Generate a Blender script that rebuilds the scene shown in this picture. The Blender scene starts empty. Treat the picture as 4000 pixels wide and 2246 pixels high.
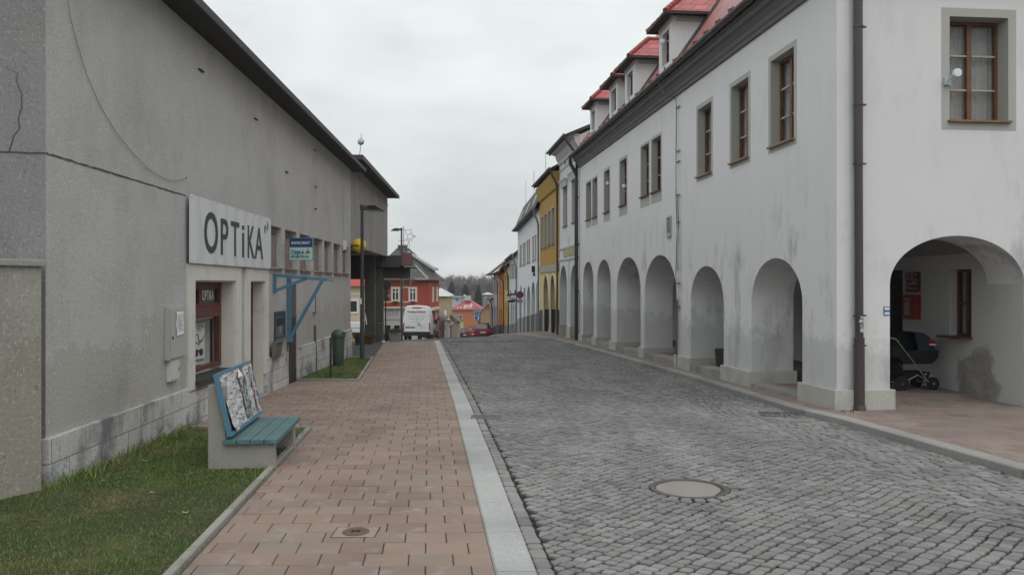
import bpy, bmesh, math, random
from math import radians, sin, cos, pi, sqrt, atan2, exp, log
from mathutils import Vector, Matrix
random.seed(7)
SC = bpy.context.scene
COL = SC.collection

# ------------------------------------------------------------------ camera geometry helpers
CX, HY, F, CAMZ = 1288.0, 715.0, 2000.0, 1.65
def at(px, py, Y):
    return Vector(((px-CX)/F*Y, Y, CAMZ-(py-HY)/F*Y))
SL, SF = 0.0215, 0.068
def ycrest(x):
    return min(max(33.6+1.9*(x+3.2), 32.5), 42.5)
def g(x, Y):
    """height of the ground"""
    t = (Y-ycrest(x))/0.6
    sp = t if t > 30 else (0 if t < -30 else log(1+exp(t)))
    z = -SL*Y-(SF-SL)*sp*0.6
    if z < -7.2:
        z = -7.2-1.3*(1-exp((z+7.2)/1.3))
    if Y > 215:
        u = min((Y-215)/110.0, 1.0)
        z += 5.5*u*u*(3-2*u)
    return z

# ------------------------------------------------------------------ materials
MATS = {}
def nt_new(name):
    m = bpy.data.materials.new(name); m.use_nodes = True
    nt = m.node_tree; nt.nodes.clear()
    out = nt.nodes.new('ShaderNodeOutputMaterial')
    b = nt.nodes.new('ShaderNodeBsdfPrincipled')
    nt.links.new(b.outputs[0], out.inputs[0])
    return m, nt, b, out
def N(nt, typ, **kw):
    n = nt.nodes.new(typ)
    for k, v in kw.items():
        if k in n.inputs: n.inputs[k].default_value = v
        else: setattr(n, k, v)
    return n
def mixc(nt, fac, a, b, blend='MIX'):
    n = nt.nodes.new('ShaderNodeMix'); n.data_type = 'RGBA'; n.blend_type = blend
    for s, v in ((0, fac), (6, a), (7, b)):
        if isinstance(v, bpy.types.NodeSocket): nt.links.new(v, n.inputs[s])
        elif s == 0: n.inputs[0].default_value = v
        else: n.inputs[s].default_value = (*v[:3], 1)
    return n.outputs[2]
def ramp(nt, src, lo, hi, a=(0,0,0), b=(1,1,1)):
    r = nt.nodes.new('ShaderNodeValToRGB')
    r.color_ramp.elements[0].position = lo; r.color_ramp.elements[0].color = (*a, 1)
    r.color_ramp.elements[1].position = hi; r.color_ramp.elements[1].color = (*b, 1)
    nt.links.new(src, r.inputs[0]); return r.outputs[0]
def noise(nt, vec, scale, detail=3, rough=.6, mapscale=None, loc=(0,0,0)):
    if mapscale or loc != (0,0,0):
        mp = nt.nodes.new('ShaderNodeMapping'); mp.inputs['Scale'].default_value = mapscale or (1,1,1)
        mp.inputs['Location'].default_value = loc
        nt.links.new(vec, mp.inputs[0]); vec = mp.outputs[0]
    n = nt.nodes.new('ShaderNodeTexNoise'); n.inputs['Scale'].default_value = scale
    n.inputs['Detail'].default_value = detail; n.inputs['Roughness'].default_value = rough
    nt.links.new(vec, n.inputs['Vector']); return n.outputs[0]
def coords(nt): return nt.nodes.new('ShaderNodeTexCoord').outputs['Object']
def bump(nt, b, src, strength, dist):
    n = nt.nodes.new('ShaderNodeBump'); n.inputs['Strength'].default_value = strength
    n.inputs['Distance'].default_value = dist
    nt.links.new(src, n.inputs['Height']); nt.links.new(n.outputs[0], b.inputs['Normal'])
def island(nt): return nt.nodes.new('ShaderNodeNewGeometry').outputs['Random Per Island']
def sc3(c, k): return tuple(min(1, max(0, x*k)) for x in c)

def M(name, c, rough=.75, var=.12, scale=3.0, fine=0.0, fscale=60, bmp=0.0, bscale=60, bdist=.004, metal=0.0, spec=.35, isl=0.0, dirt=None, dscale=2.0, dlo=.5, dhi=.75):
    """plain weathered surface: two noises, optional grain, dirt and per-piece tint"""
    if name in MATS: return MATS[name]
    m, nt, b, out = nt_new(name)
    co = coords(nt)
    col = mixc(nt, noise(nt, co, scale, 4), sc3(c, 1-var), sc3(c, 1+var))
    if fine:
        col = mixc(nt, ramp(nt, noise(nt, co, fscale, 2), .35, .65), col, mixc(nt, 1.0, col, sc3((1,1,1), 1-fine), 'MULTIPLY'))
    if isl:
        col = mixc(nt, island(nt), col, mixc(nt, 1.0, col, sc3((1,1,1), 1-isl), 'MULTIPLY'))
    if dirt:
        col = mixc(nt, ramp(nt, noise(nt, co, dscale, 5, .65), dlo, dhi), col, dirt)
    nt.links.new(col, b.inputs['Base Color'])
    b.inputs['Roughness'].default_value = rough
    b.inputs['Metallic'].default_value = metal
    b.inputs['Specular IOR Level'].default_value = spec
    if bmp: bump(nt, b, noise(nt, co, bscale, 3), bmp, bdist)
    MATS[name] = m; return m

def mat_pebbledash(name, c, warm=0.0):
    m, nt, b, out = nt_new(name); co = coords(nt)
    base = mixc(nt, noise(nt, co, .55, 5, .65), sc3(c, .84), sc3(c, 1.16))
    base = mixc(nt, ramp(nt, noise(nt, co, 1.1, 5, .65, (1,1,.5)), .52, .85), base, sc3(c, .76))
    base = mixc(nt, ramp(nt, noise(nt, co, .9, 4, .6), .58, .8), base, (c[0]*1.0, c[1]*.985, c[2]*.92))
    base = mixc(nt, ramp(nt, noise(nt, co, .75, 6, .7, (1,1,.7), (3,1,2)), .50, .68), base, mixc(nt, 1.0, base, (.84,.83,.82), 'MULTIPLY'))
    sp = nt.nodes.new('ShaderNodeSeparateXYZ'); nt.links.new(co, sp.inputs[0])
    lw = N(nt, 'ShaderNodeMath', operation='MULTIPLY_ADD'); nt.links.new(noise(nt, co, 1.4, 6, .7), lw.inputs[0]); lw.inputs[1].default_value = -2.2; nt.links.new(sp.outputs[2], lw.inputs[2])
    base = mixc(nt, ramp(nt, lw.outputs[0], -.95, -.35, (1,1,1), (0,0,0)), base, mixc(nt, 1.0, base, (.90,.88,.82), 'MULTIPLY'))
    g1 = noise(nt, co, 24, 5, .8)
    base = mixc(nt, ramp(nt, g1, .30, .43, (1,1,1), (0,0,0)), base, sc3(c, .45))
    base = mixc(nt, ramp(nt, noise(nt, co, 30, 4, .75), .57, .66), base, sc3(c, 1.38))
    v = nt.nodes.new('ShaderNodeTexVoronoi'); v.inputs['Scale'].default_value = 16
    nt.links.new(co, v.inputs['Vector'])
    pit = ramp(nt, v.outputs['Distance'], .05, .13, (1,1,1), (0,0,0))
    sel = ramp(nt, noise(nt, co, 9, 2), .54, .6)
    mu = nt.nodes.new('ShaderNodeMath'); mu.operation = 'MULTIPLY'
    nt.links.new(pit, mu.inputs[0]); nt.links.new(sel, mu.inputs[1])
    base = mixc(nt, mu.outputs[0], base, sc3(c, .34))
    nt.links.new(base, b.inputs['Base Color']); b.inputs['Roughness'].default_value = .92
    b.inputs['Specular IOR Level'].default_value = .2
    bump(nt, b, g1, .9, .012)
    MATS[name] = m; return m

def mat_plaster(name, c, dirt=(.42,.42,.42), amount=1.0, streak=True):
    """smooth painted render with grey run-off streaks and scuffs"""
    if name in MATS: return MATS[name]
    m, nt, b, out = nt_new(name); co = coords(nt)
    base = mixc(nt, noise(nt, co, .7, 5, .6), sc3(c, .955), sc3(c, 1.03))
    s1 = ramp(nt, noise(nt, co, 2.2, 6, .68, (1,1,.35)), .50, .72)
    sep_ = nt.nodes.new('ShaderNodeSeparateXYZ'); nt.links.new(co, sep_.inputs[0])
    hm = ramp(nt, sep_.outputs[2], .30, .46, (1,1,1), (.25,.25,.25)) if False else None
    hh = N(nt, 'ShaderNodeMapRange'); nt.links.new(sep_.outputs[2], hh.inputs[0]); hh.inputs[1].default_value = 2.0; hh.inputs[2].default_value = 3.6; hh.inputs[3].default_value = 1.0; hh.inputs[4].default_value = .22
    mk0 = ramp(nt, noise(nt, co, .45, 2), .38, .55)
    mm = N(nt, 'ShaderNodeMath', operation='MULTIPLY'); nt.links.new(mk0, mm.inputs[0]); nt.links.new(hh.outputs[0], mm.inputs[1]); mk = mm.outputs[0]
    mu = N(nt, 'ShaderNodeMath', operation='MULTIPLY'); nt.links.new(s1, mu.inputs[0]); nt.links.new(mk, mu.inputs[1])
    mu2 = N(nt, 'ShaderNodeMath', operation='MULTIPLY'); nt.links.new(mu.outputs[0], mu2.inputs[0]); mu2.inputs[1].default_value = .8*amount
    base = mixc(nt, mu2.outputs[0], base, dirt)
    s2 = ramp(nt, noise(nt, co, 14, 5, .7, (1,1,.25)), .62, .78)
    mu3 = N(nt, 'ShaderNodeMath', operation='MULTIPLY'); nt.links.new(s2, mu3.inputs[0]); nt.links.new(mk, mu3.inputs[1])
    mu4 = N(nt, 'ShaderNodeMath', operation='MULTIPLY'); nt.links.new(mu3.outputs[0], mu4.inputs[0]); mu4.inputs[1].default_value = .45*amount
    base = mixc(nt, mu4.outputs[0], base, sc3(dirt, .8))
    gz_ = N(nt, 'ShaderNodeMath', operation='MULTIPLY_ADD'); nt.links.new(noise(nt, co, 3.5, 6, .7), gz_.inputs[0]); gz_.inputs[1].default_value = -1.3; nt.links.new(sep_.outputs[2], gz_.inputs[2])
    base = mixc(nt, ramp(nt, gz_.outputs[0], -1.05, .25, (.32*amount,)*3, (0,0,0)), base, sc3(dirt, 1.15))
    nt.links.new(base, b.inputs['Base Color']); b.inputs['Roughness'].default_value = .88
    b.inputs['Specular IOR Level'].default_value = .2
    bump(nt, b, noise(nt, co, 40, 4), .25, .006)
    MATS[name] = m; return m

def mat_stones(name, c, var=.30, tint=None, rough=.8, grain=90, bmp=.4, patch=None, spec=.35, gc=.2, track=False):
    """paving pieces: each mesh island has its own tone"""
    m, nt, b, out = nt_new(name); co = coords(nt)
    r = island(nt)
    col = mixc(nt, r, sc3(c, 1-var), sc3(c, 1+var))
    if tint:
        mt = N(nt, 'ShaderNodeMath', operation='MULTIPLY'); mt.inputs[1].default_value = 17.31
        fr = N(nt, 'ShaderNodeMath', operation='FRACT'); nt.links.new(r, mt.inputs[0]); nt.links.new(mt.outputs[0], fr.inputs[0])
        col = mixc(nt, ramp(nt, fr.outputs[0], .55, .95), col, tint)
    col = mixc(nt, noise(nt, co, grain, 3, .7), mixc(nt, 1.0, col, (1-gc,)*3, 'MULTIPLY'), mixc(nt, 1.0, col, (1+gc,)*3, 'MULTIPLY'))
    if track: col = mixc(nt, ramp(nt, noise(nt, co, 1.5, 4, .6, (1,.12,1)), .45, .62), col, mixc(nt, 1.0, col, (.82,.82,.83), 'MULTIPLY'))
    col = mixc(nt, ramp(nt, noise(nt, co, .8, 5, .6), .42, .72), col, mixc(nt, 1.0, col, (.72,.72,.74), 'MULTIPLY'))
    if patch:
        col = mixc(nt, ramp(nt, noise(nt, co, 6, 4, .6), .56, .76), col, patch)
    nt.links.new(col, b.inputs['Base Color']); b.inputs['Roughness'].default_value = rough
    b.inputs['Specular IOR Level'].default_value = spec
    bump(nt, b, noise(nt, co, grain*.6, 3), bmp, .004)
    MATS[name] = m; return m

def mat_tiles(name, c, sx, sz, rough=.6, mortar=.45, ax=(0,2)):
    """roof tiles / blocks drawn by a brick pattern in object space"""
    if name in MATS: return MATS[name]
    m, nt, b, out = nt_new(name); co = coords(nt)
    sep = nt.nodes.new('ShaderNodeSeparateXYZ'); nt.links.new(co, sep.inputs[0])
    cb = nt.nodes.new('ShaderNodeCombineXYZ')
    sm_ = N(nt, 'ShaderNodeMath', operation='ADD'); nt.links.new(sep.outputs[ax[0]], sm_.inputs[0]); nt.links.new(sep.outputs[1], sm_.inputs[1])
    nt.links.new(sm_.outputs[0] if ax == (0,2) else sep.outputs[ax[0]], cb.inputs[0]); nt.links.new(sep.outputs[ax[1]], cb.inputs[1])
    br = nt.nodes.new('ShaderNodeTexBrick'); nt.links.new(cb.outputs[0], br.inputs['Vector'])
    br.inputs['Color1'].default_value = (*sc3(c, .85), 1); br.inputs['Color2'].default_value = (*sc3(c, 1.12), 1)
    br.inputs['Mortar'].default_value = (*sc3(c, mortar), 1)
    br.inputs['Scale'].default_value = 1.0; br.inputs['Brick Width'].default_value = sx
    br.inputs['Row Height'].default_value = sz; br.inputs['Mortar Size'].default_value = min(sx, sz)*.07
    col = mixc(nt, ramp(nt, noise(nt, co, 2.5, 5, .65), .5, .85), br.outputs[0], sc3(c, .55))
    nt.links.new(col, b.inputs['Base Color']); b.inputs['Roughness'].default_value = rough
    bump(nt, b, br.outputs['Fac'], -.5, .01)
    MATS[name] = m; return m

def mat_glass(name, tint=(.02,.022,.025), alpha=.35):
    if name in MATS: return MATS[name]
    m, nt, b, out = nt_new(name)
    b.inputs['Base Color'].default_value = (*tint, 1); b.inputs['Roughness'].default_value = .06
    b.inputs['Specular IOR Level'].default_value = .6
    co = coords(nt); bump(nt, b, noise(nt, co, 2.5, 1), .08, .02)
    if alpha < 1:
        tr = nt.nodes.new('ShaderNodeBsdfTransparent'); mx = nt.nodes.new('ShaderNodeMixShader')
        mx.inputs[0].default_value = alpha
        nt.links.new(tr.outputs[0], mx.inputs[1]); nt.links.new(b.outputs[0], mx.inputs[2])
        nt.links.new(mx.outputs[0], out.inputs[0])
    MATS[name] = m; return m

WHITE = mat_plaster('white_render', (.705,.703,.705), (.34,.34,.34), 1.45)
WHITE2 = mat_plaster('white_render_far', (.70,.715,.73), amount=.5)
GREYW = mat_pebbledash('grey_pebbledash', (.462,.462,.455))
ENDW = mat_pebbledash('darker_end_pebbledash', (.275,.273,.274))  # end wall set in a darker tone than the street wall
GREYC = mat_pebbledash('grey_concrete_render', (.32,.313,.30))
GARDENW = mat_pebbledash('yellowish_pebbledash', (.345,.333,.30))
SURR = M('olive_grey_paint', (.42,.42,.39), .85, .05, 2, bmp=.1)
PLINTH = M('grey_plinth', (.47,.47,.43), .85, .14, 1.3, fine=.12, fscale=30, bmp=.2, dirt=(.30,.30,.24), dlo=.5, dhi=.8)
BLOCK = M('white_block', (.60,.60,.59), .85, .1, 1.8, fine=.15, fscale=45, bmp=.3, dirt=(.27,.27,.265), dscale=1.1, dlo=.54, dhi=.74)
TRIMW = M('white_trim', (.60,.59,.55), .75, .12, 2.2, bmp=.1, dirt=(.40,.37,.30), dlo=.55, dhi=.85)
BROWNW = M('brown_window_wood', (.115,.045,.032), .5, .25, 5, bmp=.15)
OAKW = M('weathered_oak_wood', (.17,.085,.045), .55, .3, 8, bmp=.2, dirt=(.07,.04,.03), dscale=5)
SILLT = M('tan_sill', (.25,.15,.075), .5, .2, 4)
RUSTP = M('rusty_panel', (.27,.225,.20), .7, .15, 5, fine=.2, fscale=20, bmp=.1, dirt=(.25,.13,.075), dscale=6, dlo=.55, dhi=.8)
DARKD = M('dark_brown_door', (.055,.042,.034), .6, .25, 3, bmp=.1)
BLACK = M('black_paint', (.015,.015,.016), .45, .1, 3)
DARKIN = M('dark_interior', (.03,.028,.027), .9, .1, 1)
GUTTER = M('dark_gutter_metal', (.040,.034,.033), .4, .2, 2, spec=.5)
DPIPE = M('brown_downpipe', (.062,.048,.050), .38, .15, 1.5, spec=.5)
CORN = M('cornice_grey', (.135,.13,.128), .8, .1, 2)
TILED = mat_tiles('red_dormer_tile', (.46,.095,.095), .34, .20, mortar=.28, rough=.42)
SLATE = mat_tiles('dark_slate', (.075,.072,.07), .3, .12, .7)
BLUE = M('blue_paint', (.085,.195,.285), .5, .12, 4, bmp=.1, dirt=(.06,.13,.19), dscale=5, dlo=.55, dhi=.75)
TEAL = M('teal_bench_paint', (.095,.19,.205), .6, .25, 5, fine=.35, fscale=30, bmp=.2, dirt=(.13,.15,.14), dscale=7, dlo=.5, dhi=.7)
CONC = M('old_concrete', (.33,.32,.29), .9, .15, 2.2, fine=.2, fscale=60, bmp=.4, dirt=(.17,.165,.14), dscale=2.2, dlo=.5, dhi=.8)
DCONC = M('dark_concrete', (.105,.102,.096), .9, .2, 1.5, fine=.25, fscale=40, bmp=.4, dirt=(.07,.068,.065), dscale=1.6)
LAMPM = M('dark_lamp_metal', (.045,.047,.052), .45, .12, 3, spec=.5)
GALV = M('galvanised_metal', (.42,.43,.44), .45, .12, 8, metal=.6)
WHITEP = M('white_enamel', (.72,.73,.73), .4, .05, 4)
GREEN = M('green_bin_plastic', (.045,.075,.055), .45, .12, 3)
GREYBOX = M('grey_cabinet', (.40,.40,.39), .55, .06, 3, dirt=(.30,.30,.28), dlo=.6, dhi=.9)
GLASS = mat_glass('window_glass')
GLASSD = mat_glass('dark_window_glass', (.025,.027,.03), .88)
BARS = M('pale_glazing_bar', (.42,.38,.34), .6, .2, 8)
CURT = M('net_curtain', (.60,.60,.59), .9, .3, 9, fine=.10, fscale=30)
PAPER = M('paper', (.75,.75,.74), .8, .04, 8)
INKD = M('dark_ink', (.04,.05,.055), .7, .05, 3)
RUBBER = M('black_rubber', (.02,.02,.02), .75, .1, 4)

# ------------------------------------------------------------------ mesh builder
class MB:
    def __init__(s): s.v = []; s.f = []; s.mi = []
    def add(s, vs, fs, mi=0):
        o = len(s.v); s.v.extend([tuple(p) for p in vs])
        for f in fs: s.f.append(tuple(i+o for i in f)); s.mi.append(mi)
    def quad(s, a, b, c, d, mi=0): s.add((a,b,c,d), ((0,1,2,3),), mi)
    def box(s, x0, x1, y0, y1, z0, z1, mi=0):
        s.hexa([(x0,y0,z0),(x1,y0,z0),(x1,y1,z0),(x0,y1,z0)], [(x0,y0,z1),(x1,y0,z1),(x1,y1,z1),(x0,y1,z1)], mi)
    def hexa(s, lo, hi, mi=0):
        n = len(lo)
        s.add(list(lo)+list(hi), [tuple(range(n-1,-1,-1)), tuple(range(n,2*n))]+[(i,(i+1)%n,n+(i+1)%n,n+i) for i in range(n)], mi)
    def tube(s, pts, r, seg=8, mi=0, cap=True):
        pts = [Vector(p) for p in pts]; n = len(pts)
        rs = r if isinstance(r, (list, tuple)) else [r]*n
        rings = []; up = Vector((0,0,1))
        for i, p in enumerate(pts):
            d = (pts[min(i+1,n-1)]-pts[max(i-1,0)]).normalized()
            a = d.cross(up)
            if a.length < 1e-3: a = d.cross(Vector((1,0,0)))
            a.normalize(); b = d.cross(a).normalized()
            rings.append([p+(a*cos(2*pi*k/seg)+b*sin(2*pi*k/seg))*rs[i] for k in range(seg)])
        vs = [q for R in rings for q in R]; fs = []
        for i in range(n-1):
            for k in range(seg):
                k2 = (k+1) % seg
                fs.append((i*seg+k, i*seg+k2, (i+1)*seg+k2, (i+1)*seg+k))
        if cap: fs += [tuple(range(seg-1,-1,-1)), tuple(range((n-1)*seg, n*seg))]
        s.add(vs, fs, mi)
    def lathe(s, prof, c=(0,0,0), seg=20, mi=0, axis='z'):
        vs = []; fs = []
        for (r, z) in prof:
            for k in range(seg):
                a = 2*pi*k/seg
                p = (r*cos(a), r*sin(a), z)
                if axis == 'y': p = (p[0], p[2], p[1])
                if axis == 'x': p = (p[2], p[0], p[1])
                vs.append((c[0]+p[0], c[1]+p[1], c[2]+p[2]))
        for i in range(len(prof)-1):
            for k in range(seg):
                k2 = (k+1) % seg
                fs.append((i*seg+k, i*seg+k2, (i+1)*seg+k2, (i+1)*seg+k))
        fs += [tuple(range(seg-1,-1,-1)), tuple(range((len(prof)-1)*seg, len(prof)*seg))]
        s.add(vs, fs, mi)
    def ball(s, c, r, seg=16, rings=10, mi=0, sq=(1,1,1)):
        vs = []; fs = []
        for i in range(rings+1):
            t = pi*i/rings
            for k in range(seg):
                a = 2*pi*k/seg
                vs.append((c[0]+r*sq[0]*sin(t)*cos(a), c[1]+r*sq[1]*sin(t)*sin(a), c[2]+r*sq[2]*cos(t)))
        for i in range(rings):
            for k in range(seg):
                k2 = (k+1) % seg
                fs.append((i*seg+k, i*seg+k2, (i+1)*seg+k2, (i+1)*seg+k))
        s.add(vs, fs, mi)
    def text(s, body, h, w, place, mi=0, bold=0.0, thick=.004, xs=None):
        """raised letters h tall fitted to width w, placed by place(u, v, depth)"""
        vs, fs, tw, th = text_geo(body, bold)
        if not vs: return
        kx = w/tw; kz = h/th
        n = len(vs)
        s.add([place(x*kx, z*kz, thick) for x, z in vs], fs, mi)
        # rim so that the letters have real depth
        edges = {}
        for f in fs:
            for i in range(len(f)):
                e = (f[i], f[(i+1) % len(f)]); k = tuple(sorted(e))
                edges[k] = None if k in edges else e
        for e in edges.values():
            if e:
                a, b = vs[e[0]], vs[e[1]]
                s.add([place(a[0]*kx, a[1]*kz, thick), place(b[0]*kx, b[1]*kz, thick), place(b[0]*kx, b[1]*kz, 0), place(a[0]*kx, a[1]*kz, 0)], ((0,1,2,3),), mi)
    def build(s, name, mats, parent=None, smooth=False, bevel=0.0, weld=False, auto=None):
        me = bpy.data.meshes.new(name)
        me.from_pydata(s.v, [], s.f); 
        mats = mats if isinstance(mats, (list, tuple)) else [mats]
        for m in mats: me.materials.append(m)
        if len(mats) > 1: me.polygons.foreach_set('material_index', s.mi)
        if weld or bevel:
            bm = bmesh.new(); bm.from_mesh(me)
            bmesh.ops.remove_doubles(bm, verts=bm.verts, dist=1e-4)
            bmesh.ops.recalc_face_normals(bm, faces=bm.faces)
            if bevel:
                es = [e for e in bm.edges if len(e.link_faces) == 2 and e.calc_face_angle(0) > radians(35)]
                bmesh.ops.bevel(bm, geom=es, offset=bevel, segments=2, affect='EDGES', profile=.6, clamp_overlap=True)
            bm.to_mesh(me); bm.free()
        me.update()
        if smooth or auto:
            me.polygons.foreach_set('use_smooth', [True]*len(me.polygons))
            if auto: me.set_sharp_from_angle(angle=radians(auto))
        o = bpy.data.objects.new(name, me); COL.objects.link(o)
        if parent: o.parent = parent
        return o

_TG = {}
def text_geo(body, bold):
    key = (body, bold)
    if key in _TG: return _TG[key]
    cu = bpy.data.curves.new('lettering', 'FONT'); cu.body = body; cu.size = 1.0; cu.offset = bold; cu.resolution_u = 4
    o = bpy.data.objects.new('lettering', cu); COL.objects.link(o)
    bpy.context.view_layer.update()
    me = bpy.data.meshes.new_from_object(o.evaluated_get(bpy.context.evaluated_depsgraph_get()))
    vs = [(v.co.x, v.co.y) for v in me.vertices]; fs = [tuple(p.vertices) for p in me.polygons]
    bpy.data.objects.remove(o); bpy.data.curves.remove(cu); bpy.data.meshes.remove(me)
    if not vs: return [], [], 1, 1
    x0 = min(v[0] for v in vs); x1 = max(v[0] for v in vs); z0 = min(v[1] for v in vs); z1 = max(v[1] for v in vs)
    vs = [(x-(x0+x1)/2, z-(z0+z1)/2) for x, z in vs]
    _TG[key] = (vs, fs, x1-x0, z1-z0); return _TG[key]

def thing(name, label, cat, loc=(0,0,0), rz=0.0, group=None):
    o = bpy.data.objects.new(name, None); COL.objects.link(o)
    o.location = loc; o.rotation_euler = (0,0,rz); o.empty_display_size = .2
    o['label'] = label; o['category'] = cat
    if group: o['group'] = group
    return o
def tag(o, label, cat, group=None, kind=None):
    o['label'] = label; o['category'] = cat
    if group: o['group'] = group
    if kind: o['kind'] = kind
    return o
def struct(o, kind='structure'): o['kind'] = kind; return o
def dup(root, loc, rz=0.0, label=None, scale=None):
    r = root.copy(); COL.objects.link(r); r.location = loc; r.rotation_euler = (0,0,rz)
    if label: r['label'] = label
    if scale: r.scale = (scale,)*3
    for ch in list(root.children):
        c = ch.copy(); COL.objects.link(c); c.parent = r
        for gc in list(ch.children):
            d = gc.copy(); COL.objects.link(d); d.parent = c
    return r

# frames of the two street fronts
LO = Vector((-3.838-.042*7.05, 7.05, 0)); LR = atan2(1, -.042)      # left building: +x along street, +y into the building
RO = Vector((4.726, 11.57, 0)); RR = atan2(1, -.0965)                 # right row: +x along street, +y out to the street
KL, KR = sqrt(1+.042**2), sqrt(1+.0965**2)
def Ly(px): return 3.838/((CX-px)/F-.042)
def Ry(px): return 5.843/((px-CX)/F+.0965)
def Ls(px): return (Ly(px)-7.05)*KL
def Rs(px): return (Ry(px)-11.57)*KR
def Lz(px, py): return CAMZ-(py-HY)/F*Ly(px)
def Rz(px, py): return CAMZ-(py-HY)/F*Ry(px)
def Lw(s, n, z): # local->world
    c, q = cos(LR), sin(LR); return Vector((LO.x+c*s-q*n, LO.y+q*s+c*n, z))
def Rw(s, n, z):
    c, q = cos(RR), sin(RR); return Vector((RO.x+c*s-q*n, RO.y+q*s+c*n, z))
def Rg(s, n=0.0):
    p = Rw(s, n, 0); return g(p.x, p.y)
def Lg(s, n=0.0):
    p = Lw(s, n, 0); return g(p.x, p.y)

def wall(mb, mp, a0, a1, zb, zt, ops, d0=0.0, d1=.4, mi=0, ends=True):
    """upright wall from a0 to a1 with real openings. mp(a, d, z) places it; zb, zt are numbers or functions of a.
    an opening is (a0, a1, lo, hi) with lo / hi numbers or functions"""
    fn = lambda v: v if callable(v) else (lambda a, v=v: v)
    zb, zt = fn(zb), fn(zt)
    ops = [(o[0], o[1], fn(o[2]), fn(o[3]), callable(o[3])) for o in ops]
    br = {a0, a1}
    for o in ops:
        br.update((o[0], o[1]))
        if o[4]:
            for k in range(1, 28):
                t = .5-.5*cos(pi*k/28); br.add(o[0]+(o[1]-o[0])*t)
    k = a0
    while k < a1: br.add(k); k += 3.0
    br = sorted(b for b in br if a0-1e-6 <= b <= a1+1e-6)
    for x0, x1 in zip(br, br[1:]):
        if x1-x0 < 1e-6: continue
        xm = (x0+x1)/2
        act = sorted([o for o in ops if o[0] < xm < o[1]], key=lambda o: o[2](xm))
        cur = (zb(x0), zb(x1))
        for o in act+[None]:
            top = (o[2](x0), o[2](x1)) if o else (zt(x0), zt(x1))
            if max(top[0]-cur[0], top[1]-cur[1]) > 1e-5:
                for d in (d0, d1):
                    mb.quad(mp(x0,d,cur[0]), mp(x1,d,cur[1]), mp(x1,d,top[1]), mp(x0,d,top[0]), mi)
            if o:
                hi = (o[3](x0), o[3](x1))
                if max(top[0]-cur[0], top[1]-cur[1]) > 1e-5:
                    mb.quad(mp(x0,d0,top[0]), mp(x1,d0,top[1]), mp(x1,d1,top[1]), mp(x0,d1,top[0]), mi)
                mb.quad(mp(x0,d0,hi[0]), mp(x1,d0,hi[1]), mp(x1,d1,hi[1]), mp(x0,d1,hi[0]), mi)
                cur = hi
        mb.quad(mp(x0,d0,zt(x0)), mp(x1,d0,zt(x1)), mp(x1,d1,zt(x1)), mp(x0,d1,zt(x0)), mi)
    for o in ops:
        for a, e in ((o[0], 1e-5), (o[1], -1e-5)):
            mb.quad(mp(a,d0,o[2](a+e)), mp(a,d1,o[2](a+e)), mp(a,d1,o[3](a+e)), mp(a,d0,o[3](a+e)), mi)
    if ends:
        for a in (a0, a1):
            mb.quad(mp(a,d0,zb(a)), mp(a,d1,zb(a)), mp(a,d1,zt(a)), mp(a,d0,zt(a)), mi)
def arch(a0, a1, spring, top):
    m, h = (a0+a1)/2, (a1-a0)/2
    return lambda a: spring+(top-spring)*sqrt(max(0, 1-((a-m)/h)**2))
def abox(mb, mp, a0, a1, d0, d1, z0, z1, mi=0):
    mb.hexa([mp(a0,d0,z0), mp(a1,d0,z0), mp(a1,d1,z0), mp(a0,d1,z0)], [mp(a0,d0,z1), mp(a1,d0,z1), mp(a1,d1,z1), mp(a0,d1,z1)], mi)

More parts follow.
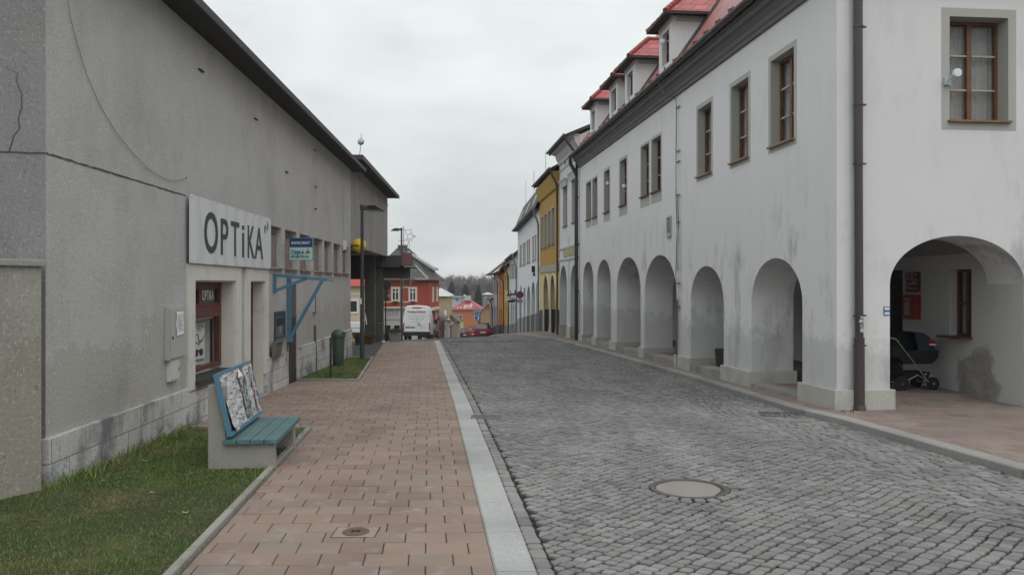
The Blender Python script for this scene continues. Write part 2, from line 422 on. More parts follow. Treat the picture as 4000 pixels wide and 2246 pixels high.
def window(root, mp, a0, a1, z0, z1, depth=.18, wood=None, casements=2, rows=3, surround=.1, sill=None, pane=None, curtain=False, bars=None, below=0.0, fw=.05, smat=None, sill_out=.04, proud=.004, left_side=True, sub=True):
    """window part: sash bars, with pane / surround / sill / curtain below it"""
    wood = wood or BROWNW
    mb = MB(); d = depth
    abox(mb, mp, a0, a0+fw, d, d+.06, z0, z1); abox(mb, mp, a1-fw, a1, d, d+.06, z0, z1)
    abox(mb, mp, a0+fw, a1-fw, d, d+.06, z0, z0+fw); abox(mb, mp, a0+fw, a1-fw, d, d+.06, z1-fw, z1)
    for k in range(1, casements):
        a = a0+(a1-a0)*k/casements
        abox(mb, mp, a-fw*.8, a+fw*.8, d-.006, d+.055, z0+fw, z1-fw)
    bl_ = []
    for k in range(1, rows):
        z = z0+(z1-z0)*k/rows
        bb = MB() if bars else mb; abox(bb, mp, a0+fw, a1-fw, d+.006, d+.05, z-fw*.30, z+fw*.30)
        if bars: bl_.append(bb)
    w = mb.build('window', wood, root)
    for bb in bl_: bb.build('glazing_bar', bars, w)
    if not sub: return w
    mb = MB(); mb.quad(mp(a0+.01,d+.03,z0+.01), mp(a1-.01,d+.03,z0+.01), mp(a1-.01,d+.03,z1-.01), mp(a0+.01,d+.03,z1-.01))
    mb.build('pane', pane or GLASSD, w)
    if curtain:
        mb = MB(); n = 40
        for k in range(n):
            t0, t1 = a0+.02+(a1-a0-.04)*k/n, a0+.02+(a1-a0-.04)*(k+1)/n
            o0, o1 = d+.10+.012*sin(k*1.7), d+.10+.012*sin((k+1)*1.7)
            mb.quad(mp(t0,o0,z0), mp(t1,o1,z0), mp(t1,o1,z1), mp(t0,o0,z1))
        mb.build('curtain', CURT, w)
    if surround:
        mb = MB(); s = surround; p = -proud
        abox(mb, mp, a0-s, a0, p, .02, z0-s-below, z1+s); abox(mb, mp, a1, a1+s, p, .02, z0-s-below, z1+s)
        abox(mb, mp, a0, a1, p, .02, z1, z1+s); abox(mb, mp, a0, a1, p, .02, z0-s-below, z0)
        q = .003
        mb.quad(mp(a0+q,p,z0), mp(a0+q,d,z0), mp(a0+q,d,z1), mp(a0+q,p,z1)); mb.quad(mp(a1-q,p,z0), mp(a1-q,d,z0), mp(a1-q,d,z1), mp(a1-q,p,z1))
        mb.quad(mp(a0,p,z1-q), mp(a1,p,z1-q), mp(a1,d,z1-q), mp(a0,d,z1-q)); mb.quad(mp(a0,p,z0+q), mp(a1,p,z0+q), mp(a1,d,z0+q), mp(a0,d,z0+q))
        mb.build('surround', smat or SURR, w)
    if sill:
        mb = MB(); abox(mb, mp, a0-.03, a1+.03, -sill_out, d, z0-.02, z0+.012)
        mb.build('sill', sill, w, bevel=.004)
    return w
# ================================================================== SETTING: ground, road, pavements
def lerp_poly(pts):
    def f(y):
        if y <= pts[0][1]:
            a, b = pts[0], pts[1]
        elif y >= pts[-1][1]:
            a, b = pts[-2], pts[-1]
        else:
            for a, b in zip(pts, pts[1:]):
                if a[1] <= y <= b[1]: break
        return a[0]+(b[0]-a[0])*(y-a[1])/(b[1]-a[1])
    return f
STRIP_L = lerp_poly([(.41,0), (-.096,4.8), (-.523,8.87), (-.97,13.1), (-3.4,34.5), (-4.9,48)])
STRIP_R = lerp_poly([(.68,0), (.155,4.8), (-.23,8.6), (-.71,13.1), (-3.17,34.5), (-4.65,48)])
KERB_R = lerp_poly([(5.35,3), (5.10,5), (4.78,7.42), (4.40,10.7), (4.17,11.7), (3.77,16.7), (2.52,27.7), (1.78,33.6), (.6,38), (-.6,39.3), (-1.0,42), (-1.5,50)])
def KERB_I(y): return KERB_R(y)+.21
def fac_x(y): return 4.726-.0965*(y-11.57)
def LWALL(y): return -3.838-.042*y
EDGE1 = lerp_poly([(-1.52,0), (-2.01,4.8), (-2.59,10.3)])
EDGE2 = lerp_poly([(-3.18,16.6), (-4.04,23.2)])
def PAVE_L(y):
    if y < 10.3: return EDGE1(y)
    if y < 16.6: return LWALL(y)
    if y < 23.2: return EDGE2(y)
    return -4.04-(y-23.2)*.129
def frange(a, b, s):
    out = []; x = a
    while x < b-1e-6: out.append(x); x += s
    return out+[b]
def sheet(name, mat, xl, xr, y0, y1, dy=.5, nx=6, dz=0.0, kind='structure', thick=None):
    mb = MB(); rows = []
    for y in frange(y0, y1, dy):
        a, b = xl(y), xr(y)
        rows.append([(a+(b-a)*k/nx, y, g(a+(b-a)*k/nx, y)+dz) for k in range(nx+1)])
    vs = [p for r in rows for p in r]; fs = []
    for i in range(len(rows)-1):
        for k in range(nx):
            q = i*(nx+1)+k; fs.append((q, q+1, q+nx+2, q+nx+1))
    mb.add(vs, fs)
    return mb, (name, mat, kind)

# ---- the ground sheet, out to the horizon
EARTH = M('earth_and_grass', (.105,.10,.07), .95, .3, .25, fine=.3, fscale=3, dirt=(.06,.075,.035), dscale=.05)
mb = MB()
xs = [-900,-500,-250,-120,-60,-40,-30,-22,-16,-12,-9,-7,-6,-5,-4,-3,-2,-1,0,1,2,3,4,5,6,7,8,9,10,12,16,22,30,45,70,120,250,500,900]
ys = [-60,-30,-15,-6,0]+[1.5*k for k in range(1, 46)]+[72,78,85,95,105,115,125,135,145,160,180,200,215,225,240,255,270,285,300,325,400,600,1000,1800]
vs = [(x, y, g(x, y)-.09) for y in ys for x in xs]; fs = []
for i in range(len(ys)-1):
    for k in range(len(xs)-1):
        q = i*len(xs)+k; fs.append((q, q+1, q+len(xs)+1, q+len(xs)))
mb.add(vs, fs); struct(mb.build('ground', EARTH, smooth=True))
# far hill behind the wood
HILLM = M('far_hillside', (.11,.14,.14), .95, .3, .012, dirt=(.15,.18,.13), dscale=.02)
mb = MB(); vs = []; fs = []
for i, y in enumerate((650, 800, 950, 1150, 1500)):
    for k in range(61):
        x = -700+k*25
        h = (0, 4, 7, 10, 0)[i]*(1+.18*sin(x*.011+1)+.1*sin(x*.031)) - 8
        vs.append((x, y, h))
for i in range(4):
    for k in range(60):
        q = i*61+k; fs.append((q, q+1, q+62, q+61))
mb.add(vs, fs); struct(mb.build('hills', HILLM, smooth=True))

# ---- cobbled road: a bed of grit and one sett after the other
GRIT = M('joint_grit', (.020,.019,.018), .95, .25, 8, fine=.3, fscale=120, dirt=(.045,.06,.025), dscale=1.2, dlo=.55, dhi=.75)
SETT = mat_stones('granite_sett', (.218,.218,.214), .24, tint=(.235,.228,.212), rough=.68, grain=110, bmp=.5, gc=.26, track=True)
road, _ = sheet('road', GRIT, STRIP_R, KERB_R, -1.0, 46.0, .5, 10, -.024)
MANH = Vector((0, 0)); MHY = 3300/(1228-758.0); MHX = (1734-CX)/F*MHY; MHR = .345
def lateral(x, y):
    a, b = STRIP_R(y), KERB_R(y); return (x-a)/(b-a)
# course direction: diagonal on the left and middle, straight across by the right kerb
def tanphi(u):
    if u < .64: return 1.0+.12*sin(u*9)
    t = min(1, (u-.64)/.17); return 1.0*(1-t*t*(3-2*t))+.08
PH = [0.0]
WID = 4.65
for k in range(600): PH.append(PH[-1]+tanphi(k/600.0)*WID/600)
def fph(u): 
    q = min(max(u, 0), 1)*600; i = min(int(q), 599); return PH[i]+(PH[i+1]-PH[i])*(q-i)
rnd = random.Random(3)
def sett(mb, c4, y, lod):
    """one stone: rounded outline, pillowed top"""
    cx = sum(p[0] for p in c4)/4; cy = sum(p[1] for p in c4)/4
    tilt = (rnd.uniform(-.038,.038), rnd.uniform(-.038,.038)); hz = rnd.uniform(-.005,.005)
    zf = lambda x, yy: g(x, yy)+hz+tilt[0]*(x-cx)+tilt[1]*(yy-cy)
    if lod:
        lo = [(p[0], p[1], g(p[0],p[1])-.03) for p in c4]
        up = []
        for p in c4:
            x = cx+(p[0]-cx)*.9; yy = cy+(p[1]-cy)*.9; up.append((x, yy, zf(x, yy)))
        mb.add(lo+up, [(4,5,6,7)]+[(i,(i+1)%4,4+(i+1)%4,4+i) for i in range(4)], 1); return
    ring = []
    for i in range(4):
        p, a, b = c4[i], c4[i-1], c4[(i+1)%4]
        r = rnd.uniform(.14,.28)
        ring.append((p[0]+(a[0]-p[0])*r, p[1]+(a[1]-p[1])*r)); 
        q = (p[0]+(cx-p[0])*.10, p[1]+(cy-p[1])*.10); ring.append(q)
        ring.append((p[0]+(b[0]-p[0])*r, p[1]+(b[1]-p[1])*r))
    n = len(ring)
    L0 = [(x, yy, g(x,yy)-.03) for x, yy in ring]
    L1 = [(x, yy, zf(x,yy)-.007) for x, yy in ring]
    L2 = [(cx+(x-cx)*.92, cy+(yy-cy)*.92, zf(x,yy)-.002) for x, yy in ring]
    L3 = [(cx+(x-cx)*.80, cy+(yy-cy)*.80, zf(x,yy)+.0015) for x, yy in ring]
    fs = []
    for k in range(3):
        for i in range(n):
            fs.append((k*n+i, k*n+(i+1)%n, (k+1)*n+(i+1)%n, (k+1)*n+i))
    fs.append(tuple(range(3*n, 4*n)))
    mb.add(L0+L1+L2+L3, fs, 1)
DY = .121
GUT = .115      # gutter course along the granite strip
k0 = int((1.5-PH[-1])/DY)-2; k1 = int(43.5/DY)
MHOLES = [(MHX, MHY, MHR+.085)]
for k in range(k0, k1):
    s = rnd.uniform(0, .1); first = True
    while True:
        # step along the course by arc length
        u = s/WID
        if u >= 1: break
        tp = tanphi(u); ln = rnd.choice((.075,.085,.09,.095,.10,.11,.13))*(1.0+.25*(1-min(1,tp)))
        du = ln/sqrt(1+tp*tp)
        s2 = s+du
        gap = .0155
        yb = lambda uu, kk: kk*DY+fph(uu)
        ya = yb(u, k)
        ym = yb((s+du/2)/WID, k+.5)
        if 2.6 < ym < 42.6:
            wide = .022 if 32.0 < ym-.35*(STRIP_R(ym)+u*5+3.2)*.25 < 33.2 and rnd.random() < .85 else 0.0
            gs = gap/2/sqrt(1+tp*tp)*1.1+wide*.6
            gy = gap/2*sqrt(1+tp*tp)*.9+wide
            # cross joints at right angles to the course
            lean = tp*DY/(1+tp*tp)
            c4 = []
            for (ss, kk, sg, sy, ln_) in ((s, k, gs, gy, 0), (s2, k, -gs, gy, 0), (s2, k+1, -gs, -gy, -lean), (s, k+1, gs, -gy, -lean)):
                X = ss+sg+ln_; uu = X/WID
                Yv = yb(min(max(uu,-.2),1.2), kk)+(fph(0)-0 if uu >= 0 else uu*WID*1.0)+sy
                a, b = STRIP_R(Yv)+GUT, KERB_R(Yv)-.01
                x = STRIP_R(Yv)+GUT+X*( (b-a)/WID if Yv > 30 else (b-a)/WID)
                c4.append((min(max(x+rnd.uniform(-.005,.005), a), b), Yv+rnd.uniform(-.005,.005)))
            w = max(p[0] for p in c4)-min(p[0] for p in c4)
            mx = sum(p[0] for p in c4)/4; my = sum(p[1] for p in c4)/4
            if w > .016 and all((mx-h[0])**2+(my-h[1])**2 > h[2]**2 for h in MHOLES):
                vis = abs(mx) < .66*my+.6
                if vis: sett(road, c4, my, my > 13)
        s = s2
# ring of stones round the manhole, gutter course along the strip
n = 22
for i in range(n):
    a0, a1 = 2*pi*i/n+.03, 2*pi*(i+1)/n-.03
    r0, r1 = MHR+.008, MHR+.10+rnd.uniform(-.02,.015)
    c4 = [(MHX+r*cos(a), MHY+r*sin(a)) for r, a in ((r0,a0),(r1,a0),(r1,a1),(r0,a1))]
    sett(road, c4, MHY, False)
y = 2.8
while y < 42:
    d = rnd.uniform(.085,.125)
    c4 = [(STRIP_R(y)+.006, y+.004), (STRIP_R(y)+GUT-.006, y+.004), (STRIP_R(y+d)+GUT-.006, y+d-.004), (STRIP_R(y+d)+.006, y+d-.004)]
    sett(road, [(p[0]+rnd.uniform(-.004,.004), p[1]+rnd.uniform(-.004,.004)) for p in c4], y, y > 13)
    y += d
struct(road.build('road', [GRIT, SETT]))

# ---- pavers
PAVE = mat_stones('paving_block', (.258,.188,.151), .14, tint=(.252,.202,.166), rough=.8, grain=140, bmp=.25, patch=(.285,.268,.25))
PAVER2 = mat_stones('right_paving_block', (.235,.180,.155), .14, tint=(.240,.200,.174), rough=.8, grain=140, bmp=.25, patch=(.20,.185,.17))
BED = M('paving_joint', (.055,.048,.042), .95, .2, 9)
def pavers(mb, xl, xr, y0, y1, bw, bh, slope, mi=1, dz=0.0, hole=None, seed=1, chop=1.0, zf=None):
    r = random.Random(seed); zf = zf or g
    ang = 1.0
    nrows = int((y1-y0)/bh)+1
    for j in range(nrows):
        ya = y0+j*bh; off = (j % 2)*bw*.5 + (.12*bw if j % 7 == 3 else 0)
        yb_ = min(ya+bh, y1)
        a, b = min(xl(ya), xl(yb_)), max(xr(ya), xr(yb_))
        # running axis follows the street
        k = int((a-b-2)/bw); base = xr((ya+yb_)/2)
        n = int((b-a)/bw)+3
        for i in range(-2, n):
            x1 = base+off-i*bw; x0 = x1-bw
            gap = .0035; h = r.uniform(-.003,.003)
            c = []
            for (x, y) in ((x0+gap, ya+gap*.75), (x1-gap, ya+gap*.75), (x1-gap, yb_-gap*.75), (x0+gap, yb_-gap*.75)):
                dx = slope*(y-(ya+yb_)/2)
                yy = y-.0*(x-base)
                lo, hi = xl(yy)+.004, xr(yy)-.004
                c.append((min(max(x+dx, lo), hi), yy))
            w = min(c[1][0]-c[0][0], c[2][0]-c[3][0])
            if w < .015: continue
            mx = sum(p[0] for p in c)/4; my = sum(p[1] for p in c)/4
            if hole and hole(mx, my): continue
            if abs(mx) > .68*my+.8: continue
            up = []
            for p in c:
                x = p[0]+(.005 if p[0] < mx else -.005); y = p[1]+(.005 if p[1] < my else -.005)
                up.append((x, y, zf(x, y)+h+dz))
            lo4 = [(p[0], p[1], zf(p[0], p[1])+h-.004+dz) for p in c]
            bt = [(p[0], p[1], zf(p[0], p[1])-.03+dz) for p in c]
            mb.add(bt+lo4+up, [(8,9,10,11)]+[(i2,(i2+1)%4,4+(i2+1)%4,4+i2) for i2 in range(4)]+[(4+i2,4+(i2+1)%4,8+(i2+1)%4,8+i2) for i2 in range(4)], mi)
SCY = 3300/(1339-758.0); SCX = (895-CX)/F*SCY
pv, _ = sheet('p', BED, PAVE_L, STRIP_L, -1.0, 10.3, .5, 5, -.012)
p2, _ = sheet('p', BED, lambda y: LWALL(y)+.01, STRIP_L, 10.3, 16.6, .5, 5, -.012); pv.add(p2.v, p2.f)
p2, _ = sheet('p', BED, PAVE_L, STRIP_L, 16.6, 38.0, .5, 5, -.012); pv.add(p2.v, p2.f)
scov = lambda x, y: abs(x-SCX) < .16 and abs(y-SCY) < .12
pavers(pv, lambda y: PAVE_L(y), STRIP_L, 2.6, 10.3, .285, .238, -.105, seed=1)
pavers(pv, lambda y: LWALL(y)+.05, STRIP_L, 10.3, 16.6, .285, .238, -.105, seed=2)
pavers(pv, lambda y: PAVE_L(y), STRIP_L, 16.6, 38.0, .285, .238, -.12, seed=3)
struct(pv.build('left_pavement', [BED, PAVE]))

# ---- granite strip on the left, raised kerb on the right
GRAN = mat_stones('light_granite', (.375,.378,.37), .08, rough=.8, grain=42, bmp=.5, spec=.3, gc=.42)
KERBM = mat_stones('kerb_granite', (.285,.278,.262), .14, rough=.82, grain=45, bmp=.4, gc=.4)
def course(xl, xr, y0, y1, ln, top, face=0.0, bot=-.12, gap=.006, seed=5, jit=0.0):
    mb = MB(); r = random.Random(seed); y = y0
    while y < y1:
        d = ln*r.uniform(.92,1.08); n = max(2, int(d/.25)); rows = []
        for i in range(n+1):
            yy = y+gap/2+(d-gap)*i/n
            a, b = xl(yy), xr(yy); z = g(a, yy)
            rows.append([(a, yy, z+bot), (a, yy, z+top-.012), (a+.012, yy, z+top), (b-.008, yy, g(b,yy)+top), (b, yy, g(b,yy)+top-.008), (b, yy, g(b,yy)+bot)])
        m = 6; vs = [p for q in rows for p in q]; fs = []
        for i in range(n):
            for k in range(m-1):
                q = i*m+k; fs.append((q, q+1, q+m+1, q+m))
        fs += [tuple(range(m-1,-1,-1)), tuple(range(n*m, n*m+m))]
        mb.add(vs, fs); y += d
    return mb
struct(course(STRIP_L, STRIP_R, -.6, 38, .80, .008, seed=4).build('granite_strip', GRAN))
struct(course(KERB_R, KERB_I, -.6, 47, 1.0, .085, seed=6).build('right_kerb', KERBM))
# ---- right pavement: forecourt in front of the gable, narrow strip under the facade
def zr(x, y): return g(x, y)+.075
XRP = lambda y: (fac_x(y)+.12 if y > 12.1 else 10.5)
pr, _ = sheet('p', BED, KERB_I, XRP, -1.0, 12.10, .5, 8, .063)
p2, _ = sheet('p', BED, KERB_I, XRP, 12.12, 48, .5, 3, .063); pr.add(p2.v, p2.f)
pavers(pr, KERB_I, XRP, 5.0, 12.1, .29, .235, -.1, seed=8, zf=zr)
pavers(pr, KERB_I, XRP, 12.11, 44, .29, .235, -.1, seed=9, zf=zr)
struct(pr.build('right_pavement', [BED, PAVER2]))

# ---- asphalt: junction beyond the crest and the yard under the stilts
ASPH = M('asphalt', (.075,.075,.076), .9, .15, 1.0, fine=.25, fscale=70, bmp=.3)
mb, _ = sheet('y', ASPH, lambda y: -16-.0*y, PAVE_L, 23.2, 38, 1.0, 10, -.006); 
p2, _ = sheet('y', ASPH, lambda y: -30, lambda y: STRIP_L(y) if y < 48 else 2.5-.05*(y-48), 38, 150, 2.0, 16, -.012); mb.add(p2.v, p2.f)
p2, _ = sheet('y', ASPH, lambda y: STRIP_R(y), lambda y: KERB_R(y) if y < 47 else 1.2-.09*(y-47), 42.4, 60, 1.0, 6, -.010); mb.add(p2.v, p2.f)
struct(mb.build('junction_road', ASPH))

# ---- lawns with concrete edging
LAWN = M('lawn_soil', (.050,.055,.022), .95, .35, 2.5, fine=.4, fscale=60, dirt=(.10,.085,.042), dscale=1.6)
mb, _ = sheet('l', LAWN, lambda y: -7.0 if y < 6.9 else LWALL(y)+.02, lambda y: EDGE1(y)-.07, -1.0, 10.24, .4, 10, .012)
struct(mb.build('lawn', LAWN))
mb, _ = sheet('l', LAWN, lambda y: LWALL(y)+.02, lambda y: EDGE2(y)-.07, 16.66, 23.2, .5, 5, .012)
struct(mb.build('far_lawn', LAWN))
EDGEM = mat_stones('edging_concrete', (.27,.265,.235), .12, rough=.88, grain=60, bmp=.4, patch=(.15,.16,.11))
def edging(pts, name):
    mb = MB()
    for (a, b) in pts:
        a, b = Vector(a), Vector(b); L = (b-a).length; n = max(1, round(L/1.0)); d = (b-a)/n; nrm = Vector((-d.y, d.x)).normalized()*.06
        for i in range(n):
            p, q = a+d*i+d*.004, a+d*(i+1)-d*.004
            cs = [p, q, q+nrm, p+nrm]
            ins = [p+nrm*.12, q+nrm*.12, q+nrm*.88, p+nrm*.88]
            mb.add([(c.x, c.y, g(c.x,c.y)-.1) for c in cs]+[(c.x, c.y, g(c.x,c.y)+.036) for c in cs]+[(c.x, c.y, g(c.x,c.y)+.044) for c in ins],
                   [(i2,(i2+1)%4,4+(i2+1)%4,4+i2) for i2 in range(4)]+[(4+i2,4+(i2+1)%4,8+(i2+1)%4,8+i2) for i2 in range(4)]+[(8,9,10,11)])
    return struct(mb.build(name, EDGEM))
edging([((EDGE1(0), 0), (EDGE1(10.3), 10.3)), ((EDGE1(10.3), 10.3), (LWALL(10.3)+.06, 10.32))], 'lawn_edging')
edging([((LWALL(16.6)+.06, 16.56), (EDGE2(16.6), 16.5)), ((EDGE2(16.55), 16.55), (EDGE2(23.2), 23.2)), ((EDGE2(23.2)-.06, 23.2), (-4.75, 23.25))], 'far_lawn_edging')
# blades
def mat_blades():
    m, nt, b, out = nt_new('grass_blades'); co = coords(nt)
    r = island(nt)
    c = mixc(nt, r, (.055,.105,.020), (.160,.262,.058))
    c = mixc(nt, ramp(nt, noise(nt, co, 1.3, 5, .65), .47, .70), c, mixc(nt, r, (.17,.16,.065), (.30,.29,.13)))
    nt.links.new(c, b.inputs['Base Color']); b.inputs['Roughness'].default_value = .6; b.inputs['Specular IOR Level'].default_value = .2
    return m
BLADE = mat_blades(); rb = random.Random(11)
mb = MB()
def blade(x, y, h, lean, w):
    z = g(x, y)+.006; a = rb.uniform(0, 2*pi); dx, dy = cos(a)*w, sin(a)*w
    b2 = rb.uniform(0, 2*pi); lx, ly = cos(b2)*lean, sin(b2)*lean
    mb.add([(x-dx,y-dy,z), (x+dx,y+dy,z), (x+lx*.4+dx*.7,y+ly*.4+dy*.7,z+h*.6), (x+lx*.4-dx*.7,y+ly*.4-dy*.7,z+h*.6), (x+lx,y+ly,z+h)], [(0,1,2,3),(3,2,4)])
for i in range(62000):
    y = 3.6+6.6*rb.random()**1.25; xr_ = EDGE1(y)-.075; xl_ = max(-5.2 if y < 6.9 else LWALL(y)+.03, -.66*y-.3)
    x = xl_+(xr_-xl_)*rb.random()
    # the bench supports stand here
    near_wall = x < LWALL(y)+.28 and y > 6.8
    tall = near_wall and rb.random() < .25
    h = rb.uniform(.05,.15) if tall else rb.uniform(.010,.028)
    if rb.random() < .04: x = EDGE1(y)-rb.uniform(.0,.09)
    blade(x, y, h, h*rb.uniform(.3,1.1), rb.uniform(.0016,.0032)*(1 if y < 7 else 1.5))
for i in range(9000):
    y = 16.7+6.3*rb.random(); xr_ = EDGE2(y)-.075; xl_ = LWALL(y)+.03; x = xl_+(xr_-xl_)*rb.random()
    h = rb.uniform(.015,.05); blade(x, y, h, h*.8, .0045)
o = mb.build('grass', BLADE); o['kind'] = 'stuff'
# moss and weeds in the joint beside the gutter, fallen leaves
mb = MB()
for i in range(700):
    y = rb.uniform(4.6, 17); x = STRIP_R(y)+GUT+rb.gauss(0,.012); z = g(x,y)-.012
    h = rb.uniform(.006,.016); a = rb.uniform(0,6.3); w = rb.uniform(.003,.008)
    mb.add([(x-cos(a)*w,y-sin(a)*w,z),(x+cos(a)*w,y+sin(a)*w,z),(x+rb.uniform(-.01,.01),y+rb.uniform(-.01,.01),z+h)], [(0,1,2)])
o = mb.build('joint_moss', M('moss', (.05,.065,.02), .9, .3, 8)); o['kind'] = 'stuff'
LEAFM = mat_stones('fallen_leaf', (.20,.12,.05), .5, tint=(.30,.26,.10), grain=40)
mb = MB()
def leaf(x, y, z, r):
    a = rb.uniform(0,6.3); pts = []
    for k in range(7):
        t = 2*pi*k/7; rr = r*(1 if k % 2 else .55)
        pts.append((x+cos(a+t)*rr, y+sin(a+t)*rr*.7, z+rb.uniform(.002,.02)))
    mb.add(pts, [tuple(range(7))])
for i in range(70):
    t = rb.random()
    if t < .35:
        y = rb.uniform(7.5, 30); x = KERB_R(y)-abs(rb.gauss(0,.12))-.02; leaf(x, y, g(x,y)+.004, rb.uniform(.015,.035))
    elif t < .6:
        y = rb.uniform(5, 24); x = rb.uniform(STRIP_R(y)+.1, KERB_R(y)); leaf(x, y, g(x,y)+.004, rb.uniform(.012,.03))
    else:
        y = rb.uniform(4.8, 9.8); x = rb.uniform(max(LWALL(y)+.1, -.62*y), EDGE1(y)-.1); leaf(x, y, g(x,y)+.022, rb.uniform(.015,.04))
o = mb.build('fallen_leaves', LEAFM); o['kind'] = 'stuff'
# ================================================================== LEFT: grey shop building
def mpL(a, d, z): return (a, d, z)
shop = thing('shop_building', 'long grey pebbledash shop building with white framed shop front on the left pavement', 'building', LO, LR)
def loc(o, *p): return o
S_END = Ls(882); SB = Ls(976.5)
sx = lambda zx: Ls((600+zx/1.606)/1.5528)
W0, W1 = sx(247), sx(505); D0, D1 = sx(597), sx(690)
DD0, DD1 = Ls(721), Ls(746.5)
LV = [(150,320),(365,510),(550,680),(725,835),(857,947),(975,1065),(1083,1160)]
LV = [(Ls((1000+a/3.213)/1.5528), Ls((1000+b/3.213)/1.5528)) for a, b in LV]
ops = [(W0, W1, .33, 1.70), (D0, D1, -.34, 1.70), (DD0, DD1, -.45, 1.66)]+[(a, b, 1.97, 2.74) for a, b in LV]
mb = MB(); wall(mb, mpL, 0, S_END, -.9, 5.08, ops, 0, .34)
mpE = lambda a, d, z: (d, a, z)
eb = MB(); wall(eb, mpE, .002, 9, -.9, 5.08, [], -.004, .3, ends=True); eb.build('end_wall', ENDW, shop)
mb.box(0, S_END, 8.7, 9, -.9, 5.08); mb.box(S_END-.3, S_END, .34, 8.7, -.9, 5.08)
mb.build('wall', GREYW, shop)
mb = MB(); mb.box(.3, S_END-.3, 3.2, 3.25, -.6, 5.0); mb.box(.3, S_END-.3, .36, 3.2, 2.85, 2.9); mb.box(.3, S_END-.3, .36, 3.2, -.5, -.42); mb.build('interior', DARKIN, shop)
mb = MB(); mb.box(-.3, S_END+.5, -.36, 9.2, 5.082, 5.15); mb.build('roof', M('dark_roof_edge', (.045,.043,.042), .75, .15, 2), shop, bevel=.01)
mb = MB()
for a in frange(-.3, S_END+.4, .9)[:-1]: mb.box(a, min(a+.895, S_END+.5), -.40, -.362, 5.075, 5.185)
mb.build('eaves_fascia', M('eaves_metal', (.05,.046,.045), .6, .2, 3), shop)
# expansion joint and crack in the pebbledash
JM = M('open_joint', (.085,.080,.072), .95, .3, 9)
mb = MB(); pr_ = random.Random(2); prev = None
jend = Ls(466)
for k in range(61):
    a = jend*k/60; z = 2.81+pr_.uniform(-.004,.004); h = .006+pr_.uniform(0,.006)
    cur = [(a,-.004,z-h),(a,-.004,z+h)]
    if prev: mb.quad(prev[0], cur[0], cur[1], prev[1])
    prev = cur
prev = None
for k in range(31):
    a = -.0+2.0*k/30; z = 2.815+pr_.uniform(-.006,.006); h = .007
    cur = [(-.008,a,z-h),(-.008,a,z+h)]
    if prev: mb.quad(prev[0], cur[0], cur[1], prev[1])
    prev = cur
pts = [(10,165),(12,175),(38,185),(33,205),(48,240),(48,265),(40,300),(42,325),(25,345),(16,384)]
prev = None
E = lambda px, py: (-.008, (105-px)/F*7.05, CAMZ-(py-HY)/F*7.05)
for i, (px, py) in enumerate(pts):
    for q in range(4):
        if i == len(pts)-1 and q: break
        nx = pts[min(i+1, len(pts)-1)]; t = q/4
        p = E(px+(nx[0]-px)*t+pr_.uniform(-2,2), py+(nx[1]-py)*t); h = .002+.003*min(i,6)/6
        cur = [(p[0],p[1]-h,p[2]),(p[0],p[1]+h,p[2])]
        if prev: mb.quad(prev[0], cur[0], cur[1], prev[1])
        prev = cur
mb.build('wall_joint', JM, shop)
# white block plinth, in pieces between the openings
BLK = mat_tiles('white_block_courses', (.56,.56,.55), .62, .235, rough=.85, mortar=.5)
def blockmat():
    m, nt, b, out = nt_new('white_plinth_blocks'); co = coords(nt)
    sep = nt.nodes.new('ShaderNodeSeparateXYZ'); nt.links.new(co, sep.inputs[0]); cb = nt.nodes.new('ShaderNodeCombineXYZ')
    nt.links.new(sep.outputs[0], cb.inputs[0])
    ad = N(nt, 'ShaderNodeMath', operation='ADD'); ad.inputs[1].default_value = .66; nt.links.new(sep.outputs[2], ad.inputs[0]); nt.links.new(ad.outputs[0], cb.inputs[1])
    br = nt.nodes.new('ShaderNodeTexBrick'); nt.links.new(cb.outputs[0], br.inputs['Vector'])
    for k, v in (('Color1',(.52,.52,.51,1)),('Color2',(.60,.60,.59,1)),('Mortar',(.22,.21,.20,1)),('Scale',1.0),('Brick Width',.62),('Row Height',.24),('Mortar Size',.006)): br.inputs[k].default_value = v
    col = mixc(nt, ramp(nt, noise(nt, co, 50, 3), .4, .6), br.outputs[0], mixc(nt, 1.0, br.outputs[0], (.82,.82,.82), 'MULTIPLY'))
    st = noise(nt, co, 1.5, 5, .7, (1,1,.9)); col = mixc(nt, ramp(nt, st, .49, .64), col, (.20,.20,.202))
    col = mixc(nt, ramp(nt, noise(nt, co, 2.3, 5, .6, loc=(4,0,0)), .58, .8), col, (.36,.35,.24))
    nt.links.new(col, b.inputs['Base Color']); b.inputs['Roughness'].default_value = .9; b.inputs['Specular IOR Level'].default_value = .2
    bump(nt, b, noise(nt, co, 45, 3), .6, .008)
    return m
PBL = blockmat(); mb = MB()
def plp(a0, a1, top, out=.05, z0=-1.0):
    mb = MB(); mb.box(a0, a1, -out, .02, z0, top); mb.build('plinth', PBL, shop, bevel=.006)
plp(-.04, sx(205)-.01, .285, .05); plp(sx(205)-.01, D0-.05, .21, .03); plp(D1+.05, DD0-.02, .31); plp(DD1+.02, S_END, .315)

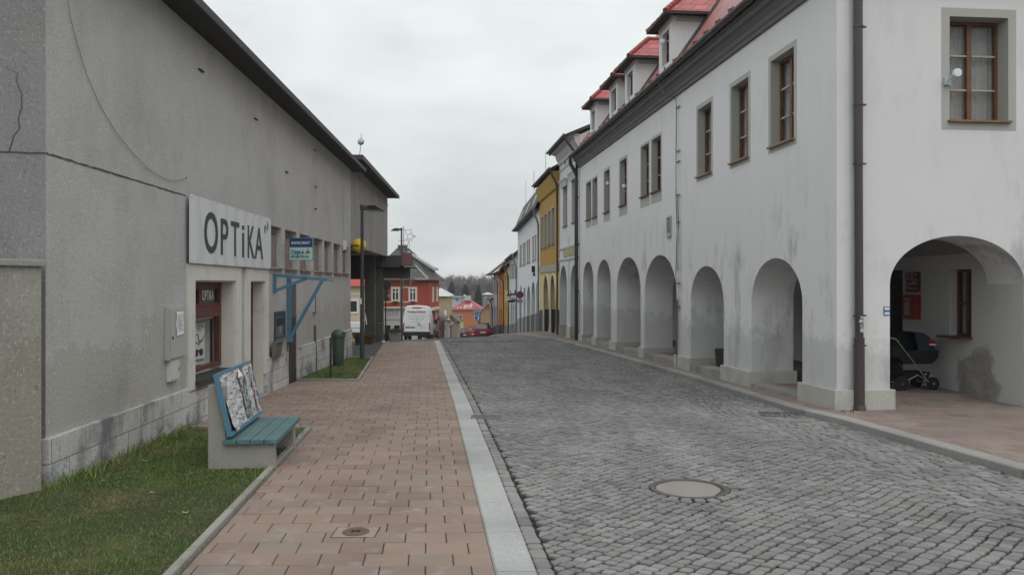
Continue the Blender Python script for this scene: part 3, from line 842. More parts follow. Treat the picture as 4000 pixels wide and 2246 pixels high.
# white shop front: surround frames, display window, door
mb = MB()
mb.box(sx(205), W0, -.035, .2, .24, 1.92); mb.box(W0, W1, -.035, .2, 1.702, 1.92); mb.box(W1, sx(540), -.035, .2, -.4, 1.92)
mb.box(sx(568), D0, -.035, .2, -.4, 1.92); mb.box(D0, D1, -.035, .2, 1.702, 1.92); mb.box(D1, sx(712), -.035, .2, .05, 1.92)
mb.build('shop_surround', TRIMW, shop, bevel=.008)
mb = MB(); q = .004
mb.box(W1-.02, W1-q, .0, .33, .34, 1.70); mb.box(D1-.02, D1-q, .0, .33, -.33, 1.70); mb.box(W0+q, W1-.02, 0, .33, 1.685, 1.698); mb.box(D0+q, D1-.02, 0, .33, 1.685, 1.698)
mb.build('reveal_lining', TRIMW, shop)
mb = MB(); mb.box(sx(205), sx(370), -.06, -.036, 1.922, 1.95); mb.box(sx(395), sx(545), -.06, -.036, 1.922, 1.95); mb.box(sx(585), sx(712), -.06, -.036, 1.922, 1.95)
mb.build('flashing', M('rusty_white_flashing', (.55,.52,.47), .6, .2, 4, dirt=(.25,.13,.07), dscale=5, dlo=.5, dhi=.7), shop)
d = .19; fr = .06; ztr = 1.02
mb = MB()
for (a0, a1, z0, z1) in ((W0,W0+fr,.40,1.70),(W1-.13,W1-.02,.40,1.70),(W0+fr,W1-.13,.40,.46),(W0+fr,W1-.13,1.62,1.70),(W0+fr,W1-.13,1.16,1.32)): mb.box(a0,a1,d,d+.07,z0,z1)
zA, zB = 1.322, 1.618
nf = 2; span = (W1-.13-W0)
for k in range(1, nf): 
    a = W0+span*k/nf; mb.box(a-.06, a+.06, d-.004, d+.07, zA, zB)
for k in range(nf):
    a0, a1 = W0+span*k/nf+.05, W0+span*(k+1)/nf-.05
    mb.box(a0, a1, d+.0, d+.06, zA, zA+.05); mb.box(a0, a1, d, d+.06, zB-.04, zB)
sw = mb.build('display_window', M('shop_window_wood', (.125,.042,.033), .5, .3, 4, bmp=.15), shop, bevel=.004)
mb = MB(); mb.quad((W0+fr,d+.04,.45),(W1-.12,d+.04,.45),(W1-.12,d+.04,1.18),(W0+fr,d+.04,1.18)); mb.build('pane', mat_glass('shop_glass', (.03,.035,.037), .16), sw)
mb = MB(); mb.quad((W0+fr,d+.035,1.32),(W1-.07,d+.035,1.32),(W1-.07,d+.035,1.62),(W0+fr,d+.035,1.62)); mb.build('top_pane', GLASSD, sw)
mb = MB()
for k in range(nf):
    a = W0+span*(k+.5)/nf
    mb.text('OPTiKA', .145, .50, lambda u, v, t, a=a: (a+u, d+.030-t*.3, 1.485+v), thick=.003, bold=.012)
mb.build('lettering', M('faded_white_letters', (.75,.75,.73), .7, .05, 5), sw)
mb = MB(); mb.box(W0-.02, W1+.02, -.10, .22, .325, .35); mb.box(W0-.02, W1+.02, -.10, -.085, .27, .325)
mb.build('window_sill', M('dark_metal_sill', (.045,.042,.042), .5, .15, 4), shop, bevel=.004)
# display behind the glass: pale blind wall, sale poster, boxes
mb = MB(); mb.box(W0, W1+.3, .75, .78, .3, 1.1); mb.box(W1-.06, W1-.03, .36, .75, .3, 1.1); mb.box(W0, W1, .27, .8, .30, .335); mb.box(W0-.2, W1+.2, .3, 1.0, 1.12, 1.16)
sp = mb.build('display_backing', M('display_backing_grey', (.72,.73,.72), .9, .1, 3), sw)
bx = thing('sale_poster', 'white sale poster with glasses drawn on it inside the shop window', 'poster', Lw(W0+1.08, .31, .78), LR)
pw_, ph_ = .58, .62
mb = MB(); mb.box(-pw_/2, pw_/2, 0, .01, -ph_/2, ph_/2-.02); mb.build('sheet', PAPER, bx)
mb = MB()
mb.text('DIV SLEVA', .075, .5, lambda u, v, t: (u, -.002-t*.3, .245+v), thick=.003, bold=.004)
mb.text('MULTIFOKALNI SKLA', .05, .52, lambda u, v, t: (u, -.002-t*.3, -.255+v), thick=.003, bold=.004)
mb.text('+++ +++', .02, .2, lambda u, v, t: (u+.05, -.002-t*.3, .185+v), thick=.003)
def disc(mb, cx, cz, rx, rz, y, n=16, mi=0): mb.add([(cx+rx*cos(2*pi*k/n), y, cz+rz*sin(2*pi*k/n)) for k in range(n)], [tuple(range(n))], mi)
for s in (-1, 1): disc(mb, .03+s*.10, -.14, .085, .055, -.004)
mb.quad((-.05,-.004,-.12),(.11,-.004,-.12),(.11,-.004,-.10),(-.05,-.004,-.10))
mb.tube([(-.16,-.006,.10),(-.02,-.006,.14),(.04,-.006,.02),(.20,-.006,.05)], .006, 5); mb.tube([(-.16,-.006,.10),(-.10,-.006,.0),(.04,-.006,.02)], .006, 5); mb.tube([(.0,-.006,-.03),(.20,-.006,.05),(.24,-.006,.10)], .006, 5)
mb.build('print', INKD, bx)
for i, (a, w, h) in enumerate(((.92,.16,.13),(1.14,.14,.15),(1.33,.08,.07),(1.52,.12,.13))):
    mb = MB(); mb.box(-w/2, w/2, 0, .12, 0, h)
    if i == 2: mb = MB(); mb.lathe([(.03,0),(.045,.02),(.03,.05),(.02,.07)], seg=10)
    o = mb.build('display_box', M('display_white', (.62,.63,.62), .7, .06, 6), None, bevel=.004)
    o.location = Lw(W0+a, .40, .337); o.rotation_euler = (0,0,LR)
    tag(o, ('white display box beside the leftmost frame of the shop window', 'tall white display box under the sale poster', 'small pale eyewear stand between the display boxes', 'square white display box at the right end of the shop window')[i], 'display box', 'boxes in the shop window')
# shop door
mb = MB(); dd = .18
mb.box(D0, D0+.08, dd, dd+.06, -.33, 1.685); mb.box(D1-.10, D1-.02, dd, dd+.06, -.33, 1.685); mb.box(D0+.08, D1-.1, dd, dd+.06, 1.60, 1.685); mb.box(D0+.08, D1-.1, dd, dd+.05, -.33, .35); mb.box(D0+.08, D1-.1, dd, dd+.05, .98, 1.06)
sd = mb.build('door', M('shop_window_wood', (0,0,0)), shop, bevel=.004)
mb = MB(); mb.quad((D0+.08,dd+.03,.3),(D1-.1,dd+.03,.3),(D1-.1,dd+.03,1.62),(D0+.08,dd+.03,1.62)); mb.build('pane', GLASSD, sd)
mb = MB(); mb.tube([(D0+.14,dd-.04,.55),(D0+.14,dd-.04,.70)], .01, 6); mb.build('handle', GALV, sd)
mb = MB(); mb.box(D0-.02, D1+.02, -.12, .3, -.45, -.285); mb.build('doorstep', CONC, shop, bevel=.008)
# service door
mb = MB(); mb.box(DD0, DD1, .015, .07, -.45, .98); mb.box(DD0, DD1, .005, .012, -.45, -.12)
sd = mb.build('door', DARKD, shop, bevel=.004)
mb = MB(); mb.box(DD0, DD1, .018, .07, .98, 1.66); mb.build('door_panel', M('grey_over_panel', (.115,.11,.105), .8, .15, 2), sd)
mb = MB(); mb.tube([(DD0+.08,-.01,.30),(DD0+.08,-.01,.42)], .012, 6); mb.build('handle', GALV, sd)
# shuttered strip windows above
for i, (a0, a1) in enumerate(LV):
    mb = MB(); mb.box(a0, a1, .10, .16, 1.98, 2.60)
    for k in range(5):
        a = a0+(a1-a0)*(k+.5)/5; mb.box(a-.004, a+.004, .096, .10, 2.0, 2.58)
    for z in (2.08, 2.42): mb.box(a1-.10, a1-.05, .075, .10, z-.012, z+.012)
    mb.box(a0, a1, .115, .16, 2.62, 2.74)
    w = mb.build('shutter_window', RUSTP, shop)
    mb = MB(); mb.hexa([(a0-.03,-.06,1.93),(a1+.03,-.06,1.93),(a1+.03,.1,1.955),(a0-.03,.1,1.955)], [(a0-.03,-.06,1.955),(a1+.03,-.06,1.955),(a1+.03,.1,1.978),(a0-.03,.1,1.978)])
    mb.build('sill', M('rusty_sill', (.20,.12,.085), .7, .3, 6, dirt=(.40,.36,.32), dscale=7, dlo=.5, dhi=.62), w)
# conduit and hooks on the wall
CABLE = M('grey_cable', (.10,.10,.10), .6, .1, 5)
mb = MB(); cs = Ls(792)
mb.tube([(cs,-.02,1.5),(cs,-.02,1.0)], .008, 6); mb.tube([(cs-.1,-.02,.7),(cs-.1,-.05,-.38)], .03, 8); mb.box(cs-.25,cs+.1,-.03,0,.98,1.0); mb.box(cs-.22,cs+.02,-.06,0,-.1,-.08)
mb.build('conduit', CABLE, shop)
mb = MB()
for px, py in ((642,300),(790,378),(808,352),(720,433),(793,470),(793,525),(504,178)):
    a, z = Ls(px), Lz(px, py); mb = MB(); mb.box(a-.09, a+.09, -.03, 0, z-.007, z+.007); mb.build('iron_stub', M('rusty_iron', (.05,.04,.035), .8, .2, 5), shop)

# ---- second block, raised on stilts over a passage
stilt = thing('stilt_building', 'grey concrete block raised on stilts over a dark passage beyond the shop', 'building', LO, LR)
E_END = (33.5-7.05)*KL
mb = MB(); mb.box(S_END+.003, E_END, 0, .35, 2.82, 5.3); mb.box(S_END+.003, S_END+.3, .35, 9, 2.82, 5.3); mb.box(E_END-.3, E_END, .35, 9, 2.82, 5.3); mb.box(S_END+.3, E_END-.3, 8.7, 9, 2.82, 5.3); mb.box(S_END+.3, E_END-.3, .35, 8.7, 2.83, 3.0)
mb.build('wall', GREYC, stilt)
mb = MB(); mb.box(S_END-.6, E_END+.35, -.42, 9.3, 5.302, 5.40); mb.build('roof', M('dark_roof_edge', (0,0,0)), stilt, bevel=.01)
mb = MB(); mb.box(S_END-.65, E_END+.4, -.46, -.422, 5.29, 5.43); mb.box(S_END-.65, S_END-.602, -.42, 2.0, 5.29, 5.43); mb.build('eaves_fascia', M('eaves_metal', (0,0,0)), stilt)
mb = MB(); mb.box(E_END+.003, E_END+.42, .02, .3, 5.0, 5.04);  mb.build('ledge', M('eaves_metal', (0,0,0)), stilt)
for (Y, pa, pb, dep) in ((32.0, 917, 942, .34), (33.0, 945, 963, .3)):
    xa, xb = (pa-CX)/F*Y, (pb-CX)/F*Y; mb = MB()
    mb.hexa([(xa,Y,g(xa,Y)-.3),(xb,Y,g(xb,Y)-.3),(xb-.01,Y+dep,g(xb,Y)-.3),(xa-.01,Y+dep,g(xa,Y)-.3)], [(xa,Y,2.82),(xb,Y,2.82),(xb-.01,Y+dep,2.82),(xa-.01,Y+dep,2.82)])
    o = mb.build('pillar', DCONC, stilt, bevel=.015); o.matrix_parent_inverse = (Matrix.Translation(LO) @ Matrix.Rotation(LR,4,'Z')).inverted()
mb = MB(); xa, xb = (947-CX)/F*32.6, (962-CX)/F*32.6
mb.hexa([(xa,32.55,-1.2),(xb,32.55,-1.2),(xb,32.98,-1.2),(xa,32.98,-1.2)], [(xa,32.55,.05),(xb,32.55,.05),(xb,32.98,.05),(xa,32.98,.05)])
o = mb.build('pillar_base', DCONC, stilt, bevel=.015); o.matrix_parent_inverse = (Matrix.Translation(LO) @ Matrix.Rotation(LR,4,'Z')).inverted()
mb = MB(); mb.box(E_END-.55, E_END-.2, .35, 9, 1.86, 2.82); mb.build('beam', DCONC, stilt)
# porch gate beam with a little roof, reaching out over the pavement
PY = 33.2
px0, px1 = (942-CX)/F*PY, (1028-CX)/F*PY
porch = thing('gate_canopy', 'dark concrete gate beam carrying a little pitched roof with maroon end', 'canopy', (px0, PY, 0))
w = px1-px0
mb = MB(); mb.box(0, w, 0, .45, 1.90, 2.33); mb.box(w*.86, w+.02, -.05, .40, 1.88, 2.36); mb.build('beam', DCONC, porch, bevel=.01)
mb = MB()
prof = [(-.28, 2.36), (.22, 2.86), (.72, 2.36), (.72, 2.31), (-.28, 2.31)]
def gable_prism(mb, x0, x1, prof): 
    mb.hexa([(x0,y,z) for y,z in prof], [(x1,y,z) for y,z in prof])
gable_prism(mb, .05, w*.80, prof); mb.box(-.1, w+.28, -.32, .76, 2.331, 2.358)
mb.build('roof', M('dark_porch_roof', (.030,.029,.029), .8, .25, 2, fine=.2, fscale=12), porch)
mb = MB(); gable_prism(mb, w*.802, w+.10, [(-.30,2.44),(.22,2.98),(.74,2.44)]); mb.box(w*.4, w*.62, -.325, -.30, 2.34, 2.375); mb.build('end_gable', M('maroon_metal', (.095,.030,.030), .5, .2, 4), porch)
mb = MB(); mb.hexa([(-.12,-.30,2.36),(.06,-.30,2.36),(.06,.0,2.75),(-.03,.0,2.75)], [(-.12,-.28,2.38),(.06,-.28,2.38),(.06,.02,2.75),(-.03,.02,2.75)]); mb.build('flashing', TRIMW, porch)

# ---- garden wall in front of the end wall
gw = thing('garden_wall', 'yellowish pebbledash garden wall with flat cap at the corner of the shop building', 'wall', (0,0,0))
A, B, C = Vector((-4.085,6.90)), Vector((-4.30,6.45)), Vector((-5.3,4.35))
mb = MB(); nr = Vector((-.9,.43)).normalized()*.26
for p, q in ((A,B),(B,C)):
    mb.hexa([(p.x,p.y,-.6),(p.x+nr.x,p.y+nr.y,-.6),(q.x+nr.x,q.y+nr.y,-.6),(q.x,q.y,-.6)], [(p.x,p.y,1.80),(p.x+nr.x,p.y+nr.y,1.80),(q.x+nr.x,q.y+nr.y,1.80),(q.x,q.y,1.80)])
mb.build('wall', GARDENW, gw)
mb = MB(); e = Vector((.43,.9)).normalized()*.03; o_ = nr*.13
for p, q in ((A+e,B),(B,C)):
    pts = [p-o_, p+nr+o_, q+nr+o_, q-o_]
    mb.hexa([(t.x,t.y,1.802) for t in pts], [(t.x,t.y,1.862) for t in pts])
mb.build('cap', CONC, gw, bevel=.012)

# ================================================================== things on the left front
# OPTIKA board
sa, sb = Ls(465.5), Ls(672)
sign = thing('shop_sign', 'large white shop board reading OPTiKA in dark thin capitals', 'sign', Lw(sa, -.05, 1.93), LR)
sw_, sh_ = sb-sa, .90
def signmat():
    m, nt, b, out = nt_new('sign_board_white'); co = coords(nt)
    v = nt.nodes.new('ShaderNodeTexWave'); v.inputs['Scale'].default_value = .55; v.inputs['Distortion'].default_value = 9; v.inputs['Detail'].default_value = 1; v.inputs['Detail Scale'].default_value = .9
    nt.links.new(co, v.inputs['Vector'])
    c = mixc(nt, ramp(nt, v.outputs['Fac'], .68, .74), (.62,.64,.64), (.55,.58,.59))
    nt.links.new(c, b.inputs['Base Color']); b.inputs['Roughness'].default_value = .5; b.inputs['Specular IOR Level'].default_value = .3
    return m
mb = MB(); mb.box(0, sw_, -.02, 0, 0, sh_); mb.build('board', signmat(), sign, bevel=.003)
mb = MB(); S1 = lambda zx: Ls((600+zx/1.606)/1.5528)-sa
def letter(ch, z0x, z1x, z0, z1, bold=0.0):
    c_, w_ = (S1(z0x)+S1(z1x))/2, S1(z1x)-S1(z0x)
    mb.text(ch, (z1-z0)*sh_, w_, lambda u, v, t: (c_+u, -.022-t, (z0+z1)/2*sh_+v), thick=.006, bold=bold)
letter('O', 284, 371, .17, .82, .012); letter('P', 390, 437, .17, .76, .008); letter('T', 455, 507, .17, .76, .004); letter('I', 527, 538, .17, .60); letter('K', 562, 605, .17, .76, .004); letter('A', 607, 660, .17, .76, .004)
mb.box(S1(526), S1(539), -.028, -.022, .66*sh_, .73*sh_)
mb.build('lettering', M('dark_green_letters', (.035,.055,.055), .5, .05, 5), sign)
mb = MB(); ca, cz = S1(680), .80*sh_
for s in (-1, 1):
    mb.tube([(ca+s*(.055+.055*sin(pi*k/10)), -.026, cz+s*.03+(-.085+.17*k/10)) for k in range(11)], [.003+.007*sin(pi*k/10) for k in range(11)], 5)
disc(mb, ca, cz, .026, .035, -.024)
mb.build('emblem', M('dark_green_letters', (0,0,0)), sign)
mb = MB()
for k in range(5):
    for z in (.03, sh_-.03): mb.ball((.05+(sw_-.1)*k/4, -.022, z), .010, 8, 5)
mb.build('screw', GALV, sign)

# electric cabinets
def box_thing(name, label, cat, s, n, z, parts, group=None):
    t = thing(name, label, cat, Lw(s, n, z), LR, group)
    for pn, mat, fn, bv in parts:
        mb = MB(); fn(mb); mb.build(pn, mat, t, bevel=bv)
    return t
c0, c1 = Ls(412.5), Ls(452.6); cz0, cz1 = .78, 1.38
cz1 = CAMZ-(769.6-HY)/F*Ly(430); cz0 = CAMZ-(903-HY)/F*Ly(430)
wd = c1-c0
box_thing('meter_cabinet', 'upper grey electricity cabinet with a torn paper notice', 'cabinet', c0, -.002, cz0, [
    ('body', GREYBOX, lambda mb: mb.box(0, wd, -.065, 0, 0, cz1-cz0), .006),
    ('door', GREYBOX, lambda mb: mb.box(.02, wd-.02, -.077, -.066, .02, cz1-cz0-.03), .005),
    ('lock', BLACK, lambda mb: mb.box(.05, .08, -.087, -.078, .26, .29), .003)])
pn = MB(); n_ = 8
for i in range(n_):
    for k in range(6):
        f = lambda u, v: (c0*0+u*.24, -.006-.02*max(0, .3-v)*u-.004*sin(v*9+u*4), v*.30+.02*u*(v<.2))
        pn.quad(f(k/6,i/n_), f((k+1)/6,i/n_), f((k+1)/6,(i+1)/n_), f(k/6,(i+1)/n_))
o = pn.build('paper_note', PAPER, None, smooth=True); o.location = Lw(c0+.17, -.081, cz0+.29); o.rotation_euler = (0,0,LR)
tag(o, 'white printed notice taped to the upper electricity cabinet', 'notice')
mb = MB()
for k in range(11): mb.box(.03, .21-.03*(k % 3), -.020, -.019, .06+.02*k, .066+.02*k)
mb.build('print', M('pale_print', (.35,.35,.36), .8, .1, 5), o)
g0, g1 = Ls(417.7), Ls(441.3); gz1 = CAMZ-(901-HY)/F*Ly(430); gz0 = CAMZ-(957-HY)/F*Ly(430); w2 = g1-g0
box_thing('gas_cabinet', 'small white metal cabinet under the grey electricity cabinet', 'cabinet', g0, -.002, gz0, [
    ('body', M('white_cabinet', (.56,.56,.55), .5, .05, 3), lambda mb: mb.box(0, w2, -.05, 0, 0, gz1-gz0-.01), .005),
    ('door', M('white_cabinet', (0,0,0)), lambda mb: mb.box(.02, w2-.02, -.058, -.051, .02, gz1-gz0-.03), .003),
    ('latch', GALV, lambda mb: mb.box(w2-.07, w2-.05, -.072, -.059, .12, .16), .002)])

# cash machine, letter box
m0, m1 = Ls(689), Ls(715); mz1 = CAMZ-(783.6-HY)/F*Ly(700); mz0 = CAMZ-(855-HY)/F*Ly(700); mw = m1-m0; mh = mz1-mz0
NAVY = M('navy_metal', (.035,.055,.085), .5, .15, 4)
def frame_box(mb, w, h, t, y0, y1):
    mb.box(0,t,y0,y1,0,h); mb.box(w-t,w,y0,y1,0,h); mb.box(t,w-t,y0,y1,0,t); mb.box(t,w-t,y0,y1,h-t,h)
def keys(mb):
    for i in range(4):
        for j in range(3): mb.box(.36+.05*j, .395+.05*j, -.022, -.0125, .14+.035*i, .165+.035*i)
box_thing('cash_machine', 'dark navy cash machine set in the wall under the blue bracket frame', 'cash machine', m0, 0, mz0, [
    ('surround', NAVY, lambda mb: frame_box(mb, mw, mh, .07, -.03, .0), .01),
    ('face', M('machine_grey', (.12,.13,.14), .45, .1, 4), lambda mb: (mb.box(.07, mw-.07, -.012, -.003, .07, mh-.07)), .004),
    ('screen', GLASSD, lambda mb: mb.box(.12, mw-.14, -.017, -.0125, mh*.5, mh*.78), 0),
    ('keypad', GALV, keys, 0),
    ('shelf', M('machine_grey', (0,0,0)), lambda mb: mb.box(.0, mw, -.07, -.031, .0, .035), .006)])
l0, l1 = Ls(676), Ls(693); lz1 = CAMZ-(859-HY)/F*Ly(682); lz0 = CAMZ-(901-HY)/F*Ly(682); lw = l1-l0
box_thing('letter_box', 'worn brown metal letter box below the cash machine', 'letter box', l0, -.055, lz0, [
    ('body', M('worn_brown_metal', (.16,.135,.115), .6, .25, 5, dirt=(.10,.06,.04), dscale=6), lambda mb: mb.hexa([(0,-.05,0),(lw,-.05,0),(lw,0,0),(0,0,0)], [(0,-.09,lz1-lz0),(lw,-.09,lz1-lz0),(lw,0,lz1-lz0),(0,0,lz1-lz0)]), .008),
    ('flap', DARKD, lambda mb: mb.box(.05, lw-.05, -.090, -.078, .25, .29), .003)])

# blue steel bracket frame over the cash machine
bs0, bs1 = (14.85-7.05)*KL, (15.95-7.05)*KL
bl = thing('bracket_frame', 'bright blue steel bracket frame left from an awning over the cash machine', 'bracket', Lw(bs0, 0, 0), LR)
def bar(mb, p, q, w=.055, h=.055):
    p, q = Vector(p), Vector(q); d = (q-p).normalized(); a = Vector((1,0,0)) if abs(d.x) < .9 else Vector((0,1,0)); b = d.cross(a).normalized()*h/2; a = a*w/2
    mb.hexa([p-a-b, p+a-b, p+a+b, p-a+b], [q-a-b, q+a-b, q+a+b, q-a+b])
mb = MB(); bar(mb, (0,-.03,1.82), (0,-1.0,1.735)); bar(mb, (0,-.03,1.84), (0,-.03,1.48)); bar(mb, (0,-.04,1.53), (0,-.62,1.76)); mb.build('near_bracket', BLUE, bl)
L2 = bs1-bs0
mb = MB(); bar(mb, (L2,-.035,1.80), (L2,-.9,1.735)); bar(mb, (L2,-.035,1.80), (L2,-.035,.54), .09, .07); bar(mb, (L2,-.05,.56), (L2,-.70,1.74), .05, .06); mb.box(L2-.06,L2+.06,-.10,-.005,.50,.56); mb.build('far_bracket', BLUE, bl)
mb = MB(); bar(mb, (0.03,-.98,1.735), (L2+.05,-.98,1.735), .03, .03); mb.build('front_rail', GALV, bl)

# BANKOMAT sign
BY = 15.6
bx0, bx1 = (728.2-CX)/F*BY, (786.7-CX)/F*BY; bz1, bz0 = at(0,598,BY).z, at(0,654.4,BY).z; bw, bh = bx1-bx0, bz1-bz0
bk = thing('bank_sign', 'square blue and mint projecting sign reading BANKOMAT above the cash machine', 'sign', (bx0, BY, bz0))
mb = MB(); mb.box(0, bw, 0, .09, 0, bh); mb.build('casing', M('sign_casing', (.20,.24,.25), .5, .1, 4), bk, bevel=.006)
mb = MB(); mb.box(.006, bw-.006, -.006, -.001, bh*.57, bh-.006); 
mb.build('blue_panel', M('navy_sign_blue', (.025,.065,.17), .4, .04, 4), bk)
mb = MB(); mb.box(.006, bw-.006, -.006, -.001, .006, bh*.57); mb.build('mint_panel', M('mint_sign', (.40,.62,.60), .4, .04, 4), bk)
fp = lambda cx, cz: (lambda u, v, t: (cx+u, -.0065-t*.5, cz+v))
mb = MB(); mb.text('BANKOMAT', .052, .36, fp(bw*.49, bh*.77), bold=.018); mb.build('heading', M('sign_letter_white', (.72,.74,.74), .5, .03, 5), bk)
mb = MB(); mb.text('ČESKÁ', .088, .265, fp(bw*.36, bh*.365), bold=.03); mb.text('SPOŘITELNA', .068, .36, fp(bw*.46, bh*.175), bold=.03); mb.build('name', M('sign_letter_dark', (.02,.06,.10), .5, .03, 5), bk)
mb = MB(); cx_ = bw*.795
mb.box(cx_-.040, cx_+.040, -.010, -.007, bh*.29, bh*.31+.045); mb.box(cx_-.008, cx_+.008, -.010, -.007, bh*.29+.055, bh*.29+.085); disc(mb, cx_, bh*.30+.088, .011, .011, -.0085); mb.build('emblem', M('sign_red', (.38,.03,.05), .5, .05, 5), bk)
mb = MB(); mb.box(cx_-.028, cx_+.028, -.012, -.0105, bh*.33, bh*.34); mb.box(cx_-.028, cx_+.028, -.012, -.0105, bh*.375, bh*.385); mb.build('emblem_stripe', M('mint_sign', (0,0,0)), bk)
mb = MB(); mb.tube([(0,.05,bh*.35),(-.14,.05,bh*.35)], .012, 6); mb.tube([(0,.05,bh*.75),(-.14,.05,bh*.75)], .012, 6); mb.build('arm', GALV, bk)

# alarm siren with its cable
sir = thing('alarm_siren', 'white alarm siren with red base at the end of the shutter windows', 'alarm', Lw(Ls(864), -.002, Lz(864, 632)), LR)
mb = MB(); mb.hexa([(-.13,-.07,.04),(.13,-.07,.04),(.13,0,0),(-.13,0,0)], [(-.12,-.08,.28),(.12,-.08,.28),(.13,0,.30),(-.13,0,.30)]); mb.build('body', WHITEP, sir, bevel=.02)
mb = MB(); mb.hexa([(-.09,-.05,-.05),(.09,-.05,-.05),(.09,0,-.06),(-.09,0,-.06)], [(-.12,-.068,.038),(.12,-.068,.038),(.12,0,-.001),(-.12,0,-.001)]); mb.build('lens', M('siren_red', (.28,.02,.02), .3, .05, 4), sir, bevel=.01)
mb = MB(); zt_ = 5.05-Lz(864, 632); mb.tube([(0,-.02,.30),(0,-.02,zt_)], .011, 6); mb.build('cable', M('pale_cable', (.50,.50,.49), .6, .05, 6), sir)
# loose cable drooping over the wall
mb = MB(); pts = []
for px, py in ((160,-60),(172,40),(190,110),(215,190),(250,270),(290,335),(330,385),(370,425),(405,447),(430,455),(452,452),(466,447)):
    pts.append(Lw(Ls(px), -.015, Lz(px, py)))
mb.tube(pts, .0032, 5); mb.ball(pts[-1], .011, 8, 5)
tag(mb.build('loose_cable', M('brown_grey_cable', (.22,.215,.19), .6, .1, 5), None), 'thin loose cable drooping across the grey pebbledash wall above the shop board', 'cable')

# round yellow lottery ball
BY2 = 24.0; bc = at(903.5, 618, BY2); br_ = .215
yb_ = thing('ball_sign', 'round yellow ball sign on the dark wall behind the lamp post', 'sign', bc)
mb = MB(); mb.ball((0,0,0), br_, 28, 18); mb.build('ball', M('yellow_plastic', (.72,.52,.02), .35, .05, 3), yb_, smooth=True)
mb = MB()
def onball(u, v, t):
    a = u/br_; r = sqrt(max(1e-4, br_*br_-v*v))+.002+t*.3
    return (r*sin(a-.25), -r*cos(a-.25), v)
mb.text('sazka', .07, .24, lambda u, v, t: onball(u-.03, v, t), bold=.05)
for k in range(24):
    a0, a1 = 2*pi*k/24, 2*pi*(k+1)/24
    for r0, r1 in ((.036,.044),): mb.quad(onball(.19+r0*cos(a0), r0*sin(a0), .004), onball(.19+r1*cos(a0), r1*sin(a0), .004), onball(.19+r1*cos(a1), r1*sin(a1), .004), onball(.19+r0*cos(a1), r0*sin(a1), .004))
mb.build('lettering', BLACK, yb_)
mb = MB(); mb.tube([(-.10,.03,-.12),(-.10,.03,-.24)], .05, 8); mb.box(-.35,-.1,0,.06,-.23,-.17); mb.build('bracket', BLACK, yb_)

# aerial on the stilt building's roof edge
ae = thing('roof_aerial', 'white aerial mast with a small round dish on the flat roof edge', 'aerial', at(903, 412, 24.2))
mb = MB(); mb.tube([(0,0,0),(.03,0,.35),(.075,0,.80)], .014, 6); mb.tube([(-.28,.05,.03),(0,0,0)], .014, 6); mb.build('mast', GALV, ae)
mb = MB(); mb.lathe([(.004,0),(.06,.008),(.10,.035)], (.06,-.05,.66), 18, axis='y'); mb.build('dish', GALV, ae, smooth=True)
mb = MB(); mb.tube([(.075+.035*sin(t)*.9, 0, .80+.055-.055*cos(t)) for t in [2*pi*k/12 for k in range(13)]], .006, 5, cap=False); mb.build('loop', GALV, ae)
# ================================================================== street furniture, left
# bench: concrete cheeks, plank seat, framed back with a ruined poster
BNX, BNY = -2.97, 7.76
bench = thing('park_bench', 'low concrete bench with teal plank seat and torn poster back beside the lawn', 'bench', (BNX, BNY, 0), atan2(1,-.0965)-pi/2)
# local: x towards the street, y along the street
zs = .135; gz = g(BNX, BNY)
def cheek(y0, y1):
    mb = MB(); prof = [(0,-.5),(.66,-.5),(.63,zs-.045),(.17,zs-.045),(.16,.66),(.0,.665)]
    mb.add([(x,y0,z) for x,z in prof]+[(x,y1,z) for x,z in prof], [(0,1,2,3),(0,3,4,5),(9,8,7,6),(11,10,9,6)]+[(i,(i+1)%6,6+(i+1)%6,6+i) for i in range(6)])
    return mb
for y0 in (0, 1.08): cheek(y0, y0+.11).build('side_support', CONC, bench, bevel=.012)
mb = MB()
for k in range(4):
    x0 = .155+k*.131; mb.box(x0, x0+.124, -.05, 1.30, zs-.043, zs+.002*(k % 2))
mb.build('seat', TEAL, bench, bevel=.005)
# tilted back frame
def tb(u, v, w):   # u along, v up the board, w out towards the sitter
    x = .235-.135*v/.6+w; return (x, -.06+u, .175+v*1.0+w*.2)
BL_, BH_ = 1.38, .605
mb = MB()
for (u0,u1,v0,v1) in ((0,.024,0,BH_),(BL_-.024,BL_,0,BH_),(.024,BL_-.024,0,.03),(.024,BL_-.024,BH_-.022,BH_)):
    mb.hexa([tb(u0,v0,-.035),tb(u1,v0,-.035),tb(u1,v1,-.035),tb(u0,v1,-.035)], [tb(u0,v0,.012),tb(u1,v0,.012),tb(u1,v1,.012),tb(u0,v1,.012)])
bk_ = mb.build('backrest', BLUE, bench)
mb = MB(); mb.hexa([tb(.03,.03,-.03),tb(BL_-.03,.03,-.03),tb(BL_-.03,BH_-.02,-.03),tb(.03,BH_-.02,-.03)], [tb(.03,.03,-.02),tb(BL_-.03,.03,-.02),tb(BL_-.03,BH_-.02,-.02),tb(.03,BH_-.02,-.02)])
mb.build('back_board', M('grey_board', (.16,.165,.165), .8, .15, 4), bk_)
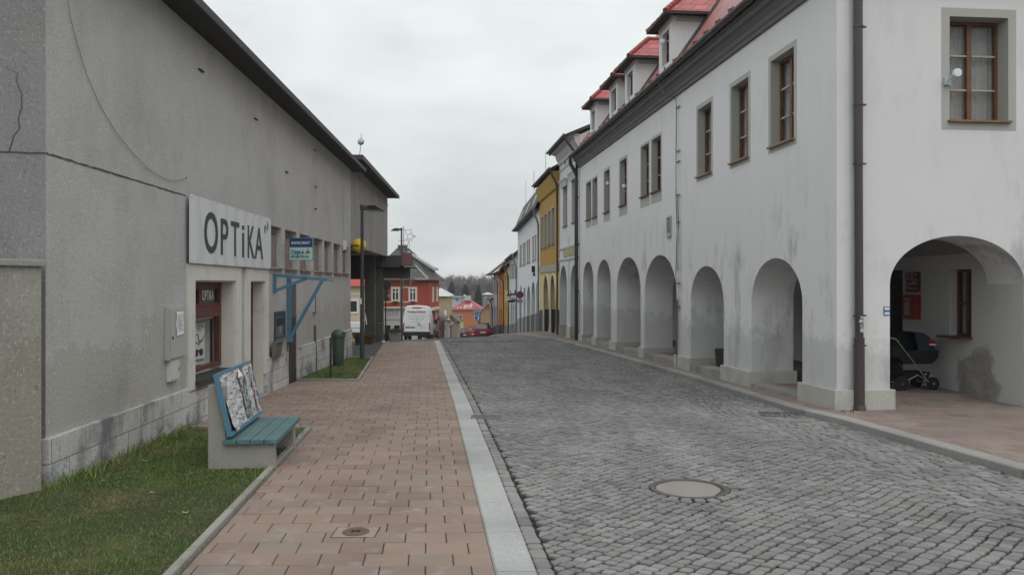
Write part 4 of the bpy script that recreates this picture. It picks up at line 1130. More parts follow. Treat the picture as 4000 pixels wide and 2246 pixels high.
def postermat():
    m, nt, b, out = nt_new('ruined_poster'); co = coords(nt)
    sep = nt.nodes.new('ShaderNodeSeparateXYZ'); nt.links.new(co, sep.inputs[0])
    base = mixc(nt, noise(nt, co, 5, 5, .7), (.42,.43,.43), (.68,.69,.69))
    cr = ramp(nt, noise(nt, co, 16, 4, .75, (1,.5,2.6)), .50, .60)
    base = mixc(nt, cr, base, (.14,.14,.14))
    base = mixc(nt, ramp(nt, noise(nt, co, 34, 3, .7), .60, .68), base, (.62,.63,.63))
    # dirty grey printed column
    bandn = N(nt, 'ShaderNodeMath', operation='COMPARE'); bandn.inputs[1].default_value = .83; bandn.inputs[2].default_value = .10
    nt.links.new(sep.outputs[1], bandn.inputs[0])
    k = N(nt, 'ShaderNodeMath', operation='MULTIPLY'); nt.links.new(bandn.outputs[0], k.inputs[0]); nt.links.new(ramp(nt, noise(nt, co, 14, 5, .7), .38, .55), k.inputs[1])
    base = mixc(nt, k.outputs[0], base, (.075,.075,.078))
    nt.links.new(base, b.inputs['Base Color']); b.inputs['Roughness'].default_value = .55
    bump(nt, b, noise(nt, co, 16, 4, .75, (1,.5,2.6)), .8, .01)
    return m
mb = MB(); NU, NV = 30, 16; pr2 = random.Random(5)
jag = [pr2.uniform(-.012,.012) for _ in range(NV+1)]
def pp(i, k):
    u = .03+(BL_-.06)*i/NU; v = .035+(BH_-.06)*k/NV
    if i == 0: u += max(0, .25-.30*k/NV)*.55+jag[k]*.6
    if i == 1: u += max(0, .25-.30*k/NV)*.35
    if i == NU: u += .03*(1-k/NV)
    if k == 0: v += .10*max(0, .12-i/NU)-.02*(1-(i/NU))
    wv = .006+.006*sin(i*1.3+k*.9)+.004*sin(i*.5-k*1.7)+(.03*max(0,1-k/4)*max(0,1-i/8))
    return tb(u, v, wv)
for i in range(NU):
    for k in range(NV): mb.quad(pp(i,k), pp(i+1,k), pp(i+1,k+1), pp(i,k+1))
po = mb.build('poster', postermat(), bk_, smooth=True)
# printed bands: dark column and red column with pale letters running down
def vband(u, w, mat, name, tmat, txt, th):
    mb = MB(); n = 12
    for k in range(n):
        v0, v1 = .05+.50*k/n, .05+.50*(k+1)/n
        mb.quad(tb(u,v0,.021), tb(u+w,v0,.021), tb(u+w,v1,.021), tb(u,v1,.021))
    mb.build(name, mat, bk_)
    mb = MB(); mb.text(txt, th, .44, lambda a, b_, t: tb(u+w/2+b_, .31-a, .0215+t*.4), bold=.015); mb.build(name+'_lettering', tmat, bk_)
vband(.685, .06, M('poster_dark_band', (.06,.06,.06), .6, .5, 14, dirt=(.35,.35,.35), dscale=12, dlo=.52, dhi=.64), 'dark_band', M('poster_pale_ink', (.55,.55,.54), .6, .2, 12), 'JAZZ O SOBOTA', .04)
vband(1.17, .065, M('poster_red_band', (.36,.035,.055), .6, .3, 9, dirt=(.42,.30,.31), dscale=12, dlo=.5, dhi=.66), 'red_band', M('poster_pale_ink', (0,0,0)), 'HUDBA A TANEC', .045)
mb = MB(); mb.add([tb(.60,.49,.035), tb(.76,.50,.045), tb(.70,.585,.03)], [(0,1,2)]); mb.build('torn_flap', PAPER, bk_)
mb = MB()
for u in (.017, BL_-.017):
    for v in (.06, .52): mb.ball(tb(u, v, .013), .008, 8, 5)
mb.build('bolt', BLACK, bk_)

# litter bin on its post
bn = at(851, 950, 17.25); bz = g(bn.x, 17.25)
bi = thing('litter_bin', 'dark green hooded litter bin on a post in the far lawn', 'litter bin', (bn.x, 17.25, bz))
R0 = .14
mb = MB(); mb.lathe([(.095,.29),(.105,.27),(.118,.29),(.128,.60),(.138,.86),(.15,.87),(.15,.90),(.138,.90)], (0,0,0), 24); mb.build('body', GREEN, bi, auto=40)
mb = MB(); mb.lathe([(.155,.90),(.158,.925),(.145,.96),(.12,1.0),(.08,1.03),(.03,1.045),(.003,1.046)], (0,0,0), 24); mb.build('hood', GREEN, bi, auto=50)
mb = MB(); mb.box(.105,.15,-.07,.07,.935,.985); mb.build('slot', BLACK, bi, bevel=.004)
mb = MB(); mb.box(-.185,-.145,-.02,.02,-.15,.86); mb.build('post', M('rusty_dark_post', (.06,.05,.045), .7, .2, 5), bi, bevel=.003)
mb = MB(); mb.box(-.15,-.11,-.03,.03,.55,.58); mb.box(-.15,-.11,-.03,.03,.78,.81); mb.build('clamp', GALV, bi)

# lamp posts
def lamp(label, px, ptop, Y, Hd, r0, r1, dirx):
    p = at(px, 0, Y); z0 = g(p.x, Y); zt = at(0, ptop, Y).z-z0
    t = thing('street_lamp', label, 'street lamp', (p.x, Y, z0), 0, 'street lamps with flat heads')
    mb = MB(); mb.tube([(0,0,-.3),(0,0,.9),(0,0,.95),(0,0,zt)], [r0*1.08,r0*1.08,r0,r1], 14); mb.build('pole', LAMPM, t, auto=40)
    s = dirx; mb = MB(); L = Hd
    prof = [(-.03,.03),(.13,.03),(.19,.045),(.62*L,.045),(L,-.095),(L*.97,-.115),(.20,-.110),(.13,-.085),(-.03,-.085)]
    n = len(prof); hw = .13
    vs = []
    for sg in (-1, 1):
        for x, z in prof:
            h_ = hw*(.35 if x < .15 else 1 if x < .7*L else .75)
            vs.append((s*x, sg*h_, zt-.03+z))
    mb.add(vs, [tuple(range(n)), tuple(range(2*n-1,n-1,-1))]+[(i,(i+1)%n,n+(i+1)%n,n+i) for i in range(n)])
    mb.build('lamp_head', LAMPM, t, bevel=.008)
    mb = MB(); mb.box(min(s*.25*L,s*.85*L), max(s*.25*L,s*.85*L), -.09, .09, zt-.145, zt-.125); mb.build('diffuser', M('lamp_glass', (.45,.46,.46), .3, .05, 5), t)
    mb = MB(); mb.lathe([(r1*1.1,zt-.10),(r1*1.5,zt-.09),(r1*1.5,zt+.03),(r1*.8,zt+.04)], seg=14); mb.build('collar', LAMPM, t)
    return t, zt
l1, zt1 = lamp('near dark lamp post with white sticker standing in the far lawn', 911, 519, 22.4, .62, .060, .042, 1)
mb = MB(); mb.box(-.045,.0,-.0625,-.0605,1.58,1.74); mb.build('sticker', PAPER, l1)
mb = MB(); mb.tube([(.065,-.02,1.28),(.10,-.03,1.30),(.11,-.03,1.22),(.09,-.03,1.12),(.06,-.02,1.10)], .012, 6); mb.tube([(.10,-.02,1.25),(.13,-.02,1.0)], .015, 6); mb.build('clip', M('white_tape', (.62,.62,.62), .6, .05, 6), l1)
l2, zt2 = lamp('distant lamp post with its head to the left behind the gate canopy', 1010, 575, 46, .62, .07, .045, -1)

# Christmas stars on frames
def star(label, px, py, Y, R, grp, pole):
    c = at(px, py, Y); t = thing('star_decoration', label, 'star decoration', c, 0, grp)
    mb = MB(); pts = []
    for k in range(11):
        r = R if k % 2 == 0 else R*.42; a = pi*k/5+.05; pts.append((r*cos(a), 0, r*sin(a)))
    mb.tube(pts, .020, 5, cap=False); mb.build('star', M('star_tube', (.13,.13,.13), .6, .1, 5), t)
    mb = MB()
    for p, q in (((-R*1.35,0,R*1.25),(R*.35,0,R*1.25)),((-R*.85,0,R*1.25),(-R*.85,0,R*.6)),((-.2*R,0,-R*.75),(-.2*R,0,-R*2.9)),((-.2*R,0,-R*.75),(-R*1.2,0,-R*3.0)),((-R*1.5,0,-R*2.85),(-.1*R,0,-R*2.85)),((-R*2.3,0,-R*.8),(-R*.3,0,-R*.75))): mb.tube([p, q], .014, 5)
    mb.tube([(-R*1.28,0,R*2.0),(-R*1.28,0,-pole)], .022, 6)
    mb.build('frame', M('star_frame_metal', (.20,.20,.20), .5, .1, 5), t); return t
star('larger star shaped light frame beside the distant lamp post', 1032, 595, 46.2, .30, 'star light frames', 4.6)
star('smaller star shaped light frame in front of the red house roof', 1041, 690, 60, .20, 'star light frames', 3.6)

# back of a round road sign and a plate
sp_ = at(971, 718, 34.6); gz_ = g(sp_.x, 34.6)
rs = thing('road_sign', 'grey back of a round road sign beside the passage pillar', 'road sign', (sp_.x, 34.6, gz_))
mb = MB(); mb.lathe([(.215,0),(.215,.012)], (0,0,sp_.z-gz_), 28, axis='y'); mb.build('disc', M('sign_back_grey', (.085,.088,.09), .6, .06, 4), rs)
mb = MB(); mb.box(-.09,.13,0,.012,sp_.z-gz_-.66,sp_.z-gz_-.235); mb.build('plate', M('sign_back_grey2', (.12,.122,.125), .6, .06, 4), rs)
mb = MB(); mb.box(.08,.15,-.004,-.001,sp_.z-gz_-.50,sp_.z-gz_-.38); mb.build('sticker', PAPER, rs)
mb = MB(); mb.tube([(-.02,.03,-.2),(-.02,.03,sp_.z-gz_+.2)], .03, 8); mb.build('pole', LAMPM, rs)

# planters
TERRA = M('terracotta', (.155,.065,.045), .85, .2, 4, dirt=(.07,.04,.03), dscale=4)
LEAFG = mat_stones('planter_leaves', (.055,.065,.03), .5, tint=(.12,.10,.05), rough=.7, grain=30)
def planter(name, label, px, Y, w, h, mat, plant_h, seed, flat=True):
    p = at(px, 0, Y); z = g(p.x, Y); t = thing(name, label, 'planter', (p.x, Y, z), .1)
    mb = MB(); a, b = w/2, w/2*.86
    mb.hexa([(-b,-b,-.02),(b,-b,-.02),(b,b,-.02),(-b,b,-.02)], [(-a,-a,h),(a,-a,h),(a,a,h),(-a,a,h)]); mb.box(-a-.02,a+.02,-a-.02,a+.02,h+.001,h+.04)
    mb.build('pot', mat, t, bevel=.01)
    mb = MB(); r = random.Random(seed)
    for i in range(360):
        ang = r.uniform(0,6.28); rr = a*1.5*r.random()**.5; zz = h+.03+plant_h*r.random()*(1-.5*rr/(a*1.5)); c = Vector((rr*cos(ang), rr*sin(ang), zz))
        d = Vector((r.uniform(-1,1), r.uniform(-1,1), r.uniform(-.3,1))).normalized()*r.uniform(.03,.08); e = d.cross(Vector((r.uniform(-1,1),r.uniform(-1,1),r.uniform(-1,1)))).normalized()*.015
        mb.add([c-d+e*0, c+e, c+d, c-e], [(0,1,2,3)])
    mb.build('plant', LEAFG, t)
    return t
planter('flower_planter', 'square terracotta planter by the concrete pillar of the passage', 927, 31.0, .36, .22, TERRA, .10, 1)
planter('flower_planter', 'small dark planter behind the near lamp post', 903, 30.4, .28, .24, M('dark_pot', (.05,.045,.042), .8, .2, 5), .10, 2)
pc = planter('concrete_planter', 'grey concrete planter with a spreading shrub at the end of the pavement', 994, 33.7, .50, .34, CONC, .22, 3)
mb = MB(); r = random.Random(9)
for i in range(500):
    x = r.gauss(-.32,.17); c = Vector((x, r.gauss(-.05,.12), .05+abs(r.gauss(.18,.14))*(1.15+x))); d = Vector((r.uniform(-1,1), r.uniform(-1,1), r.uniform(-.5,1))).normalized()*.05; e = d.cross(Vector((0,.3,1))).normalized()*.014
    mb.add([c-d, c+e, c+d, c-e], [(0,1,2,3)])
mb.build('trailing_shrub', LEAFG, pc)
o = MB(); o.hexa([(-.08,-.06,0),(.10,-.05,0),(.09,.07,0),(-.07,.06,0)], [(-.04,-.03,.09),(.08,-.02,.10),(.06,.04,.09),(-.03,.04,.08)]); p = at(964, 0, 32.2)
o = o.build('white_stone', M('white_stone', (.55,.55,.54), .8, .1, 6), None, bevel=.02); o.location = (p.x, 32.2, g(p.x,32.2)); tag(o, 'white painted stone at the foot of the dark pillar', 'stone')

# manhole, service cover, gullies
mh = thing('manhole_cover', 'round cast iron manhole holding a puddle in the cobbled road', 'manhole cover', (MHX, MHY, g(MHX,MHY)))
IRON = M('cast_iron', (.085,.08,.076), .6, .2, 8, bmp=.3, bscale=40)
mb = MB(); mb.lathe([(MHR,-.06),(MHR,.004),(MHR-.015,.008),(MHR-.045,.006),(MHR-.055,-.012),(.01,-.012)], seg=48); mb.build('frame', IRON, mh, auto=30)
mb = MB(); pts = []
for k in range(48):
    a = 2*pi*k/48; r = (MHR-.055)*(1-.10*max(0, sin(a*1.0-4.2))**6-.03*max(0,sin(3*a+1))**3); pts.append((r*cos(a), r*sin(a), -.004))
mb.add(pts, [tuple(range(48))])
def puddle():
    m, nt, b, out = nt_new('puddle_water'); co = coords(nt)
    b.inputs['Base Color'].default_value = (.27,.25,.22,1); b.inputs['Roughness'].default_value = .12; b.inputs['Specular IOR Level'].default_value = .5; b.inputs['IOR'].default_value = 1.45
    bump(nt, b, noise(nt, co, 9, 2), .015, .01); return m
mb.build('puddle', puddle(), mh)
sc_ = thing('service_cover', 'small round iron cover in the brick pavement', 'manhole cover', (SCX, SCY, g(SCX,SCY)))
mb = MB(); mb.box(-.157,.157,-.122,.122,-.03,.0045); mb.build('joint', BED, sc_)
mb = MB(); mb.box(-.15,.15,-.115,.115,-.03,.006); mb.build('paving_collar', M('collar_slab', (.285,.225,.185), .85, .1, 5), sc_, bevel=.004)
mb = MB(); mb.lathe([(.095,-.02),(.095,.010),(.088,.013),(.08,.011),(.003,.011)], seg=32); mb.build('cover', M('rusty_iron_cover', (.12,.075,.06), .7, .2, 9), sc_, auto=30)
mb = MB()
for s in (-1, 1): bar(mb, (-.03,-.02*s,.012), (.03,.02*s,.012), .008, .008)
mb.build('cross_slot', BLACK, sc_)
def gully(name, label, px, py, w, d, rz, slat):
    Y = 3300/(py-758.0); p = at(px, py, Y); t = thing(name, label, 'drain', (p.x, Y, g(p.x,Y)), rz)
    mb = MB(); frame_box2(mb, w, d, slat); mb.build('grate', M('gully_metal', (.10,.10,.105), .7, .15, 6), t); return t
def frame_box2(mb, w, d, slat):
    mb.box(-w/2,w/2,-d/2,-d/2+.03,-.02,.012); mb.box(-w/2,w/2,d/2-.03,d/2,-.02,.012); mb.box(-w/2,-w/2+.03,-d/2+.03,d/2-.03,-.02,.012); mb.box(w/2-.03,w/2,-d/2+.03,d/2-.03,-.02,.012)
    n = 7
    for k in range(n):
        x = -w/2+.03+(w-.06)*(k+.5)/n; mb.box(x-.014*slat, x+.014*slat, -d/2+.03, d/2-.03, -.02, .010)
    mb.box(-w/2+.03, w/2-.03, -d/2+.03, d/2-.03, -.03, -.021)
gully('road_gully', 'flat grey metal plate with a slot beside the granite strip', 1222, 1050, .42, .34, 0, 1.6)
gully('road_gully', 'dark iron gully near the right kerb by the corner pier', 1962, 1043, .55, .40, -.2, 1.0)
pl = thing('floor_plate', 'small pale concrete access plate with two iron lugs by the corner downpipe', 'access plate', tuple(at(2130, 1040, 11.3).xy)+(g(5,11.3)+.066,), .1)
mb = MB(); mb.box(-.22,.22,-.10,.10,-.03,.006); mb.build('slab', PLINTH, pl)
mb = MB()
for x in (-.07, .07): mb.tube([(x-.02,-.02,.006),(x-.02,-.02,.04),(x+.02,-.02,.04),(x+.02,-.02,.006)], .008, 5)
mb.build('lug', M('rusty_iron', (0,0,0)), pl)
# ================================================================== RIGHT: white arcaded corner house
def mpR(a, d, z): return (a, -d, z)
def mpG(q, d, z): return (d, -q, z)          # gable: q to the right of the corner, d into the house
def Gq(px):
    k = (px-CX)/F; return (k*11.114/(1-.0965*k)-4.726)*KR
def Gz(px, py):
    k = (px-CX)/F; return CAMZ-(py-HY)/F*(11.114/(1-.0965*k))
white = thing('arcade_house', 'large white corner house with six street arches, red dormers and brown downpipe', 'house', RO, RR)
S1_ = Rs(1457)
zc0, zc1 = Rz(2033, 0), Rz(1466, 417)
ZC = lambda s: zc0+(zc1-zc0)*(s-Rs(2033))/(Rs(1466)-Rs(2033))
TH = .80
AR = [(1890.9,2018.7,649.3),(1737.4,1820.7,669),(1621.7,1702,641.5),(1551.5,1611.7,646.8),(1501.6,1536.9,653),(1466.7,1492.9,658.7)]
arches = []
for pl_, pr__, yt in AR:
    a0, a1 = Rs(pr__), Rs(pl_); mid = (a0+a1)/2; Ym = 11.57+mid/KR
    top = CAMZ-(yt-HY)/F*Ym; arches.append((a0, a1, top, top-min(1.02, (a1-a0)*.36+.02)))
FLOOR = lambda s: Rg(s)+.075+.06*max(0,min(1,(s-1.0)/.2))+.08*max(0,min(1,(s-3.4)/.3))
WN = [(1939,1997.7,106.9,340,1,0),(1842,1880,None,None,1,0),(1757,1787,None,None,1,0)]
def zx1(zx): return (2200+zx/1.807)/1.5528
wins = []
for l, r, lowsill in ((1465,1630,0),(1187,1308,0),(950,1046,0),(550,605,1),(625,690,1),(400,448,1),(290,327,1),(163,196,1),(207,240,1)):
    wins.append((Rs(zx1(r)), Rs(zx1(l)), 4.02 if not lowsill else 4.10, 5.52, lowsill))
ops = [(a0, a1, -2.0, arch(a0, a1, sp, top)) for a0, a1, top, sp in arches]+[(w[0], w[1], w[2], w[3]) for w in wins]
mb = MB(); wall(mb, mpR, 0, S1_, lambda s: Rg(s)-.5, lambda s: ZC(s), ops, 0, TH)
q0, q1 = Gq(2238.5), 2.93; gtop, gsp = Gz(2420, 593), Gz(2238, 716)
gw0, gw1, gwz1, gwz0 = Gq(2388.5), Gq(2536), Gz(2460, 44), Gz(2460, 306)
wall(mb, mpG, TH, 11, -1.2, ZC(0), [(q0, q1+.001, -2, arch(q0, q1, gsp, gtop)), (gw0, gw1, gwz0, gwz1)], 0, TH)
mb.box(0, S1_, -11.3, -11, -1.2, ZC(0)); mb.box(S1_-.3, S1_, -11, -TH, -1.2, ZC(S1_))
mb.build('wall', WHITE, white)
# arcade: back wall with damp stain, vault, floor
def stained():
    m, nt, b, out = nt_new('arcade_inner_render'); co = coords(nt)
    base = mixc(nt, noise(nt, co, 1.2, 4), (.47,.47,.465), (.55,.55,.545))  # below the outer white: the arcade's shade is put into this base colour
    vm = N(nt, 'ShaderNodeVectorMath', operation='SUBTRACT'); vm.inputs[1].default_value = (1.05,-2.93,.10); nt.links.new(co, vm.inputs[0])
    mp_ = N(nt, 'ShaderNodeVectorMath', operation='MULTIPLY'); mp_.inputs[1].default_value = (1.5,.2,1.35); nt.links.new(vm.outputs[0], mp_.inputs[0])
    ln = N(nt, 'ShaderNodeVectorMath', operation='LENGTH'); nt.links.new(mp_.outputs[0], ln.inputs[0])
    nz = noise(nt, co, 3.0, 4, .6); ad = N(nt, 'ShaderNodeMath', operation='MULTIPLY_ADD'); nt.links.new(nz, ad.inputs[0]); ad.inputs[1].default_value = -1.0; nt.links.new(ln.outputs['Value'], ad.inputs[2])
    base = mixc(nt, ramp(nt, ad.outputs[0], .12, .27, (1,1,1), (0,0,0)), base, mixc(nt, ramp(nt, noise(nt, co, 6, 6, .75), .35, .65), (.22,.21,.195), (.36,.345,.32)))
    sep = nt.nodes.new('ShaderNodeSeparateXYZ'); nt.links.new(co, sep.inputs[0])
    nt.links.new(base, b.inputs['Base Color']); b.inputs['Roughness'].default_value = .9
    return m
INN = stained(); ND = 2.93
def Is(px): return (8.79/((px-CX)/F+.0965)-11.57)*KR
def Iz(px, py): return CAMZ-(py-HY)/F*(8.79/((px-CX)/F+.0965))
mpI = lambda a, d, z: (a, -ND-d, z)
iw = (Is(2474), Is(2416), Iz(2445, 850), Iz(2445, 676))
idr = (Is(2294), Is(2243), -.3, 1.92)
more = [(6.2,7.2,-.4,1.7),(9.4,10.6,.55,1.75),(12.5,13.6,-.6,1.6),(16,17,-.7,1.5)]
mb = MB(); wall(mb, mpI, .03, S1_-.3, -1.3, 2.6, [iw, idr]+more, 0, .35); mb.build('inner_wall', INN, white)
mb = MB()
for k in range(16):                      # shallow barrel vault over the arcade
    t0, t1 = pi*k/16, pi*(k+1)/16
    f = lambda t: (-TH-(ND-TH)*(.5-.5*cos(t)), 2.16+.42*sin(t))
    (n0, z0_), (n1, z1_) = f(t0), f(t1)
    mb.quad((TH,n0,z0_),(S1_-.3,n0,z0_),(S1_-.3,n1,z1_),(TH,n1,z1_))
mb.build('vault', M('vault_render', (.27,.27,.265), .9, .1, 1.2), white)  # vault painted darker than the walls, shade under it included in the colour
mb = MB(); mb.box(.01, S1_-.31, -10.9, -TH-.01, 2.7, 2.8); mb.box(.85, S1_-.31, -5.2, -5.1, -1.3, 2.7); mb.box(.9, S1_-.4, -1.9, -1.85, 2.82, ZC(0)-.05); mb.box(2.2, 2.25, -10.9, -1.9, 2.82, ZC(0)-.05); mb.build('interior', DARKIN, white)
fl = MB()
def zfl(x, y):
    s = ((x-RO.x)*cos(RR)+(y-RO.y)*sin(RR)); return FLOOR(s)
XL = lambda y: fac_x(y)+.16; XR_ = lambda y: fac_x(y)+3.1
tmp, _ = sheet('p', BED, XL, XR_, 12.1, 33, .25, 4, 0)
fl.add([(x, y, zfl(x,y)-.012) for x, y, z in tmp.v], tmp.f)
pavers(fl, XL, XR_, 12.1, 32.5, .29, .235, -.1, seed=12, zf=zfl)
struct(fl.build('arcade_floor', [BED, PAVER2]))
for i, (a0, a1, top, sp) in enumerate(arches):
    mb = MB()
    for k in range(6):
        u0, u1 = a0+.05+(a1-a0-.1)*k/6, a0+.05+(a1-a0-.1)*(k+1)/6; z = min(FLOOR(u0), FLOOR(u1))
        mb.hexa([(u0,-.34,z-.4),(u1,-.34,z-.4),(u1,.015,z-.4),(u0,.015,z-.4)], [(u0,-.34,FLOOR(u0)+.006),(u1,-.34,FLOOR(u1)+.006),(u1,.015,FLOOR(u1)+.006),(u0,.015,FLOOR(u0)+.006)])
    mb.build('arch_step', KERBM, white)
# plinth round the foot of every pier
mb = MB(); edges = [(-.06, arches[0][0])]
edges = [(0.0, arches[0][0])]+[(arches[i][1], arches[i+1][0]) for i in range(5)]+[(arches[5][1], S1_-.05)]
for i, (a0, a1) in enumerate(edges):
    lo = a0-(.06 if i == 0 else .055); hi = a1+.055
    zt0, zt1 = Rg(a0)+.30+.065, Rg(a1)+.30+.065
    if i == 6: hi = a1
    mb = MB(); P = [(lo,.06),(hi,.06),(hi,-TH-.05),(lo,-TH-.05)]
    mb.hexa([(x,n,min(zt0,zt1)-.9) for x,n in P], [(P[0][0],P[0][1],zt0),(P[1][0],P[1][1],zt1),(P[2][0],P[2][1],zt1),(P[3][0],P[3][1],zt0)])
    if i == 0: mb.box(-.06, TH+.05, -(q0+.055), -TH-.049, zt0-.9, zt0-.001)
    mb.build('plinth', PLINTH, white, bevel=.012)
# windows on the street front
for i, (a0, a1, z0, z1, low) in enumerate(wins):
    pair = i in (3, 4, 7, 8)
    window(white, mpR, a0, a1, z0, z1, .16, wood=OAKW if i < 3 else BROWNW, curtain=i < 3, casements=2, rows=3, surround=.095 if not pair else .075, sill=SILLT if i < 3 else M('red_brown_sill', (.17,.06,.045), .6, .25, 6), pane=mat_glass('front_glass', (.03,.03,.032), .30) if i < 3 else GLASSD, below=.22 if low else 0, sill_out=.07, bars=BARS)
window(white, mpG, gw0, gw1, gwz0, gwz1, .22, wood=OAKW, casements=2, rows=3, surround=.125, sill=M('oak_sill', (.24,.13,.055), .5, .2, 5), pane=mat_glass('front_glass', (.03,.03,.032), .30), curtain=True, fw=.045, sill_out=.06, bars=BARS)
window(white, mpI, *iw, .14, wood=BROWNW, casements=2, rows=2, surround=0, sill=M('brown_inner_sill', (.10,.045,.03), .5, .2, 5), pane=mat_glass('front_glass'), curtain=True, fw=.05, sill_out=.22)
for (a0, a1, z0, z1) in [idr]+more:
    mb = MB(); abox(mb, mpI, a0, a1, .12, .18, z0-.4, z1)
    dw = mb.build('door' if z0 < 0 else 'window', BLACK if z0 < 0 else DARKD, white)
    mb = MB(); abox(mb, mpI, a0+.12, a1-.12, .112, .118, max(z0+1.0, .5), z1-.12); mb.build('pane', GLASSD, dw)
# cornice, gutter, roof
def extr(mb, prof, s0, s1, zf, step=1.2, closed=True):
    ss = frange(s0, s1, step); n = len(prof); vs = [(s, p[0], zf(s)+p[1]) for s in ss for p in prof]; fs = []
    for i in range(len(ss)-1):
        for k in range(n if closed else n-1):
            k2 = (k+1) % n; fs.append((i*n+k, i*n+k2, (i+1)*n+k2, (i+1)*n+k))
    fs += [tuple(range(n-1,-1,-1)), tuple(range((len(ss)-1)*n, len(ss)*n))]
    mb.add(vs, fs)
mb = MB(); extr(mb, [(-.05,.002),(.05,.002),(.06,.07),(.09,.10),(.10,.17),(.17,.26),(.23,.29),(.24,.37),(.29,.39),(.29,.43),(-.05,.43)], -.05, S1_, ZC); mb.build('cornice', CORN, white)
def gutter(mb, n, z, s0, s1, zf, r=.075):
    prof = [(n+r*cos(t), z-r*sin(t)) for t in [pi*k/8 for k in range(9)]]+[(n-r*.85*cos(t), z-r*.8*sin(t)) for t in [pi*k/8 for k in range(9)]]
    extr(mb, prof, s0, s1, zf)
mb = MB(); gutter(mb, .37, .50, -.15, S1_+.03, ZC, .085)
k = .4
while k < S1_: mb.box(k-.02, k+.02, .27, .46, ZC(k)+.425, ZC(k)+.445); k += .9
gt_ = mb.build('gutter', GUTTER, white)
TANR = 1.42; RZ = lambda s, n: ZC(s)+.47+(.33-n)*TANR
mb = MB()
rid = -5.4
for (s0, s1) in ((-.25, S1_),):
    ss = frange(s0, s1, 2)
    for a, b in zip(ss, ss[1:]):
        mb.quad((a,.33,RZ(a,.33)),(b,.33,RZ(b,.33)),(b,rid,RZ(b,rid)),(a,rid,RZ(a,rid)))
        mb.quad((a,rid,RZ(a,rid)),(b,rid,RZ(b,rid)),(b,-11.4,RZ(b,.33)),(a,-11.4,RZ(a,.33)))
    mb.quad((s0,.33,RZ(s0,.33)-.05),(s1,.33,RZ(s1,.33)-.05),(s1,.33,RZ(s1,.33)),(s0,.33,RZ(s0,.33)))
    for s in (s0+.01, s1-.002): mb.add([(s,.33,RZ(s,.33)),(s,rid,RZ(s,rid)),(s,-11.4,RZ(s,.33)),(s,-11.4,ZC(s)),(s,.0,ZC(s)+.3)], [(0,1,2,3,4)])
rf = mb.build('roof', mat_tiles('red_main_tile', (.36,.125,.115), .20, .9, mortar=.30, rough=.45), white)
mb = MB(); k = .2
while k < S1_:
    z = RZ(k,.16); mb.box(k-.03, k+.03, .10, .19, z-.02, z+.10); mb.box(k-.12, k+.12, .12, .15, z+.07, z+.11); k += .72
mb.build('snow_guard', M('red_metal', (.22,.05,.045), .5, .15, 5), rf)
